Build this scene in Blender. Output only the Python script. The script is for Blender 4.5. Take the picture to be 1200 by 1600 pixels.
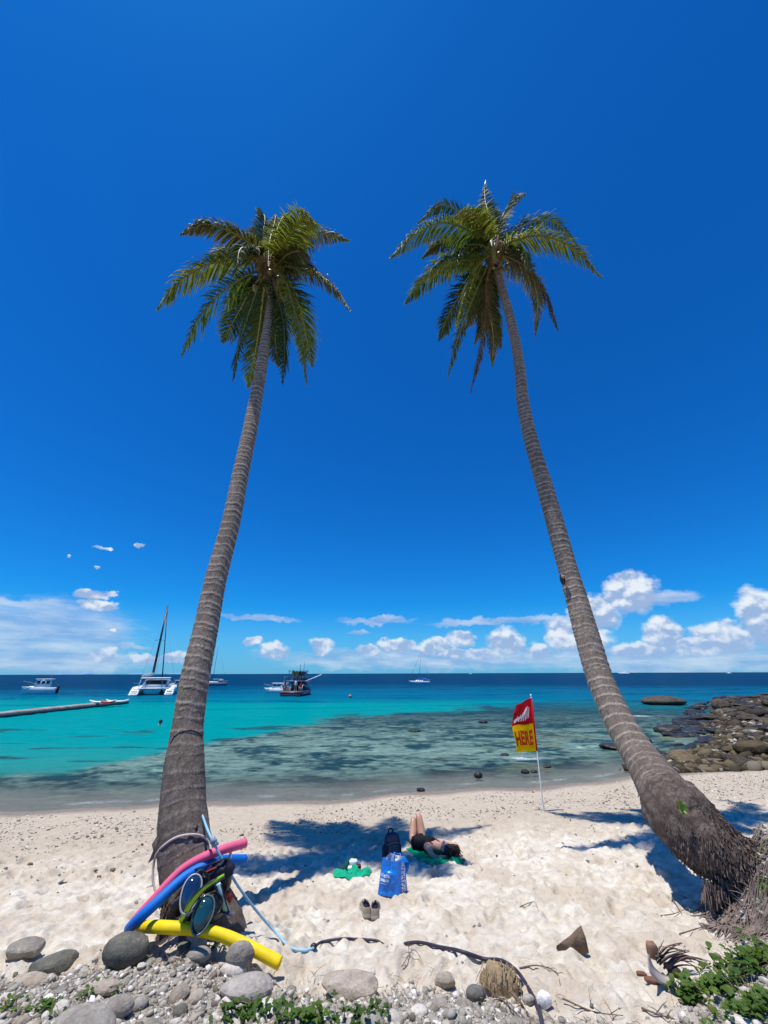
import bpy, bmesh, math, random
import numpy as np
from mathutils import Vector, Matrix, noise as mnoise

random.seed(7)
RNG = np.random.default_rng(11)
R = math.radians
scene = bpy.context.scene
C = scene.collection
for o in list(bpy.data.objects):
    bpy.data.objects.remove(o, do_unlink=True)

# ------------------------------------------------------------------ camera
CAM_H = 3.2
PITCH = R(22.8)
ROLL = R(0.19)
FPX = 600.0
F_ = np.array([0, math.cos(PITCH), math.sin(PITCH)])
U0 = np.array([0, -math.sin(PITCH), math.cos(PITCH)])
R0 = np.array([1.0, 0, 0])
UP_ = U0 * math.cos(ROLL) + R0 * math.sin(ROLL)
RT_ = R0 * math.cos(ROLL) - U0 * math.sin(ROLL)
cam_d = bpy.data.cameras.new('camera')
cam = bpy.data.objects.new('camera', cam_d)
C.objects.link(cam)
m = Matrix.Identity(4)
for i in range(3):
    m[i][0] = RT_[i]; m[i][1] = UP_[i]; m[i][2] = -F_[i]
m[2][3] = CAM_H
cam.matrix_world = m
cam_d.sensor_fit = 'VERTICAL'
cam_d.sensor_height = 36.0
cam_d.sensor_width = 27.0
cam_d.lens = 36.0 * FPX / 1600.0
cam_d.clip_start = 0.05
cam_d.clip_end = 60000
scene.camera = cam


def ray(px, py):
    u = (px - 600) / FPX
    v = (py - 800) / FPX
    return F_ + RT_ * u - UP_ * v


def pt(px, py, t):                       # point at depth t along the view axis
    return np.array([0, 0, CAM_H]) + ray(px, py) * t


def ptY(px, py, Y):                      # point at forward distance Y
    d = ray(px, py)
    return np.array([0, 0, CAM_H]) + d * (Y / d[1])


def wpt(px, py):                         # point on the water
    d = ray(px, py)
    return np.array([0, 0, CAM_H]) + d * (-CAM_H / d[2])


# ------------------------------------------------------------------ light
SUN_DIR = Vector((-0.205, -0.10, 1.0)).normalized()      # towards the sun
sun_d = bpy.data.lights.new('sun', 'SUN')
sun_d.energy = 4.7
sun_d.angle = R(0.53)
sun_d.color = (1.0, 0.955, 0.89)
sun = bpy.data.objects.new('sun', sun_d)
C.objects.link(sun)
sun.rotation_euler = SUN_DIR.to_track_quat('Z', 'Y').to_euler()
sun.location = (-3, 0, 40)

scene.render.engine = 'CYCLES'
scene.view_settings.view_transform = 'Standard'
scene.view_settings.look = 'None'
scene.view_settings.exposure = 0.12
scene.view_settings.gamma = 1.0
scene.view_settings.use_curve_mapping = False
scene.cycles.max_bounces = 8
scene.cycles.transparent_max_bounces = 12
scene.cycles.caustics_reflective = False
scene.cycles.caustics_refractive = False
scene.render.resolution_x = 768
scene.render.resolution_y = 1024


def lin(r, g, b, a=1.0):
    f = lambda c: (c / 255 / 12.92) if c / 255 <= 0.04045 else ((c / 255 + 0.055) / 1.055) ** 2.4
    return (f(r), f(g), f(b), a)


class NT:
    """tiny node helper"""
    def __init__(s, tree):
        s.t = tree
        tree.nodes.clear()

    def n(s, typ, ins=None, **kw):
        nd = s.t.nodes.new(typ)
        for k, v in kw.items():
            setattr(nd, k, v)
        if ins:
            for k, v in ins.items():
                s.set(nd, k, v)
        return nd

    def set(s, nd, k, v):
        sock = nd.inputs[k]
        if isinstance(v, bpy.types.NodeSocket):
            s.t.links.new(v, sock)
        else:
            sock.default_value = v

    def m(s, op, a, b=None, c=None, clamp=False):
        nd = s.t.nodes.new('ShaderNodeMath')
        nd.operation = op
        nd.use_clamp = clamp
        s.set(nd, 0, a)
        if b is not None: s.set(nd, 1, b)
        if c is not None: s.set(nd, 2, c)
        return nd.outputs[0]

    def mix(s, f, a, b, bt='MIX'):
        nd = s.t.nodes.new('ShaderNodeMix')
        nd.data_type = 'RGBA'
        nd.blend_type = bt
        s.set(nd, 0, f); s.set(nd, 6, a); s.set(nd, 7, b)
        return nd.outputs[2]

    def noise(s, vec, scale, detail=4, rough=0.55, dist=0.0, out=0):
        nd = s.t.nodes.new('ShaderNodeTexNoise')
        if vec is not None: s.set(nd, 'Vector', vec)
        nd.inputs['Scale'].default_value = scale
        nd.inputs['Detail'].default_value = detail
        nd.inputs['Roughness'].default_value = rough
        nd.inputs['Distortion'].default_value = dist
        return nd.outputs[out]

    def ramp(s, f, stops, interp='LINEAR'):
        nd = s.t.nodes.new('ShaderNodeValToRGB')
        s.set(nd, 0, f)
        cr = nd.color_ramp
        cr.interpolation = interp
        while len(cr.elements) < len(stops): cr.elements.new(0.5)
        for e, (p, c) in zip(cr.elements, stops):
            e.position = p
            e.color = c if hasattr(c, '__len__') else (c, c, c, 1)
        return nd.outputs[0]

    def mapr(s, v, a, b, c=0.0, d=1.0, smooth=False):
        nd = s.t.nodes.new('ShaderNodeMapRange')
        nd.interpolation_type = 'SMOOTHSTEP' if smooth else 'LINEAR'
        s.set(nd, 0, v); s.set(nd, 1, a); s.set(nd, 2, b); s.set(nd, 3, c); s.set(nd, 4, d)
        return nd.outputs[0]

    def scalev(s, vec, sx, sy, sz):
        nd = s.t.nodes.new('ShaderNodeMapping')
        s.set(nd, 0, vec)
        nd.inputs['Scale'].default_value = (sx, sy, sz)
        return nd.outputs[0]

    def attr(s, name, out='Fac'):
        nd = s.t.nodes.new('ShaderNodeAttribute')
        nd.attribute_name = name
        return nd.outputs[out]

    def bump(s, h, strength=0.5, dist=0.02, normal=None):
        nd = s.t.nodes.new('ShaderNodeBump')
        s.set(nd, 'Height', h)
        nd.inputs['Strength'].default_value = strength
        nd.inputs['Distance'].default_value = dist
        if normal is not None: s.set(nd, 'Normal', normal)
        return nd.outputs[0]

    @property
    def obj(s): return s.n('ShaderNodeTexCoord').outputs['Object']

    @property
    def pos(s): return s.n('ShaderNodeNewGeometry').outputs['Position']

    def out(s, sh):
        o = s.n('ShaderNodeOutputMaterial')
        s.t.links.new(sh, o.inputs[0])


# ------------------------------------------------------------------ world: daylight sky with far cumulus
world = bpy.data.worlds.new('World')
scene.world = world
world.use_nodes = True
w = NT(world.node_tree)
sky = w.n('ShaderNodeTexSky', sky_type='NISHITA', sun_disc=False)
sky.sun_elevation = math.asin(SUN_DIR.z)
sky.sun_rotation = math.atan2(SUN_DIR.x, SUN_DIR.y)
sky.altitude = 0
sky.air_density = 1.0
sky.dust_density = 0.25
sky.ozone_density = 3.0
gen = w.n('ShaderNodeTexCoord').outputs['Generated']
sep = w.n('ShaderNodeSeparateXYZ', {0: gen})
dx, dy, dz = sep.outputs
az = w.m('ARCTAN2', dx, dy)
el = w.m('ARCSINE', dz)
# the air's own colour: clear tropical sky, deeper than the model's default
hs = w.n('ShaderNodeHueSaturation', {'Color': sky.outputs[0], 'Saturation': 1.25, 'Value': 1.0, 'Hue': 0.5})
tint = w.mix(1.0, hs.outputs[0], (0.09, 0.84, 1.46, 1), 'MULTIPLY')
HAZE = w.mapr(el, 0.0, 0.16, 1.0, 0.0, True)
tint = w.mix(w.m('MULTIPLY', HAZE, 0.6), tint, (2.1, 4.9, 9.0, 1))

coordv = w.n('ShaderNodeCombineXYZ', {0: az, 1: el, 2: 0.0}).outputs[0]
wn = w.n('ShaderNodeTexNoise', {'Vector': w.scalev(coordv, 1, 1.3, 1), 'Scale': 22.0, 'Detail': 9.0, 'Roughness': 0.60})
wsep = w.n('ShaderNodeSeparateColor', {0: wn.outputs[1]})
waz = w.m('ADD', az, w.m('MULTIPLY', w.m('SUBTRACT', wsep.outputs[0], 0.5), 0.050))
wel = w.m('ADD', el, w.m('MULTIPLY', w.m('SUBTRACT', wsep.outputs[1], 0.5), 0.040))


def azel(px, py):
    d = ray(px, py)
    d = d / np.linalg.norm(d)
    return math.atan2(d[0], d[1]), math.asin(d[2])


def blobs(lst):
    acc = None; qa = None
    for px, py, wx, hy, hb in lst:
        a0, e0 = azel(px, py)
        a1, _ = azel(px + wx, py)
        _, e1 = azel(px, py - hy)
        _, e2 = azel(px, py + hb)
        da = w.m('DIVIDE', w.m('SUBTRACT', waz, a0), abs(a1 - a0))
        de = w.m('SUBTRACT', wel, e0)
        up = w.m('DIVIDE', w.m('MAXIMUM', de, 0.0), abs(e1 - e0))
        dn = w.m('DIVIDE', w.m('MINIMUM', de, 0.0), abs(e2 - e0))
        q = w.m('ADD', up, dn)
        r2 = w.m('ADD', w.m('MULTIPLY', da, da), w.m('MULTIPLY', q, q))
        f = w.m('SUBTRACT', 1.0, r2)
        if acc is None: acc = f; qa = q
        else:
            g = w.m('GREATER_THAN', f, acc)
            qa = w.m('ADD', w.m('MULTIPLY', q, g), w.m('MULTIPLY', qa, w.m('SUBTRACT', 1.0, g)))
            acc = w.m('MAXIMUM', acc, f)
    return acc, qa


cum = [(985, 928, 52, 38, 36), (930, 955, 46, 26, 30), (878, 990, 30, 26, 26), (905, 1000, 60, 26, 24),
       (1035, 990, 38, 28, 36), (1000, 1015, 60, 16, 20), (1190, 960, 48, 46, 60), (1130, 995, 58, 28, 36), (1085, 1010, 50, 16, 20),
       (720, 997, 26, 14, 14), (790, 1002, 32, 26, 24), (680, 1010, 34, 14, 16), (620, 1008, 36, 13, 14), (575, 1017, 22, 12, 12),
       (505, 1008, 22, 15, 18), (430, 1017, 28, 16, 16), (395, 1003, 16, 9, 9), (840, 1018, 26, 16, 16), (735, 1022, 60, 10, 10),
       (138, 933, 30, 12, 6), (172, 930, 14, 5, 4), (155, 947, 34, 8, 7), (163, 1026, 26, 14, 10), (178, 984, 8, 5, 4),
       (215, 851, 7, 4, 4), (163, 857, 16, 3.5, 3.5), (150, 889, 8, 3, 3), (108, 870, 5, 3, 3), (225, 1028, 30, 9, 9),
       (280, 1028, 34, 14, 12)]
thin = [(590, 969, 60, 6, 6), (400, 965, 70, 6, 5), (760, 972, 110, 6, 6), (860, 967, 60, 6, 6),
        (1040, 935, 60, 14, 12), (50, 985, 170, 55, 70), (20, 970, 140, 16, 12), (70, 968, 110, 10, 8), (40, 1005, 120, 20, 20), (110, 1035, 120, 24, 20), (185, 1010, 60, 6, 5), (700, 1028, 330, 16, 20), (1050, 1035, 300, 30, 20), (560, 987, 20, 4, 4), (30, 940, 90, 10, 12)]
F1, Q1 = blobs(cum)
F2, Q2 = blobs(thin)
n1 = w.noise(w.scalev(coordv, 1, 1.2, 1), 48.0, 8, 0.58)
D1 = w.mapr(w.m('ADD', F1, w.m('MULTIPLY', w.m('SUBTRACT', n1, 0.5), 1.0)), -0.10, 0.62, 0, 1, True)
D2 = w.mapr(w.m('ADD', F2, w.m('MULTIPLY', w.m('SUBTRACT', w.noise(w.scalev(coordv, 0.35, 1.6, 1), 40.0, 5, 0.6), 0.5), 1.6)), -0.35, 0.9, 0, 0.72, True)
# relief: billow noise compared with itself a little towards the light (up and left)
pA = w.scalev(coordv, 1, 1.15, 1)
mp = w.n('ShaderNodeMapping', {0: coordv})
mp.inputs['Scale'].default_value = (1, 1.15, 1)
mp.inputs['Location'].default_value = (-0.004, 0.013, 0)
rl = w.m('SUBTRACT', w.noise(pA, 24.0, 4, 0.5), w.noise(mp.outputs[0], 24.0, 4, 0.5))
lum = w.mapr(w.m('ADD', w.m('MULTIPLY', rl, 3.6), w.m('MULTIPLY', Q1, 0.42)), -0.34, 0.52, 0.0, 1.0, True)
ccol = w.mix(lum, (3.6, 5.0, 7.6, 1), (9.0, 9.5, 10.1, 1))
ccol = w.mix(w.m('MULTIPLY', w.mapr(el, 0.0, 0.10, 1.0, 0.0, True), 0.5), ccol, (2.9, 5.2, 8.6, 1))
s1 = w.mix(D2, tint, w.mix(w.mapr(w.noise(w.scalev(coordv, .5, 2.2, 1), 16.0, 5, .55), .4, .62), (2.9, 4.7, 8.0, 1), (6.6, 7.7, 9.3, 1)))
s2 = w.mix(w.m('MULTIPLY', D1, 0.93), s1, ccol)
bg = w.n('ShaderNodeBackground', {'Color': s2, 'Strength': 0.088})
wo = w.n('ShaderNodeOutputWorld')
world.node_tree.links.new(bg.outputs[0], wo.inputs[0])

# ------------------------------------------------------------------ numpy noise
def _h(ix, iy, iz):
    h = (ix.astype(np.int64) * 374761393 + iy.astype(np.int64) * 668265263 + iz.astype(np.int64) * 2147483647)
    h = (h ^ (h >> 13)) * 1274126177
    h = h & 0xffffffff
    h = (h ^ (h >> 16)) * 2246822519 & 0xffffffff
    return ((h ^ (h >> 15)) & 0xffffff) / float(0xffffff)


def vnoise(x, y, z=0.0):
    x = np.asarray(x, float); y = np.asarray(y, float); z = np.asarray(z, float) + np.zeros_like(x)
    xi = np.floor(x); yi = np.floor(y); zi = np.floor(z)
    fx = x - xi; fy = y - yi; fz = z - zi
    fx = fx * fx * (3 - 2 * fx); fy = fy * fy * (3 - 2 * fy); fz = fz * fz * (3 - 2 * fz)
    r = 0
    for a in (0, 1):
        for b in (0, 1):
            for c in (0, 1):
                r = r + _h(xi + a, yi + b, zi + c) * (fx if a else 1 - fx) * (fy if b else 1 - fy) * (fz if c else 1 - fz)
    return r


def fbm(x, y, z=0.0, o=4, g=0.5):
    s = 0; a = 1.0; t = 0; f = 1.0
    for i in range(o):
        s = s + a * vnoise(np.asarray(x) * f + 17.3 * i, np.asarray(y) * f - 9.1 * i, np.asarray(z) * f + 3.7 * i)
        t += a; a *= g; f *= 2.03
    return s / t


def sst(x, a, b):
    t = np.clip((x - a) / (b - a), 0, 1)
    return t * t * (3 - 2 * t)


# ------------------------------------------------------------------ mesh helpers
ORG = {}


def thing(name, label, cat, loc=(0, 0, 0), rotz=0.0, group=None):
    o = bpy.data.objects.new(name, None)
    o.empty_display_size = 0.2
    C.objects.link(o)
    o.location = tuple(loc)
    o.rotation_euler = (0, 0, rotz)
    o['label'] = label
    o['category'] = cat
    if group: o['group'] = group
    ORG[o.name] = np.array(loc, float)
    return o


def tag(o, label, cat, group=None, kind=None):
    if label: o['label'] = label
    if cat: o['category'] = cat
    if group: o['group'] = group
    if kind: o['kind'] = kind
    return o


class MB:
    """mesh builder: plain vertex and face lists"""
    def __init__(s):
        s.v = []; s.f = []; s.n = 0; s.col = []; s.uv = None

    def add(s, v, f, col=None):
        v = np.asarray(v, float).reshape(-1, 3)
        s.v.append(v)
        b = s.n
        for q in f: s.f.append(tuple(int(i) + b for i in q))
        s.n += len(v)
        s.col.append(np.full(len(v), 0.5 if col is None else col) if np.isscalar(col) or col is None else np.asarray(col, float))
        return b

    def box(s, c, d, rot=None, taper=(1, 1), bev=0.0, col=None):
        hx, hy, hz = [k / 2 for k in d]
        if bev > 0:
            b = min(bev, hx * .9, hy * .9, hz * .9)
            vv = []; lay = []
            for z, e in ((-hz, b), (-hz + b, 0), (hz - b, 0), (hz, b)):
                k = 1.0
                tx, ty = (1, 1) if z < 0 else taper
                ring = []
                ax, ay = hx * tx - e, hy * ty - e
                cc = b * 0.7
                for sx, sy, o2 in ((1, -1, 0), (1, -1, 1), (1, 1, 0), (1, 1, 1), (-1, 1, 0), (-1, 1, 1), (-1, -1, 0), (-1, -1, 1)):
                    if sx == 1 and sy == -1: p = (ax - cc, -ay) if o2 == 0 else (ax, -ay + cc)
                    elif sx == 1 and sy == 1: p = (ax, ay - cc) if o2 == 0 else (ax - cc, ay)
                    elif sx == -1 and sy == 1: p = (-ax + cc, ay) if o2 == 0 else (-ax, ay - cc)
                    else: p = (-ax, -ay + cc) if o2 == 0 else (-ax + cc, -ay)
                    ring.append((p[0], p[1], z))
                lay.append(len(vv)); vv += ring
            ff = []
            for L in range(3):
                for i in range(8):
                    j = (i + 1) % 8
                    ff.append((lay[L] + i, lay[L] + j, lay[L + 1] + j, lay[L + 1] + i))
            ff.append(tuple(reversed(range(8)))); ff.append(tuple(lay[3] + i for i in range(8)))
            v = np.array(vv)
        else:
            tx, ty = taper
            v = np.array([(-hx, -hy, -hz), (hx, -hy, -hz), (hx, hy, -hz), (-hx, hy, -hz),
                          (-hx * tx, -hy * ty, hz), (hx * tx, -hy * ty, hz), (hx * tx, hy * ty, hz), (-hx * tx, hy * ty, hz)])
            ff = [(0, 3, 2, 1), (4, 5, 6, 7), (0, 1, 5, 4), (1, 2, 6, 5), (2, 3, 7, 6), (3, 0, 4, 7)]
        if rot is not None: v = v @ np.array(rot).T
        return s.add(v + np.array(c), ff, col)

    def tube(s, P, rad, n=10, cap=True, col=None, closed=False, flat=1.0, up=None):
        P = np.asarray(P, float); m_ = len(P)
        rad = np.zeros(m_) + rad
        if closed:
            T = np.roll(P, -1, 0) - np.roll(P, 1, 0)
        else:
            T = np.gradient(P, axis=0)
        T /= np.linalg.norm(T, axis=1)[:, None] + 1e-12
        a = np.array(up if up is not None else (0, 0, 1.0))
        if abs(T[0] @ a) > .95: a = np.array([1.0, 0, 0])
        N = np.cross(T[0], a); N /= np.linalg.norm(N)
        V = []
        th = np.linspace(0, 2 * np.pi, n, endpoint=False)
        for i in range(m_):
            N = N - T[i] * (N @ T[i]); N /= np.linalg.norm(N) + 1e-12
            B = np.cross(T[i], N)
            V.append(P[i] + rad[i] * (np.outer(np.cos(th), N) + flat * np.outer(np.sin(th), B)))
        V = np.concatenate(V)
        F = []
        for i in range(m_ if closed else m_ - 1):
            i2 = (i + 1) % m_
            for j in range(n):
                k = (j + 1) % n
                F.append((i * n + j, i * n + k, i2 * n + k, i2 * n + j))
        if cap and not closed:
            F.append(tuple(reversed(range(n)))); F.append(tuple((m_ - 1) * n + j for j in range(n)))
        return s.add(V, F, col if np.isscalar(col) or col is None else np.repeat(col, n))

    def grid(s, fn, nu, nv, col=None):
        u, v = np.meshgrid(np.linspace(0, 1, nu), np.linspace(0, 1, nv), indexing='ij')
        P = fn(u, v)
        P = np.stack(P, -1).reshape(-1, 3)
        F = [(i * nv + j, (i + 1) * nv + j, (i + 1) * nv + j + 1, i * nv + j + 1) for i in range(nu - 1) for j in range(nv - 1)]
        return s.add(P, F, col)

    def ball(s, c, r, n=12, m=8, rot=None, fn=None, col=None):
        r = np.zeros(3) + r
        V = [(0, 0, 1)]
        for i in range(1, m):
            a = math.pi * i / m
            for j in range(n):
                b = 2 * math.pi * j / n
                V.append((math.sin(a) * math.cos(b), math.sin(a) * math.sin(b), math.cos(a)))
        V.append((0, 0, -1))
        V = np.array(V)
        if fn is not None: V = fn(V)
        V = V * r
        if rot is not None: V = V @ np.array(rot).T
        F = [(0, 1 + j, 1 + (j + 1) % n) for j in range(n)]
        for i in range(m - 2):
            for j in range(n):
                k = (j + 1) % n
                F.append((1 + i * n + j, 1 + (i + 1) * n + j, 1 + (i + 1) * n + k, 1 + i * n + k))
        L = len(V) - 1; b = 1 + (m - 2) * n
        F += [(L, b + (j + 1) % n, b + j) for j in range(n)]
        return s.add(V + np.array(c), F, col)

    def loft(s, rings, cap=True, col=None):
        n = len(rings[0]); V = np.concatenate([np.asarray(r, float) for r in rings])
        F = [(i * n + j, i * n + (j + 1) % n, (i + 1) * n + (j + 1) % n, (i + 1) * n + j) for i in range(len(rings) - 1) for j in range(n)]
        if cap:
            F.append(tuple(reversed(range(n)))); F.append(tuple((len(rings) - 1) * n + j for j in range(n)))
        return s.add(V, F, col)

    def build(s, name, mat, parent=None, smooth=False, local=False, solid=0.0):
        V = np.concatenate(s.v)
        if parent is not None and not local:
            p = parent
            while p.parent is not None: p = p.parent
            V = V - ORG[p.name]
        return mk(name, V, s.f, mat, parent, smooth, np.concatenate(s.col))


def mk(name, V, F, mat, parent=None, smooth=False, col=None, attrs=None):
    me = bpy.data.meshes.new(name)
    V = np.asarray(V, np.float32)
    nl = np.array([len(f) for f in F], np.int32)
    me.vertices.add(len(V)); me.vertices.foreach_set('co', V.ravel())
    me.loops.add(int(nl.sum()))
    me.polygons.add(len(F))
    if isinstance(F, np.ndarray): flat = F.ravel().astype(np.int32)
    else: flat = np.fromiter((i for f in F for i in f), np.int32, int(nl.sum()))
    me.polygons.foreach_set('loop_start', np.concatenate([[0], np.cumsum(nl)[:-1]]).astype(np.int32))
    me.loops.foreach_set('vertex_index', flat)
    me.update(calc_edges=True)
    me.validate()
    if smooth: me.polygons.foreach_set('use_smooth', np.ones(len(me.polygons), bool))
    if col is not None and len(me.vertices) == len(col):
        a = me.attributes.new('v', 'FLOAT', 'POINT'); a.data.foreach_set('value', np.asarray(col, np.float32))
    for k, vals in (attrs or {}).items():
        vals = np.asarray(vals, np.float32)
        if vals.ndim == 1:
            a = me.attributes.new(k, 'FLOAT', 'POINT'); a.data.foreach_set('value', vals)
        else:
            a = me.attributes.new(k, 'FLOAT_COLOR', 'POINT')
            a.data.foreach_set('color', np.concatenate([vals, np.ones((len(vals), 1), np.float32)], 1).ravel())
    o = bpy.data.objects.new(name, me)
    C.objects.link(o)
    if mat is not None: me.materials.append(mat)
    if parent is not None: o.parent = parent
    return o


def inst(src, name, loc, rot, scale, parent=None, mat=None):
    o = bpy.data.objects.new(name, src)
    C.objects.link(o)
    o.location = tuple(loc); o.rotation_euler = rot
    o.scale = scale if hasattr(scale, '__len__') else (scale,) * 3
    if parent is not None: o.parent = parent
    return o


def catmull(P, n):
    P = np.asarray(P, float)
    Q = np.vstack([2 * P[0] - P[1], P, 2 * P[-1] - P[-2]])
    # centripetal-ish by chord parameter
    d = np.concatenate([[0], np.cumsum(np.linalg.norm(np.diff(P[:, :3], axis=0), axis=1))])
    s_ = np.linspace(0, d[-1], n)
    out = []
    for x in s_:
        i = min(max(np.searchsorted(d, x) - 1, 0), len(P) - 2)
        t = (x - d[i]) / (d[i + 1] - d[i])
        p0, p1, p2, p3 = Q[i], Q[i + 1], Q[i + 2], Q[i + 3]
        h0 = d[i] - d[i - 1] if i > 0 else d[1] - d[0]
        h1 = d[i + 1] - d[i]
        h2 = d[i + 2] - d[i + 1] if i + 2 < len(d) else h1
        m1 = ((p2 - p1) / h1 * h0 + (p1 - p0) / h0 * h1) / (h0 + h1) * h1
        m2 = ((p3 - p2) / h2 * h1 + (p2 - p1) / h1 * h2) / (h1 + h2) * h1
        t2, t3 = t * t, t * t * t
        out.append((2 * t3 - 3 * t2 + 1) * p1 + (t3 - 2 * t2 + t) * m1 + (-2 * t3 + 3 * t2) * p2 + (t3 - t2) * m2)
    return np.array(out)


def nrm(v):
    v = np.asarray(v, float)
    return v / (np.linalg.norm(v) + 1e-12)


def frame(fwd, up=(0, 0, 1)):
    """columns: x = right, y = fwd, z = up"""
    y = nrm(fwd); x = nrm(np.cross(y, up)); z = np.cross(x, y)
    return np.stack([x, y, z], 1)


def text_mesh(s, size=1.0, bold=0.0, sub=2):
    cu = bpy.data.curves.new('lettering', 'FONT')
    cu.body = s; cu.size = size; cu.offset = bold
    cu.align_x = 'CENTER'; cu.align_y = 'CENTER'
    cu.resolution_u = 3
    ob = bpy.data.objects.new('lettering', cu)
    C.objects.link(ob)
    dg = bpy.context.evaluated_depsgraph_get()
    me = bpy.data.meshes.new_from_object(ob.evaluated_get(dg))
    bpy.data.objects.remove(ob)
    bpy.data.curves.remove(cu)
    bm = bmesh.new(); bm.from_mesh(me)
    bmesh.ops.triangulate(bm, faces=bm.faces)
    for _ in range(sub):
        es = [e for e in bm.edges if e.calc_length() > size * 0.12]
        if not es: break
        bmesh.ops.subdivide_edges(bm, edges=es, cuts=1)
        bmesh.ops.triangulate(bm, faces=bm.faces)
    bm.verts.ensure_lookup_table()
    V = np.array([v.co[:] for v in bm.verts]); F = [[v.index for v in f.verts] for f in bm.faces]
    bm.free(); bpy.data.meshes.remove(me)
    return V, F


# ------------------------------------------------------------------ materials
MATS = {}


def mat(name, base, rough=0.6, spec=0.5, var=0.0, vs=8.0, bump=0.0, bs=20.0, bd=0.01, metal=0.0, sub=None, coat=0.0, rnd=0.0, dirt=None):
    if name in MATS: return MATS[name]
    m_ = bpy.data.materials.new(name); m_.use_nodes = True
    t = NT(m_.node_tree)
    col = base if len(base) == 4 else (*base, 1)
    p = t.n('ShaderNodeBsdfPrincipled', {'Roughness': rough, 'Metallic': metal, 'Specular IOR Level': spec, 'Coat Weight': coat})
    c = col
    if var or rnd:
        nz = t.noise(t.obj, vs, 5, 0.6)
        f = t.mapr(nz, 0.3, 0.7, 1 - var, 1 + var)
        if rnd:
            oi = t.n('ShaderNodeObjectInfo').outputs['Random']
            f = t.m('MULTIPLY', f, t.mapr(oi, 0, 1, 1 - rnd, 1 + rnd))
        c = t.mix(1.0, col, t.n('ShaderNodeCombineColor', {0: f, 1: f, 2: f}).outputs[0], 'MULTIPLY')
        t.set(p, 'Roughness', t.mapr(nz, 0.3, 0.7, max(rough - .12, 0.02), min(rough + .12, 1)))
    if dirt:
        nd = t.noise(t.obj, dirt[1], 6, 0.65)
        c = t.mix(t.mapr(nd, 0.52, 0.72, 0, dirt[2], True), c, (*dirt[0], 1))
    t.set(p, 'Base Color', c)
    if bump:
        t.set(p, 'Normal', t.bump(t.noise(t.obj, bs, 5, 0.6), bump, bd))
    t.out(p.outputs[0])
    MATS[name] = m_
    return m_


# ------------------------------------------------------------------ lie of the land
def shore(x):
    x = np.asarray(x, float)
    xc = np.clip(x, -40, 22)
    return 13.2 + 0.18 * xc + 0.0065 * xc * xc + 0.18 * np.sin(xc * 0.9) + 0.07 * np.sin(xc * 2.3 + 1)


def bank_edge(x):
    return np.interp(x, [-8, -3, -1.5, -.74, .46, 1.05, 1.6, 1.9, 2.6, 3.0, 6], [4.5, 4.2, 4.15, 3.9, 3.75, 3.5, 3.3, 3.5, 4.0, 4.4, 5.2])


HEAD = np.array([(9.3, 16.4), (12.2, 19.3), (15.6, 22.4), (18.5, 27.5), (24, 34), (33, 45), (44, 55), (60, 66), (90, 80)])


def rockside(x, y):
    """signed distance-like measure, positive on the rocky headland (right of its edge)"""
    ex = np.interp(y, HEAD[:, 1], HEAD[:, 0], left=9.0, right=120)
    return x - ex


FP = []
_r = np.random.default_rng(5)
for i in range(1500):
    fy = _r.uniform(3.9, 11.0)
    fx = _r.uniform(-8.5, 9.5)
    FP.append((fx, fy, _r.uniform(0, 6.28), _r.uniform(.10, .16), _r.uniform(.05, .08), _r.uniform(.014, .042)))
FP = np.array(FP)


def relief(x, y, s):
    """trampled dry sand: soft lumps and foot dents"""
    dry = sst(s, 3.4, 5.2)
    b1 = np.abs(fbm(x * 2.1, y * 2.1, 0.3, 3) - .5) * 2
    b2 = np.abs(fbm(x * 5.3 + 9, y * 5.3, 4.3, 3) - .5) * 2
    b3 = np.abs(fbm(x * 11. + 3, y * 11., 6.3, 2) - .5) * 2
    z = dry * (0.10 * (b1 - .2) + 0.075 * (b2 - .2) + .05 * (b3 - .2))
    z = z + (0.012 + .01 * dry) * (fbm(x * 9, y * 9, 1.0, 3) - .5)
    z = z + 0.03 * (fbm(x * .8, y * .8, 7.7, 2) - .5) * sst(s, 0.2, 2)
    return z


def prints(x, y, s):
    z = np.zeros_like(x)
    sel = (s > 2.6) & (y < 12) & (np.abs(x) < 11)
    if not np.any(sel): return z
    idx = np.nonzero(sel)[0]
    xs = x[idx]; ys = y[idx]
    order = np.argsort(xs); xs = xs[order]; ys = ys[order]; zz = np.zeros_like(xs)
    for fx, fy, a, la, lb, dpt in FP:
        i0 = np.searchsorted(xs, fx - .34); i1 = np.searchsorted(xs, fx + .34)
        if i1 <= i0: continue
        X = xs[i0:i1] - fx; Y = ys[i0:i1] - fy
        c, sn = math.cos(a), math.sin(a)
        q = ((X * c + Y * sn) / la) ** 2 + ((-X * sn + Y * c) / lb) ** 2
        zz[i0:i1] += dpt * (-np.exp(-q * q * .8) + .55 * np.exp(-((np.sqrt(q) - 1.5) ** 2) * 5))
    out = np.zeros_like(xs); out[order] = zz
    z[idx] = out * sst(s[idx], 2.6, 4.2)
    return z


def base_z(x, y):
    s = shore(x) - y
    z = np.interp(s, [-600, -80, -30, -10, -3, 0, .8, 2.7, 5.8, 7.5, 8.75, 10, 12, 40],
                  [-20, -6, -2.2, -.7, -.2, 0, .085, .2, .53, .8, 1.0, 1.18, 1.3, 1.5])
    return z, s


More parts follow.
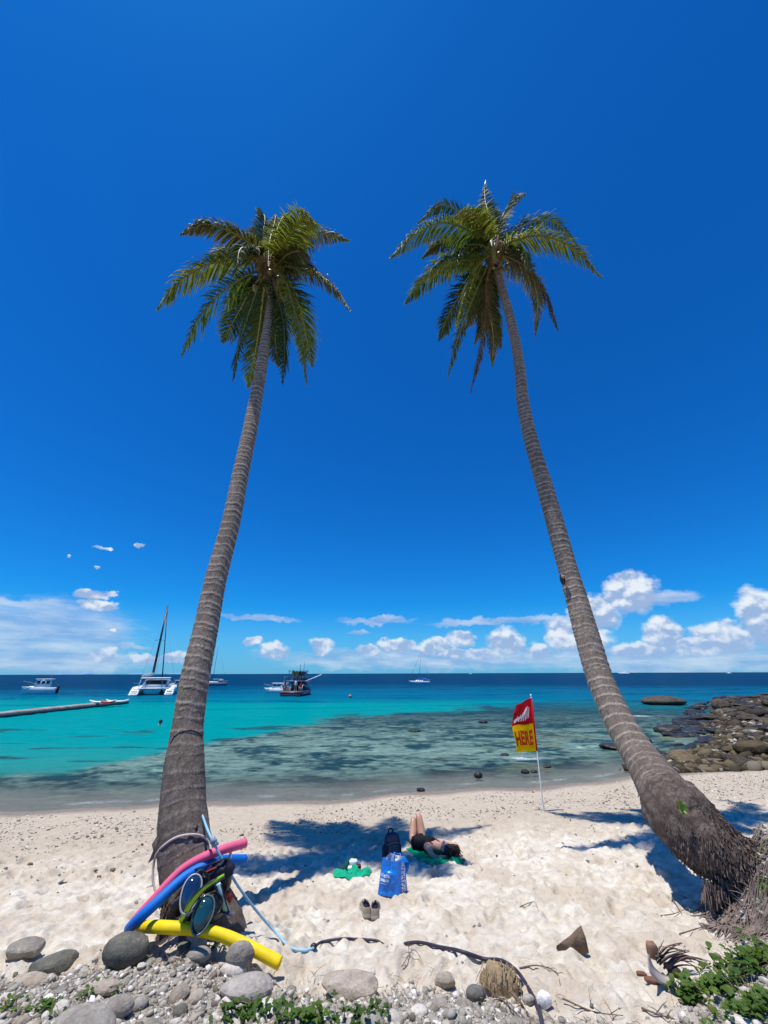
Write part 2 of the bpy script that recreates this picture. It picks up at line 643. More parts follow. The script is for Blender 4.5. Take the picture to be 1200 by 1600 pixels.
def gz(x, y, detail=True):
    x = np.atleast_1d(np.asarray(x, float)); y = np.atleast_1d(np.asarray(y, float))
    z, s = base_z(x, y)
    be = bank_edge(x) - y
    bank = sst(be, -.1, .7)
    z = z + .17 * bank + .05 * bank * (fbm(x * 2, y * 2, 2.2, 3) - .5) * 2
    # mound under the leaning palm on the right, and a low one round the left palm
    mm = 1 - np.sqrt(((x - 4.6) / 1.62) ** 2 + ((y - 4.50) / 1.0) ** 2)
    z = z + .68 * sst(mm, 0, .46)
    d3 = ((x + 1.6) / .85) ** 2 + ((y - 4.45) / .75) ** 2
    z = z + .20 * np.exp(-d3 ** 1.5)
    # headland
    rs = rockside(x, y)
    hl = sst(rs, -.6, 2.2) * sst(y, 15.6, 17.5) * (1 - sst(np.hypot(x, y), 95, 125)) * (1 - sst(y, 70, 82))
    hz = .06 + .011 * np.clip(rs, 0, 25) + .10 * (fbm(x * .5, y * .5, 3., 3) - .4) * sst(rs, 0, 3)
    z = np.where(hl > 0, z * (1 - hl) + np.maximum(hz, z) * hl, z)
    if detail:
        z = z + relief(x, y, s) * (1 - bank * .7) * (1 - hl) + prints(x, y, s) * (1 - bank)
    return z


_hx = np.arange(-10.0, 10.0, .02); _hy = np.arange(1.5, 14.0, .02)
_HX, _HY = np.meshgrid(_hx, _hy, indexing='ij')
_H = gz(_HX.ravel(), _HY.ravel()).reshape(_HX.shape)


def gfast(x, y):
    """height looked up in a 2 cm grid of the near beach"""
    x = np.atleast_1d(np.asarray(x, float)); y = np.atleast_1d(np.asarray(y, float))
    fx = (x + 10.0) / .02; fy = (y - 1.5) / .02
    ok = (fx >= 0) & (fx < len(_hx) - 1) & (fy >= 0) & (fy < len(_hy) - 1)
    i = np.clip(fx.astype(int), 0, len(_hx) - 2); j = np.clip(fy.astype(int), 0, len(_hy) - 2)
    u = fx - i; v = fy - j
    z = _H[i, j] * (1 - u) * (1 - v) + _H[i + 1, j] * u * (1 - v) + _H[i, j + 1] * (1 - u) * v + _H[i + 1, j + 1] * u * v
    if not ok.all():
        z = z.copy(); z[~ok] = gz(x[~ok], y[~ok])
    return z


def gnd(px, py, lift=0.0):
    """where the line of sight through a pixel meets the ground"""
    d = ray(px, py)
    for ts in (np.linspace(1.2, 11, 1100), np.linspace(11, 80, 900)):
        P = np.array([0, 0, CAM_H]) + ts[:, None] * d
        if P[-1, 2] > 3: continue
        z = gfast(P[:, 0], P[:, 1])
        i = np.nonzero(P[:, 2] < np.maximum(z, 0.0) + lift)[0]
        if len(i): return P[i[0]]
    return P[-1]


def gzz(x, y):
    fx = (x + 10.0) / .02; fy = (y - 1.5) / .02
    i = int(fx); j = int(fy)
    if 0 <= i < len(_hx) - 1 and 0 <= j < len(_hy) - 1:
        u = fx - i; v = fy - j
        return float(_H[i, j] * (1 - u) * (1 - v) + _H[i + 1, j] * u * (1 - v) + _H[i, j + 1] * (1 - u) * v + _H[i + 1, j + 1] * u * v)
    return float(gz(x, y)[0])


# polar sheet round the standpoint, fine where it is seen
def polar(az, rr):
    A, Rr = np.meshgrid(az, rr, indexing='ij')
    X = (np.sin(A) * Rr).ravel(); Y = (np.cos(A) * Rr).ravel()
    na, nr = len(az), len(rr)
    i = np.arange(na - 1)[:, None]; j = np.arange(nr - 1)[None, :]
    a = (i * nr + j).ravel()
    F = np.stack([a, a + 1, a + nr + 1, a + nr], 1)
    return X, Y, F


fine = np.radians(np.linspace(-60, 60, 620))
side = np.radians(np.linspace(60, 180, 60))[1:]
az_all = np.concatenate([-side[::-1], fine, side])
rr = np.concatenate([np.linspace(.3, 2.2, 20)[:-1], np.geomspace(2.2, 15, 400)[:-1], np.geomspace(15, 120, 110)[:-1], np.geomspace(120, 900, 14)])
GX, GY, GF = polar(az_all, rr)
GZ = gz(GX, GY)
gs = shore(GX) - GY
gbank = sst(bank_edge(GX) - GY + .25 * (fbm(GX * 3, GY * 3, 1, 3) - .5), -.1, .25)
gbank = np.maximum(gbank, sst(1 - np.sqrt(((GX - 4.6) / 1.62) ** 2 + ((GY - 4.50) / 1.0) ** 2), .0, .12))
grock = sst(rockside(GX, GY), -.4, .8) * sst(GY, 15.6, 17.3) * (1 - sst(np.hypot(GX, GY), 125, 140))
wet = 1 - sst(gs + .5 * (fbm(GX * .7, GY * .7, 5, 3) - .5), .25, .9)

m_ = bpy.data.materials.new('beach_sand'); m_.use_nodes = True
t = NT(m_.node_tree)
P_ = t.pos
n_big = t.noise(P_, 1.1, 4, .6)
n_mid = t.noise(P_, 7.0, 5, .62)
n_fin = t.noise(P_, 90.0, 4, .7)
n_grn = t.noise(P_, 420.0, 2, .6)
c = t.mix(t.mapr(n_mid, .35, .65), (.58, .50, .385, 1), (.80, .745, .63, 1))
c = t.mix(t.mapr(n_big, .42, .62, 0, .6, True), c, (.53, .43, .315, 1))
dry = t.attr('dry')
damp = t.mix(t.mapr(n_mid, .35, .65), (.47, .39, .285, 1), (.56, .48, .365, 1))
c = t.mix(dry, damp, c)
c = t.mix(t.mapr(n_fin, .60, .76, 0, .35), c, (.40, .33, .27, 1))
c = t.mix(t.mapr(n_grn, .62, .8, 0, .6), c, (.85, .82, .78, 1))
gr = t.mix(t.mapr(n_fin, .35, .65), (.20, .17, .145, 1), (.48, .43, .37, 1))
c = t.mix(t.m('MULTIPLY', t.attr('bank'), t.mapr(n_mid, .3, .6, .55, .95)), c, gr)
rk = t.mix(t.mapr(t.noise(P_, 3.0, 6, .7), .35, .65), (.045, .038, .022, 1), (.17, .135, .07, 1))
c = t.mix(t.attr('rock'), c, rk)
wt = t.attr('wet')
c = t.mix(wt, c, t.mix(1.0, c, (.52, .48, .46, 1), 'MULTIPLY'))
p = t.n('ShaderNodeBsdfPrincipled', {'Base Color': c, 'Specular IOR Level': .25})
t.set(p, 'Roughness', t.m('SUBTRACT', .95, t.m('MULTIPLY', wt, .45)))
h = t.m('ADD', t.m('MULTIPLY', n_mid, 1.2), t.m('MULTIPLY', n_fin, .40))
t.set(p, 'Normal', t.bump(h, .8, .05))
t.out(p.outputs[0])
MATS['sand'] = m_
ground = mk('beach', np.stack([GX, GY, GZ], 1), GF, MATS['sand'], None, True, None,
            {'wet': wet, 'bank': gbank, 'rock': grock, 'dry': sst(gs + .9 * (fbm(GX * .6, GY * .6, 5, 3) - .5), 3.6, 5.6)})
tag(ground, 'pale sand beach, trampled and lumpy in front, smooth towards the water', None, kind='structure')

# ------------------------------------------------------------------ the sea
faz = np.radians(np.concatenate([np.linspace(-85, -56, 20)[:-1], np.linspace(-56, 56, 520), np.linspace(56, 85, 20)[1:]]))
wr = np.concatenate([np.geomspace(9, 70, 330)[:-1], np.geomspace(70, 400, 70)[:-1], np.geomspace(400, 26000, 30)])
WX, WY, WF = polar(faz, wr)
ws = WY - shore(WX)                       # distance out from the waterline
rng_ = np.hypot(WX, WY)
amp = .055 * sst(ws, 0, 7) * (1 - sst(rng_, 60, 200))
WZ = amp * ((fbm(WX * .55 + .2 * WY, WY * 1.5, 1., 4) - .5) * 2.2 + .5 * (fbm(WX * 2.0, WY * 4.2, 8., 3) - .5))
WZ += .05 * np.exp(-((ws - 4.2 - 1.2 * fbm(WX * .3, WX * 0, 2, 2)) / .55) ** 2) * sst(fbm(WX * .35, WY * .2, 3, 2), .42, .6)
WZ += .012 * np.exp(-((ws - .9) / .3) ** 2)
gzw = gz(WX, WY, False)
keep = gzw < .22
# where the bottom is dark reef, and where it is bare sand under turquoise water
lx = np.array([-60, -30, -16, -11.5, -9.5, -8, -2.4, 11, 30, 60]); ly = np.array([6, 9, 13, 15.6, 20, 26, 38, 48, 62, 85.])
lim = np.interp(WX, lx, ly)
q = (lim - WY) / np.maximum(WY * .30, 2.) + 1.5 * (fbm(WX * .22, WY * .20, 6., 5, .6) - .5)
reef = sst(q + .5 * (fbm(WX * .9, WY * 1.1, 31., 4, .6) - .5), -.22, .42)
fleck = .75 * sst(fbm(WX * .25, WY * .9, 16., 3), .62, .70) * (WY < 30) * (1 - reef)
reef = np.clip(reef + fleck, 0, 1)
patch = fbm(WX * .55, WY * .9, 9.3, 5, .6)
p2 = fbm(WX * 1.5, WY * 3.2, 2.1, 4, .6)
far = sst(WY + 14 * (fbm(WX * .025, WY * .05, 4, 3) - .5) * 2 + 0.40 * np.clip(WX + 6, 0, 60), 46, 76)
far2 = sst(WY + 40 * (fbm(WX * .012, WY * .03, 14, 3) - .5) + .3 * np.abs(WX), 68, 150)
tq = np.array([.000, .225, .225]); tq2 = np.array([.020, .215, .190]); mid = np.array([.0, .105, .190]); deep = np.array([.0, .030, .088])
rf_d = np.array([.014, .045, .050]); rf_l = np.array([.14, .225, .185]); rf_g = np.array([.13, .16, .095])
L3 = lambda a, b, f: a * (1 - f)[:, None] + b * f[:, None]
colw = L3(np.tile(tq2, (len(WX), 1)), np.tile(tq, (len(WX), 1)), sst(ws, 3, 12))
dk = sst(fbm(WX * .07, WY * .35, 3.3, 4), .56, .66) * sst(WY, 26, 60)
colw = L3(colw, np.tile(mid, (len(WX), 1)), np.clip(far + .75 * dk, 0, 1))
colw = L3(colw, np.tile(deep, (len(WX), 1)), np.clip(far2 + .5 * dk * far, 0, 1))
p3_ = fbm(WX * 3.4, WY * 5.5, 22.1, 3, .6)
lightp = sst(patch * .9 + .45 * (p2 - .5) + .42 * (p3_ - .5) + .05, .34, .62) * (1 - .85 * sst(WY, 19, 40)) * (1 - np.clip(fleck * 2, 0, 1))
rc = L3(np.tile(rf_d, (len(WX), 1)), np.tile(rf_l, (len(WX), 1)), lightp)
rc = L3(rc, np.tile(rf_g, (len(WX), 1)), sst(fbm(WX * .4, WY * .6, 5.5, 3), .5, .66) * sst(WX, -2, 6) * (1 - sst(ws, 6, 11)))
rc = L3(rc, np.tile(np.array([.0, .05, .115]), (len(WX), 1)), sst(WY, 30, 62) * .85)
colw = L3(colw, rc, reef * (1 - far))
rip2 = (p2 - .5)
near = np.tile(np.array([.215, .225, .175]), (len(WX), 1))
colw = L3(near * (1 + 1.1 * (fbm(WX * .8, WY * 2.6, 7.1, 3) - .5))[:, None], colw, sst(ws + 1.8 * (p2 - .5), .0, 2.3))
opac = .22 + .78 * sst(ws, .2, 5.5)
foam = np.exp(-((ws - .35 - .25 * fbm(WX * .5, WX * 0 + 3, 1, 2)) / .10) ** 2) * sst(fbm(WX * 1.1, WY * .3, 12, 3), .5, .75) * .28
fx, fy = wpt(822, 1185)[:2]
foam += 1.1 * np.exp(-(((WX - fx) / .55) ** 2 + ((WY - fy) / .20) ** 2)) * sst(p2, .35, .6)
fx, fy = wpt(1003, 1119)[:2]
foam += 1.0 * np.exp(-(((WX - fx) / 1.2) ** 2 + ((WY - fy) / .4) ** 2)) * sst(p2, .35, .6)
fx, fy = wpt(940, 1168)[:2]
foam += .6 * np.exp(-(((WX - fx) / 1.6) ** 2 + ((WY - fy) / .25) ** 2)) * sst(p2, .5, .62)
idx = -np.ones(len(WX), int); idx[keep] = np.arange(keep.sum())
WF2 = WF[np.all(keep[WF], axis=1)]
m_ = bpy.data.materials.new('sea_water'); m_.use_nodes = True
t = NT(m_.node_tree)
P_ = t.pos
cw = t.attr('wcol', 'Color')
st1 = t.noise(t.scalev(P_, .5, 1.7, 1), 1.6, 5, .65)
st2 = t.noise(t.scalev(P_, .05, .30, 1), 1.5, 6, .6)
st3 = t.noise(t.scalev(P_, 1.0, 3.0, 1), 3.2, 4, .7)
k = t.m('MULTIPLY', t.mapr(st1, .32, .68, .62, 1.38), t.mapr(st2, .3, .7, .90, 1.10))
kr = t.m('MULTIPLY', k, t.mapr(st3, .32, .68, .66, 1.34))
kk = t.m('ADD', 1.0, t.m('MULTIPLY', t.m('SUBTRACT', kr, 1.0), t.attr('rip')))
cw = t.mix(1.0, cw, t.n('ShaderNodeCombineColor', {0: kk, 1: kk, 2: kk}).outputs[0], 'MULTIPLY')  # light and dark streaks of the ripples painted into the water colour
dif = t.n('ShaderNodeBsdfDiffuse', {'Color': cw})
tr = t.n('ShaderNodeBsdfTransparent', {'Color': (.86, .95, .95, 1)})
body = t.n('ShaderNodeMixShader', {0: t.attr('opac'), 1: tr.outputs[0], 2: dif.outputs[0]})
hh = t.m('ADD', t.m('MULTIPLY', st1, .6), t.m('MULTIPLY', st3, .35))
hh = t.m('ADD', hh, t.m('MULTIPLY', t.noise(t.scalev(P_, .22, .8, 1), .8, 5, .6), 1.6))
bn = t.bump(hh, .55, .16)
gl = t.n('ShaderNodeBsdfGlossy', {'Color': (.50, .82, .92, 1), 'Roughness': .12, 'Normal': bn})
fr = t.n('ShaderNodeFresnel', {'IOR': 1.33, 'Normal': bn})
ff = t.m('MINIMUM', t.m('MULTIPLY', fr.outputs[0], .5), .075)
sh = t.n('ShaderNodeMixShader', {0: ff, 1: body.outputs[0], 2: gl.outputs[0]})
fo = t.n('ShaderNodeBsdfDiffuse', {'Color': (.8, .82, .82, 1)})
fm = t.m('MULTIPLY', t.attr('foam'), t.mapr(t.noise(P_, 9, 5, .7), .35, .6), clamp=True)
sh2 = t.n('ShaderNodeMixShader', {0: fm, 1: sh.outputs[0], 2: fo.outputs[0]})
t.out(sh2.outputs[0])
rip = .22 + .78 * np.maximum(reef, 1 - sst(ws, 1, 4)) * (1 - sst(WY, 45, 90))
sea = mk('sea', np.stack([WX, WY, WZ], 1)[keep], idx[WF2], m_, None, True, None,
         {'wcol': colw[keep], 'opac': opac[keep], 'foam': foam[keep], 'rip': rip[keep]})
tag(sea, 'clear tropical sea, turquoise over sand and dark over reef, deep blue at the horizon', None, kind='structure')
# the sea floor far out, under the water

# ------------------------------------------------------------------ far islands on the horizon
def island(px0, px1, hpx, seed, dist=15000.0):
    a0 = azel(px0, 1052)[0]; a1 = azel(px1, 1052)[0]
    n = 40
    mb = MB()
    rings = []
    r_ = np.random.default_rng(seed)
    for k in range(n + 1):
        f = k / n
        a = a0 + (a1 - a0) * f
        hh_ = 8 + .55 * hpx * dist / 560 * (math.sin(math.pi * f) ** .7) * (.55 + .9 * float(fbm(f * 5 + seed, seed * 1.7, 0, 4)))
        ring = []
        for q_, z_ in ((-600, -25), (-300, hh_ * .7), (0, hh_), (300, hh_ * .7), (600, -25)):
            d_ = dist + q_
            ring.append((math.sin(a) * d_, math.cos(a) * d_, z_))
        rings.append(ring)
    mb.loft(rings, cap=True)
    o = mb.build('island', mat('island_haze_blue', (.16, .30, .50), .9, .1, .1, .01), None, True)  # blue of the distant haze is painted in as the islands' base colour
    return tag(o, None, None, kind='structure')


island(84, 118, 2.2, 1); island(122, 152, 3.4, 2); island(200, 232, 1.6, 3); island(262, 300, 1.6, 4)

# ------------------------------------------------------------------ stones
def rock_mesh(seed, sub=2, flat=.7, rough=.28, ang=0.0, elong=1.25):
    bm = bmesh.new()
    bmesh.ops.create_icosphere(bm, subdivisions=sub, radius=1)
    V = np.array([v.co[:] for v in bm.verts]); F = [[v.index for v in f.verts] for f in bm.faces]
    bm.free()
    r_ = np.random.default_rng(seed)
    o_ = r_.uniform(0, 50, 3)
    d = 1 + rough * 2 * (fbm(V[:, 0] * 1.1 + o_[0], V[:, 1] * 1.1 + o_[1], V[:, 2] * 1.1 + o_[2], 3) - .5)
    d += rough * .45 * (fbm(V[:, 0] * 4 + o_[1], V[:, 1] * 4 + o_[2], V[:, 2] * 4 + o_[0], 2) - .5)
    W = V * d[:, None]
    if ang > 0:                                  # chop with random planes for broken faces
        for _ in range(9):
            nn = nrm(r_.normal(size=3)); k = r_.uniform(.62, .85)
            e = W @ nn - k
            W = W - np.outer(np.clip(e, 0, None) * ang, nn)
    W = W * np.array([elong, 1, flat])
    me = bpy.data.meshes.new('stone')
    me.from_pydata(W.tolist(), [], F); me.update()
    if ang < .3:
        me.polygons.foreach_set('use_smooth', np.ones(len(me.polygons), bool))
    return me


def stone_mat(name, c1, c2, rough=.85, sc=3.0, spots=None, rnd=.25):
    m_ = bpy.data.materials.new(name); m_.use_nodes = True
    t = NT(m_.node_tree)
    P_ = t.pos
    a = t.noise(P_, sc * 3, 6, .7)
    b = t.noise(P_, sc * 14, 4, .7)
    c = t.mix(t.mapr(a, .32, .68), (*c1, 1), (*c2, 1))
    oi = t.n('ShaderNodeObjectInfo').outputs['Random']
    f = t.m('MULTIPLY', t.mapr(oi, 0, 1, 1 - rnd, 1 + rnd), t.mapr(b, .3, .7, .8, 1.18))
    c = t.mix(1.0, c, t.n('ShaderNodeCombineColor', {0: f, 1: f, 2: t.m('MULTIPLY', f, t.mapr(oi, 0, 1, .94, 1.03))}).outputs[0], 'MULTIPLY')
    if spots:
        c = t.mix(t.mapr(t.noise(P_, sc * 5, 5, .75), .55, .68, 0, .8, True), c, (*spots, 1))
    p = t.n('ShaderNodeBsdfPrincipled', {'Base Color': c, 'Roughness': rough, 'Specular IOR Level': .3})
    t.set(p, 'Normal', t.bump(t.m('ADD', a, t.m('MULTIPLY', b, .5)), .6, .06 / sc))
    t.out(p.outputs[0])
    MATS[name] = m_
    return m_


SM_grey = stone_mat('grey_stone', (.19, .17, .145), (.34, .31, .265), spots=(.45, .415, .36))
SM_pale = stone_mat('pale_stone', (.38, .345, .29), (.56, .52, .45), spots=(.28, .245, .20))
SM_tan = stone_mat('tan_stone', (.27, .22, .17), (.42, .36, .29), spots=(.20, .17, .15))
SM_dark = stone_mat('dark_stone', (.095, .092, .076), (.165, .160, .135), spots=(.23, .22, .19), rnd=.1)
SM_brown = stone_mat('brown_shore_rock', (.026, .020, .015), (.090, .070, .046), sc=.8, spots=(.15, .13, .09), rnd=.45)
SM_ochre = stone_mat('ochre_shore_rock', (.060, .044, .022), (.155, .118, .060), sc=.8, spots=(.06, .05, .04), rnd=.4)
SM_black = stone_mat('black_wet_rock', (.015, .014, .014), (.045, .04, .035), rough=.4, sc=.8, spots=(.10, .075, .04), rnd=.3)
SM_white = stone_mat('white_stone', (.72, .71, .70), (.85, .84, .83), spots=(.6, .58, .56), rnd=.05)
COB = [rock_mesh(i, 2, .50 + .1 * (i % 3), .36, 0.25 if i % 3 else .7, 1.1 + .12 * (i % 4)) for i in range(10)]
SHR = [rock_mesh(40 + i, 2, .48 + .12 * (i % 3), .36, .75, 1.2 + .2 * (i % 3)) for i in range(10)]
for me in COB:
    me.materials.append(SM_grey)
for me in SHR:
    me.materials.append(SM_brown)


def matcopy(meshes, mt):
    out = []
    for me in meshes:
        c = me.copy(); c.materials.clear(); c.materials.append(mt); out.append(c)
    return out


COBS = {'g': COB, 'p': matcopy(COB, SM_pale), 't': matcopy(COB, SM_tan), 'd': matcopy(COB, SM_dark)}
SHRS = {'b': SHR, 'o': matcopy(SHR, SM_ochre), 'k': matcopy(SHR, SM_black)}


def boulder(px, py, wpx, ratio, mt, label, cat='stone', seed=0, flat=None, name='stone', rot=0.0, ang=0.0, rough=.16, sink=.35, water=False, tilt=(0, 0), group=None):
    """a single marked stone; py is where its foot meets the ground"""
    g = wpt(px, py) if water else gnd(px, py)
    t_ = (g - np.array([0, 0, CAM_H])) @ F_
    wid = wpx * t_ / FPX
    me = rock_mesh(seed + 300, 3, 1.0, rough, ang, 1.0)
    me.materials.append(mt)
    o = bpy.data.objects.new(name, me); C.objects.link(o)
    hgt = wid * ratio
    o.scale = (wid / 2, wid / 2 * (.85 if water else .62), hgt * (1 if water else .80) / 2 * (1 / (1 - sink * .5)))
    o.rotation_euler = (tilt[0], tilt[1], rot)
    o.location = (g[0], g[1] + wid * (.32 if water else .14), (0 if water else g[2]) + hgt * (.5 - sink * .5))
    tag(o, label, cat, group)
    return o


boulder(186, 1518, 70, .70, SM_dark, 'large dark grey rounded boulder below the left end of the yellow noodle', 'boulder', 1, rough=.10, sink=.2)
boulder(112, 1640, 105, .46, SM_grey, 'wide pale grey flat boulder at the bottom left edge of the photo', 'boulder', 2, rough=.13, sink=.4)
boulder(545, 1560, 90, .30, SM_tan, 'flat grey brown slab lying right of the yellow noodle end', 'stone', 3, rough=.2, ang=.5)
boulder(368, 1524, 46, .95, SM_grey, 'upright speckled grey stone leaning on the yellow noodle', 'stone', 4, rough=.18, ang=.35, sink=.15)
boulder(307, 1507, 38, .55, SM_grey, 'smooth grey oval cobble under the middle of the yellow noodle', 'stone', 5, rough=.10, sink=.2)
boulder(302, 1488, 34, .75, SM_pale, 'yellowish pale cobble tucked beneath the yellow noodle', 'stone', 6, rough=.12, sink=.2)
boulder(75, 1524, 66, .40, SM_dark, 'dark angular rock left of the round boulder', 'rock', 7, rough=.2, ang=.6, rot=.3)
boulder(28, 1500, 60, .45, SM_grey, 'blue grey rock at the left edge above the pebbles', 'rock', 8, rough=.2, ang=.6)
boulder(180, 1592, 46, .62, SM_grey, 'blue grey cobble just right of the flat boulder', 'stone', 9, rough=.12, sink=.3)
boulder(382, 1568, 92, .34, SM_grey, 'flat light grey slab with a ragged edge above the green leaves', 'stone', 10, rough=.2, ang=.5)
boulder(745, 1570, 31, .78, SM_dark, 'dark brown round stone left of the fibrous husk', 'stone', 11, rough=.08, sink=.2)
boulder(697, 1545, 38, .50, SM_tan, 'sandy brown stone half buried left of the dark round stone', 'stone', 14, rough=.26, ang=.4, sink=.3)
boulder(853, 1580, 26, .95, SM_white, 'bright white upright stone beside the dark hose', 'stone', 12, rough=.20, ang=.35, sink=.15)
boulder(828, 1572, 20, .7, SM_grey, 'small grey stone touching the left side of the hose bend', 'stone', 13, rough=.12, sink=.2)
boulder(40, 1546, 56, .3, SM_tan, 'flat brown stone in the gravel at far left', 'stone', 15, rough=.2, ang=.4)
boulder(158, 1556, 44, .45, SM_tan, 'brown pitted stone under the dark round boulder', 'stone', 16, rough=.24, ang=.4)

# cobbles of the pebble bank: pieces of the ground they lie in
npc = 0
r_ = np.random.default_rng(21)
tries = 0
while npc < 270 and tries < 6000:
    tries += 1
    px = r_.uniform(-20, 1215); py = r_.uniform(1462, 1640)
    d = ray(px, py)
    # bank zone only
    g = gnd(px, py)
    x, y = g[0], g[1]
    be = float(bank_edge(x)) - y
    mound = 1 - math.sqrt(((x - 4.6) / 1.62) ** 2 + ((y - 4.50) / 1.0) ** 2)
    if be < -.06 and mound < .05: continue
    if r_.random() > (1.0 if px < 620 else .6): continue
    size = np.clip(r_.lognormal(math.log(.022), .52), .013, .080)
    if x > 1.0: size *= .8
    k = r_.choice(['g', 'p', 't', 'd'], p=[.42, .33, .19, .06])
    me = COBS[k][r_.integers(0, 10)]
    o = inst(me, 'stone', (x, y, g[2] + size * .25), (r_.uniform(-.3, .3), r_.uniform(-.3, .3), r_.uniform(0, 6.3)), size, ground)
    npc += 1

# small gravel, coral bits: far too many to count
def scatter(n, sampler, size, name, mt, label, sub=1, seed=3, flat=.6, cat=None, parent=None):
    r_ = np.random.default_rng(seed)
    bm = bmesh.new(); bmesh.ops.create_icosphere(bm, subdivisions=sub, radius=1)
    V0 = np.array([v.co[:] for v in bm.verts]); F0 = np.array([[v.index for v in f.verts] for f in bm.faces]); bm.free()
    x, y = sampler(n, r_)
    n = len(x)
    sz = size[0] * np.exp(r_.normal(0, size[1], n)); sz = np.clip(sz, size[0] * .35, size[0] * 3.2)
    z = gz(x, y) + sz * .15
    a = r_.uniform(0, 6.28, n)
    sc = np.stack([r_.uniform(.8, 1.6, n), r_.uniform(.7, 1.1, n), r_.uniform(.4, .85, n) * flat / .6], 1) * sz[:, None]
    V = V0[None] * (1 + .55 * (r_.random((n, len(V0), 1)) - .5)) * sc[:, None, :]
    c_, s_ = np.cos(a)[:, None], np.sin(a)[:, None]
    X = V[..., 0] * c_ - V[..., 1] * s_; Y = V[..., 0] * s_ + V[..., 1] * c_
    tz = r_.uniform(-.5, .5, n)[:, None]
    Z = V[..., 2] + X * tz
    V = np.stack([X + x[:, None], Y + y[:, None], Z + z[:, None]], -1).reshape(-1, 3)
    F = (F0[None] + (np.arange(n) * len(V0))[:, None, None]).reshape(-1, 3)
    col = np.repeat(r_.random(n), len(V0))
    o = mk(name, V, F, mt, parent, False, col)
    return tag(o, label, cat, kind='stuff')


def speck_mat(name, stops, rough=.9):
    m_ = bpy.data.materials.new(name); m_.use_nodes = True
    t = NT(m_.node_tree)
    c = t.ramp(t.attr('v'), stops)
    f = t.mapr(t.noise(t.pos, 60, 4, .7), .3, .7, .78, 1.2)
    c = t.mix(1.0, c, t.n('ShaderNodeCombineColor', {0: f, 1: f, 2: f}).outputs[0], 'MULTIPLY')
    p = t.n('ShaderNodeBsdfPrincipled', {'Base Color': c, 'Roughness': rough, 'Specular IOR Level': .25})
    t.out(p.outputs[0]); MATS[name] = m_
    return m_


GRV = speck_mat('gravel_mix', [(0, (.14, .115, .09, 1)), (.2, (.25, .225, .185, 1)), (.45, (.33, .305, .26, 1)), (.68, (.41, .365, .295, 1)), (.88, (.52, .48, .42, 1)), (1, (.76, .73, .68, 1))])
BIT = speck_mat('beach_bits', [(0, (.13, .10, .075, 1)), (.35, (.20, .16, .12, 1)), (.6, (.33, .28, .22, 1)), (.8, (.45, .39, .32, 1)), (1, (.8, .78, .74, 1))])


def s_bank(n, r_):
    x = r_.uniform(-4.6, 5.6, n * 3); y = r_.uniform(2.2, 5.2, n * 3)
    be = bank_edge(x) - y + r_.normal(0, .10, n * 3)
    mound = 1 - np.sqrt(((x - 4.6) / 1.62) ** 2 + ((y - 4.50) / 1.0) ** 2)
    ok = (be > 0.0) | (mound > .04)
    ok &= r_.random(n * 3) < np.where(x < .8, 1, .75)
    return x[ok][:n], y[ok][:n]


scatter(36000, s_bank, (.0098, .55), 'gravel', GRV, 'grey and white gravel of the bank in front', 1, 3)


def s_mid(n, r_):
    x = r_.uniform(-14, 16, n); s = r_.gamma(4.2, .68, n)
    y = shore(x) - s
    ok = (fbm(x * 1.2, y * 1.2, 5, 3) + r_.normal(0, .10, n) > .46) & (y > 6.0)
    return x[ok], y[ok]


scatter(15000, s_mid, (.0125, .45), 'coral_fragments', BIT, 'dark and pale coral fragments strewn over the damp sand', 1, 5, .45)


def s_dry(n, r_):
    x = r_.uniform(-7, 7, n); y = r_.uniform(3.6, 8.5, n)
    return x, y


scatter(420, s_dry, (.010, .5), 'leaf_litter', BIT, 'small dark litter scattered over the dry sand', 1, 9, .3)

# ------------------------------------------------------------------ rocky headland on the right
r_ = np.random.default_rng(33)
n = 0
cand = []
for _ in range(5000):
    y = r_.uniform(15.8, 64); side_ = r_.gamma(1.6, 2.2 if y > 24 else 1.4) - .9
    x = float(np.interp(y, HEAD[:, 1], HEAD[:, 0])) + side_
    if x > y * .98: continue
    cand.append((x, y))
used = []
for x, y in cand:
    if n >= 290: break
    t_ = y / 1.15
    sz = r_.lognormal(math.log(.15), .48) * (1 + y / 30)
    sz = float(np.clip(sz, .07 * (1 + y / 40), .65 + y * .010))
    if any((x - a) ** 2 + (y - b) ** 2 < (sz * .75 + c_ * .75) ** 2 * .8 for a, b, c_ in used): continue
    used.append((x, y, sz))
    rs = float(rockside(np.array([x]), np.array([y]))[0])
    k = 'k' if rs < .8 else ('o' if (y < 21 and r_.random() < .75) else ('b' if r_.random() < .8 else 'k'))
    z = max(gzz(x, y), -.05)
    inst(SHRS[k][r_.integers(0, 10)], 'rock', (x, y, z + sz * .14), (r_.uniform(-.25, .25), r_.uniform(-.25, .25), r_.uniform(0, 6.3)),
         (sz * 1.1, sz * r_.uniform(.7, 1), sz * r_.uniform(.5, .85)), ground)
    n += 1
SHB = speck_mat('headland_rubble', [(0, (.022, .018, .014, 1)), (.4, (.065, .05, .03, 1)), (.75, (.13, .10, .05, 1)), (.93, (.20, .17, .13, 1)), (1, (.45, .42, .37, 1))])


def s_head(n, r_):
    y = 15.8 + 34 * r_.random(n) ** 1.7; e = np.interp(y, HEAD[:, 1], HEAD[:, 0])
    x = e + r_.gamma(2, 1.5, n) - .9
    ok = x < y * 1.05
    return x[ok], y[ok]


scatter(9000, s_head, (.085, .45), 'rubble', SHB, 'brown rubble between the shore rocks', 1, 12)

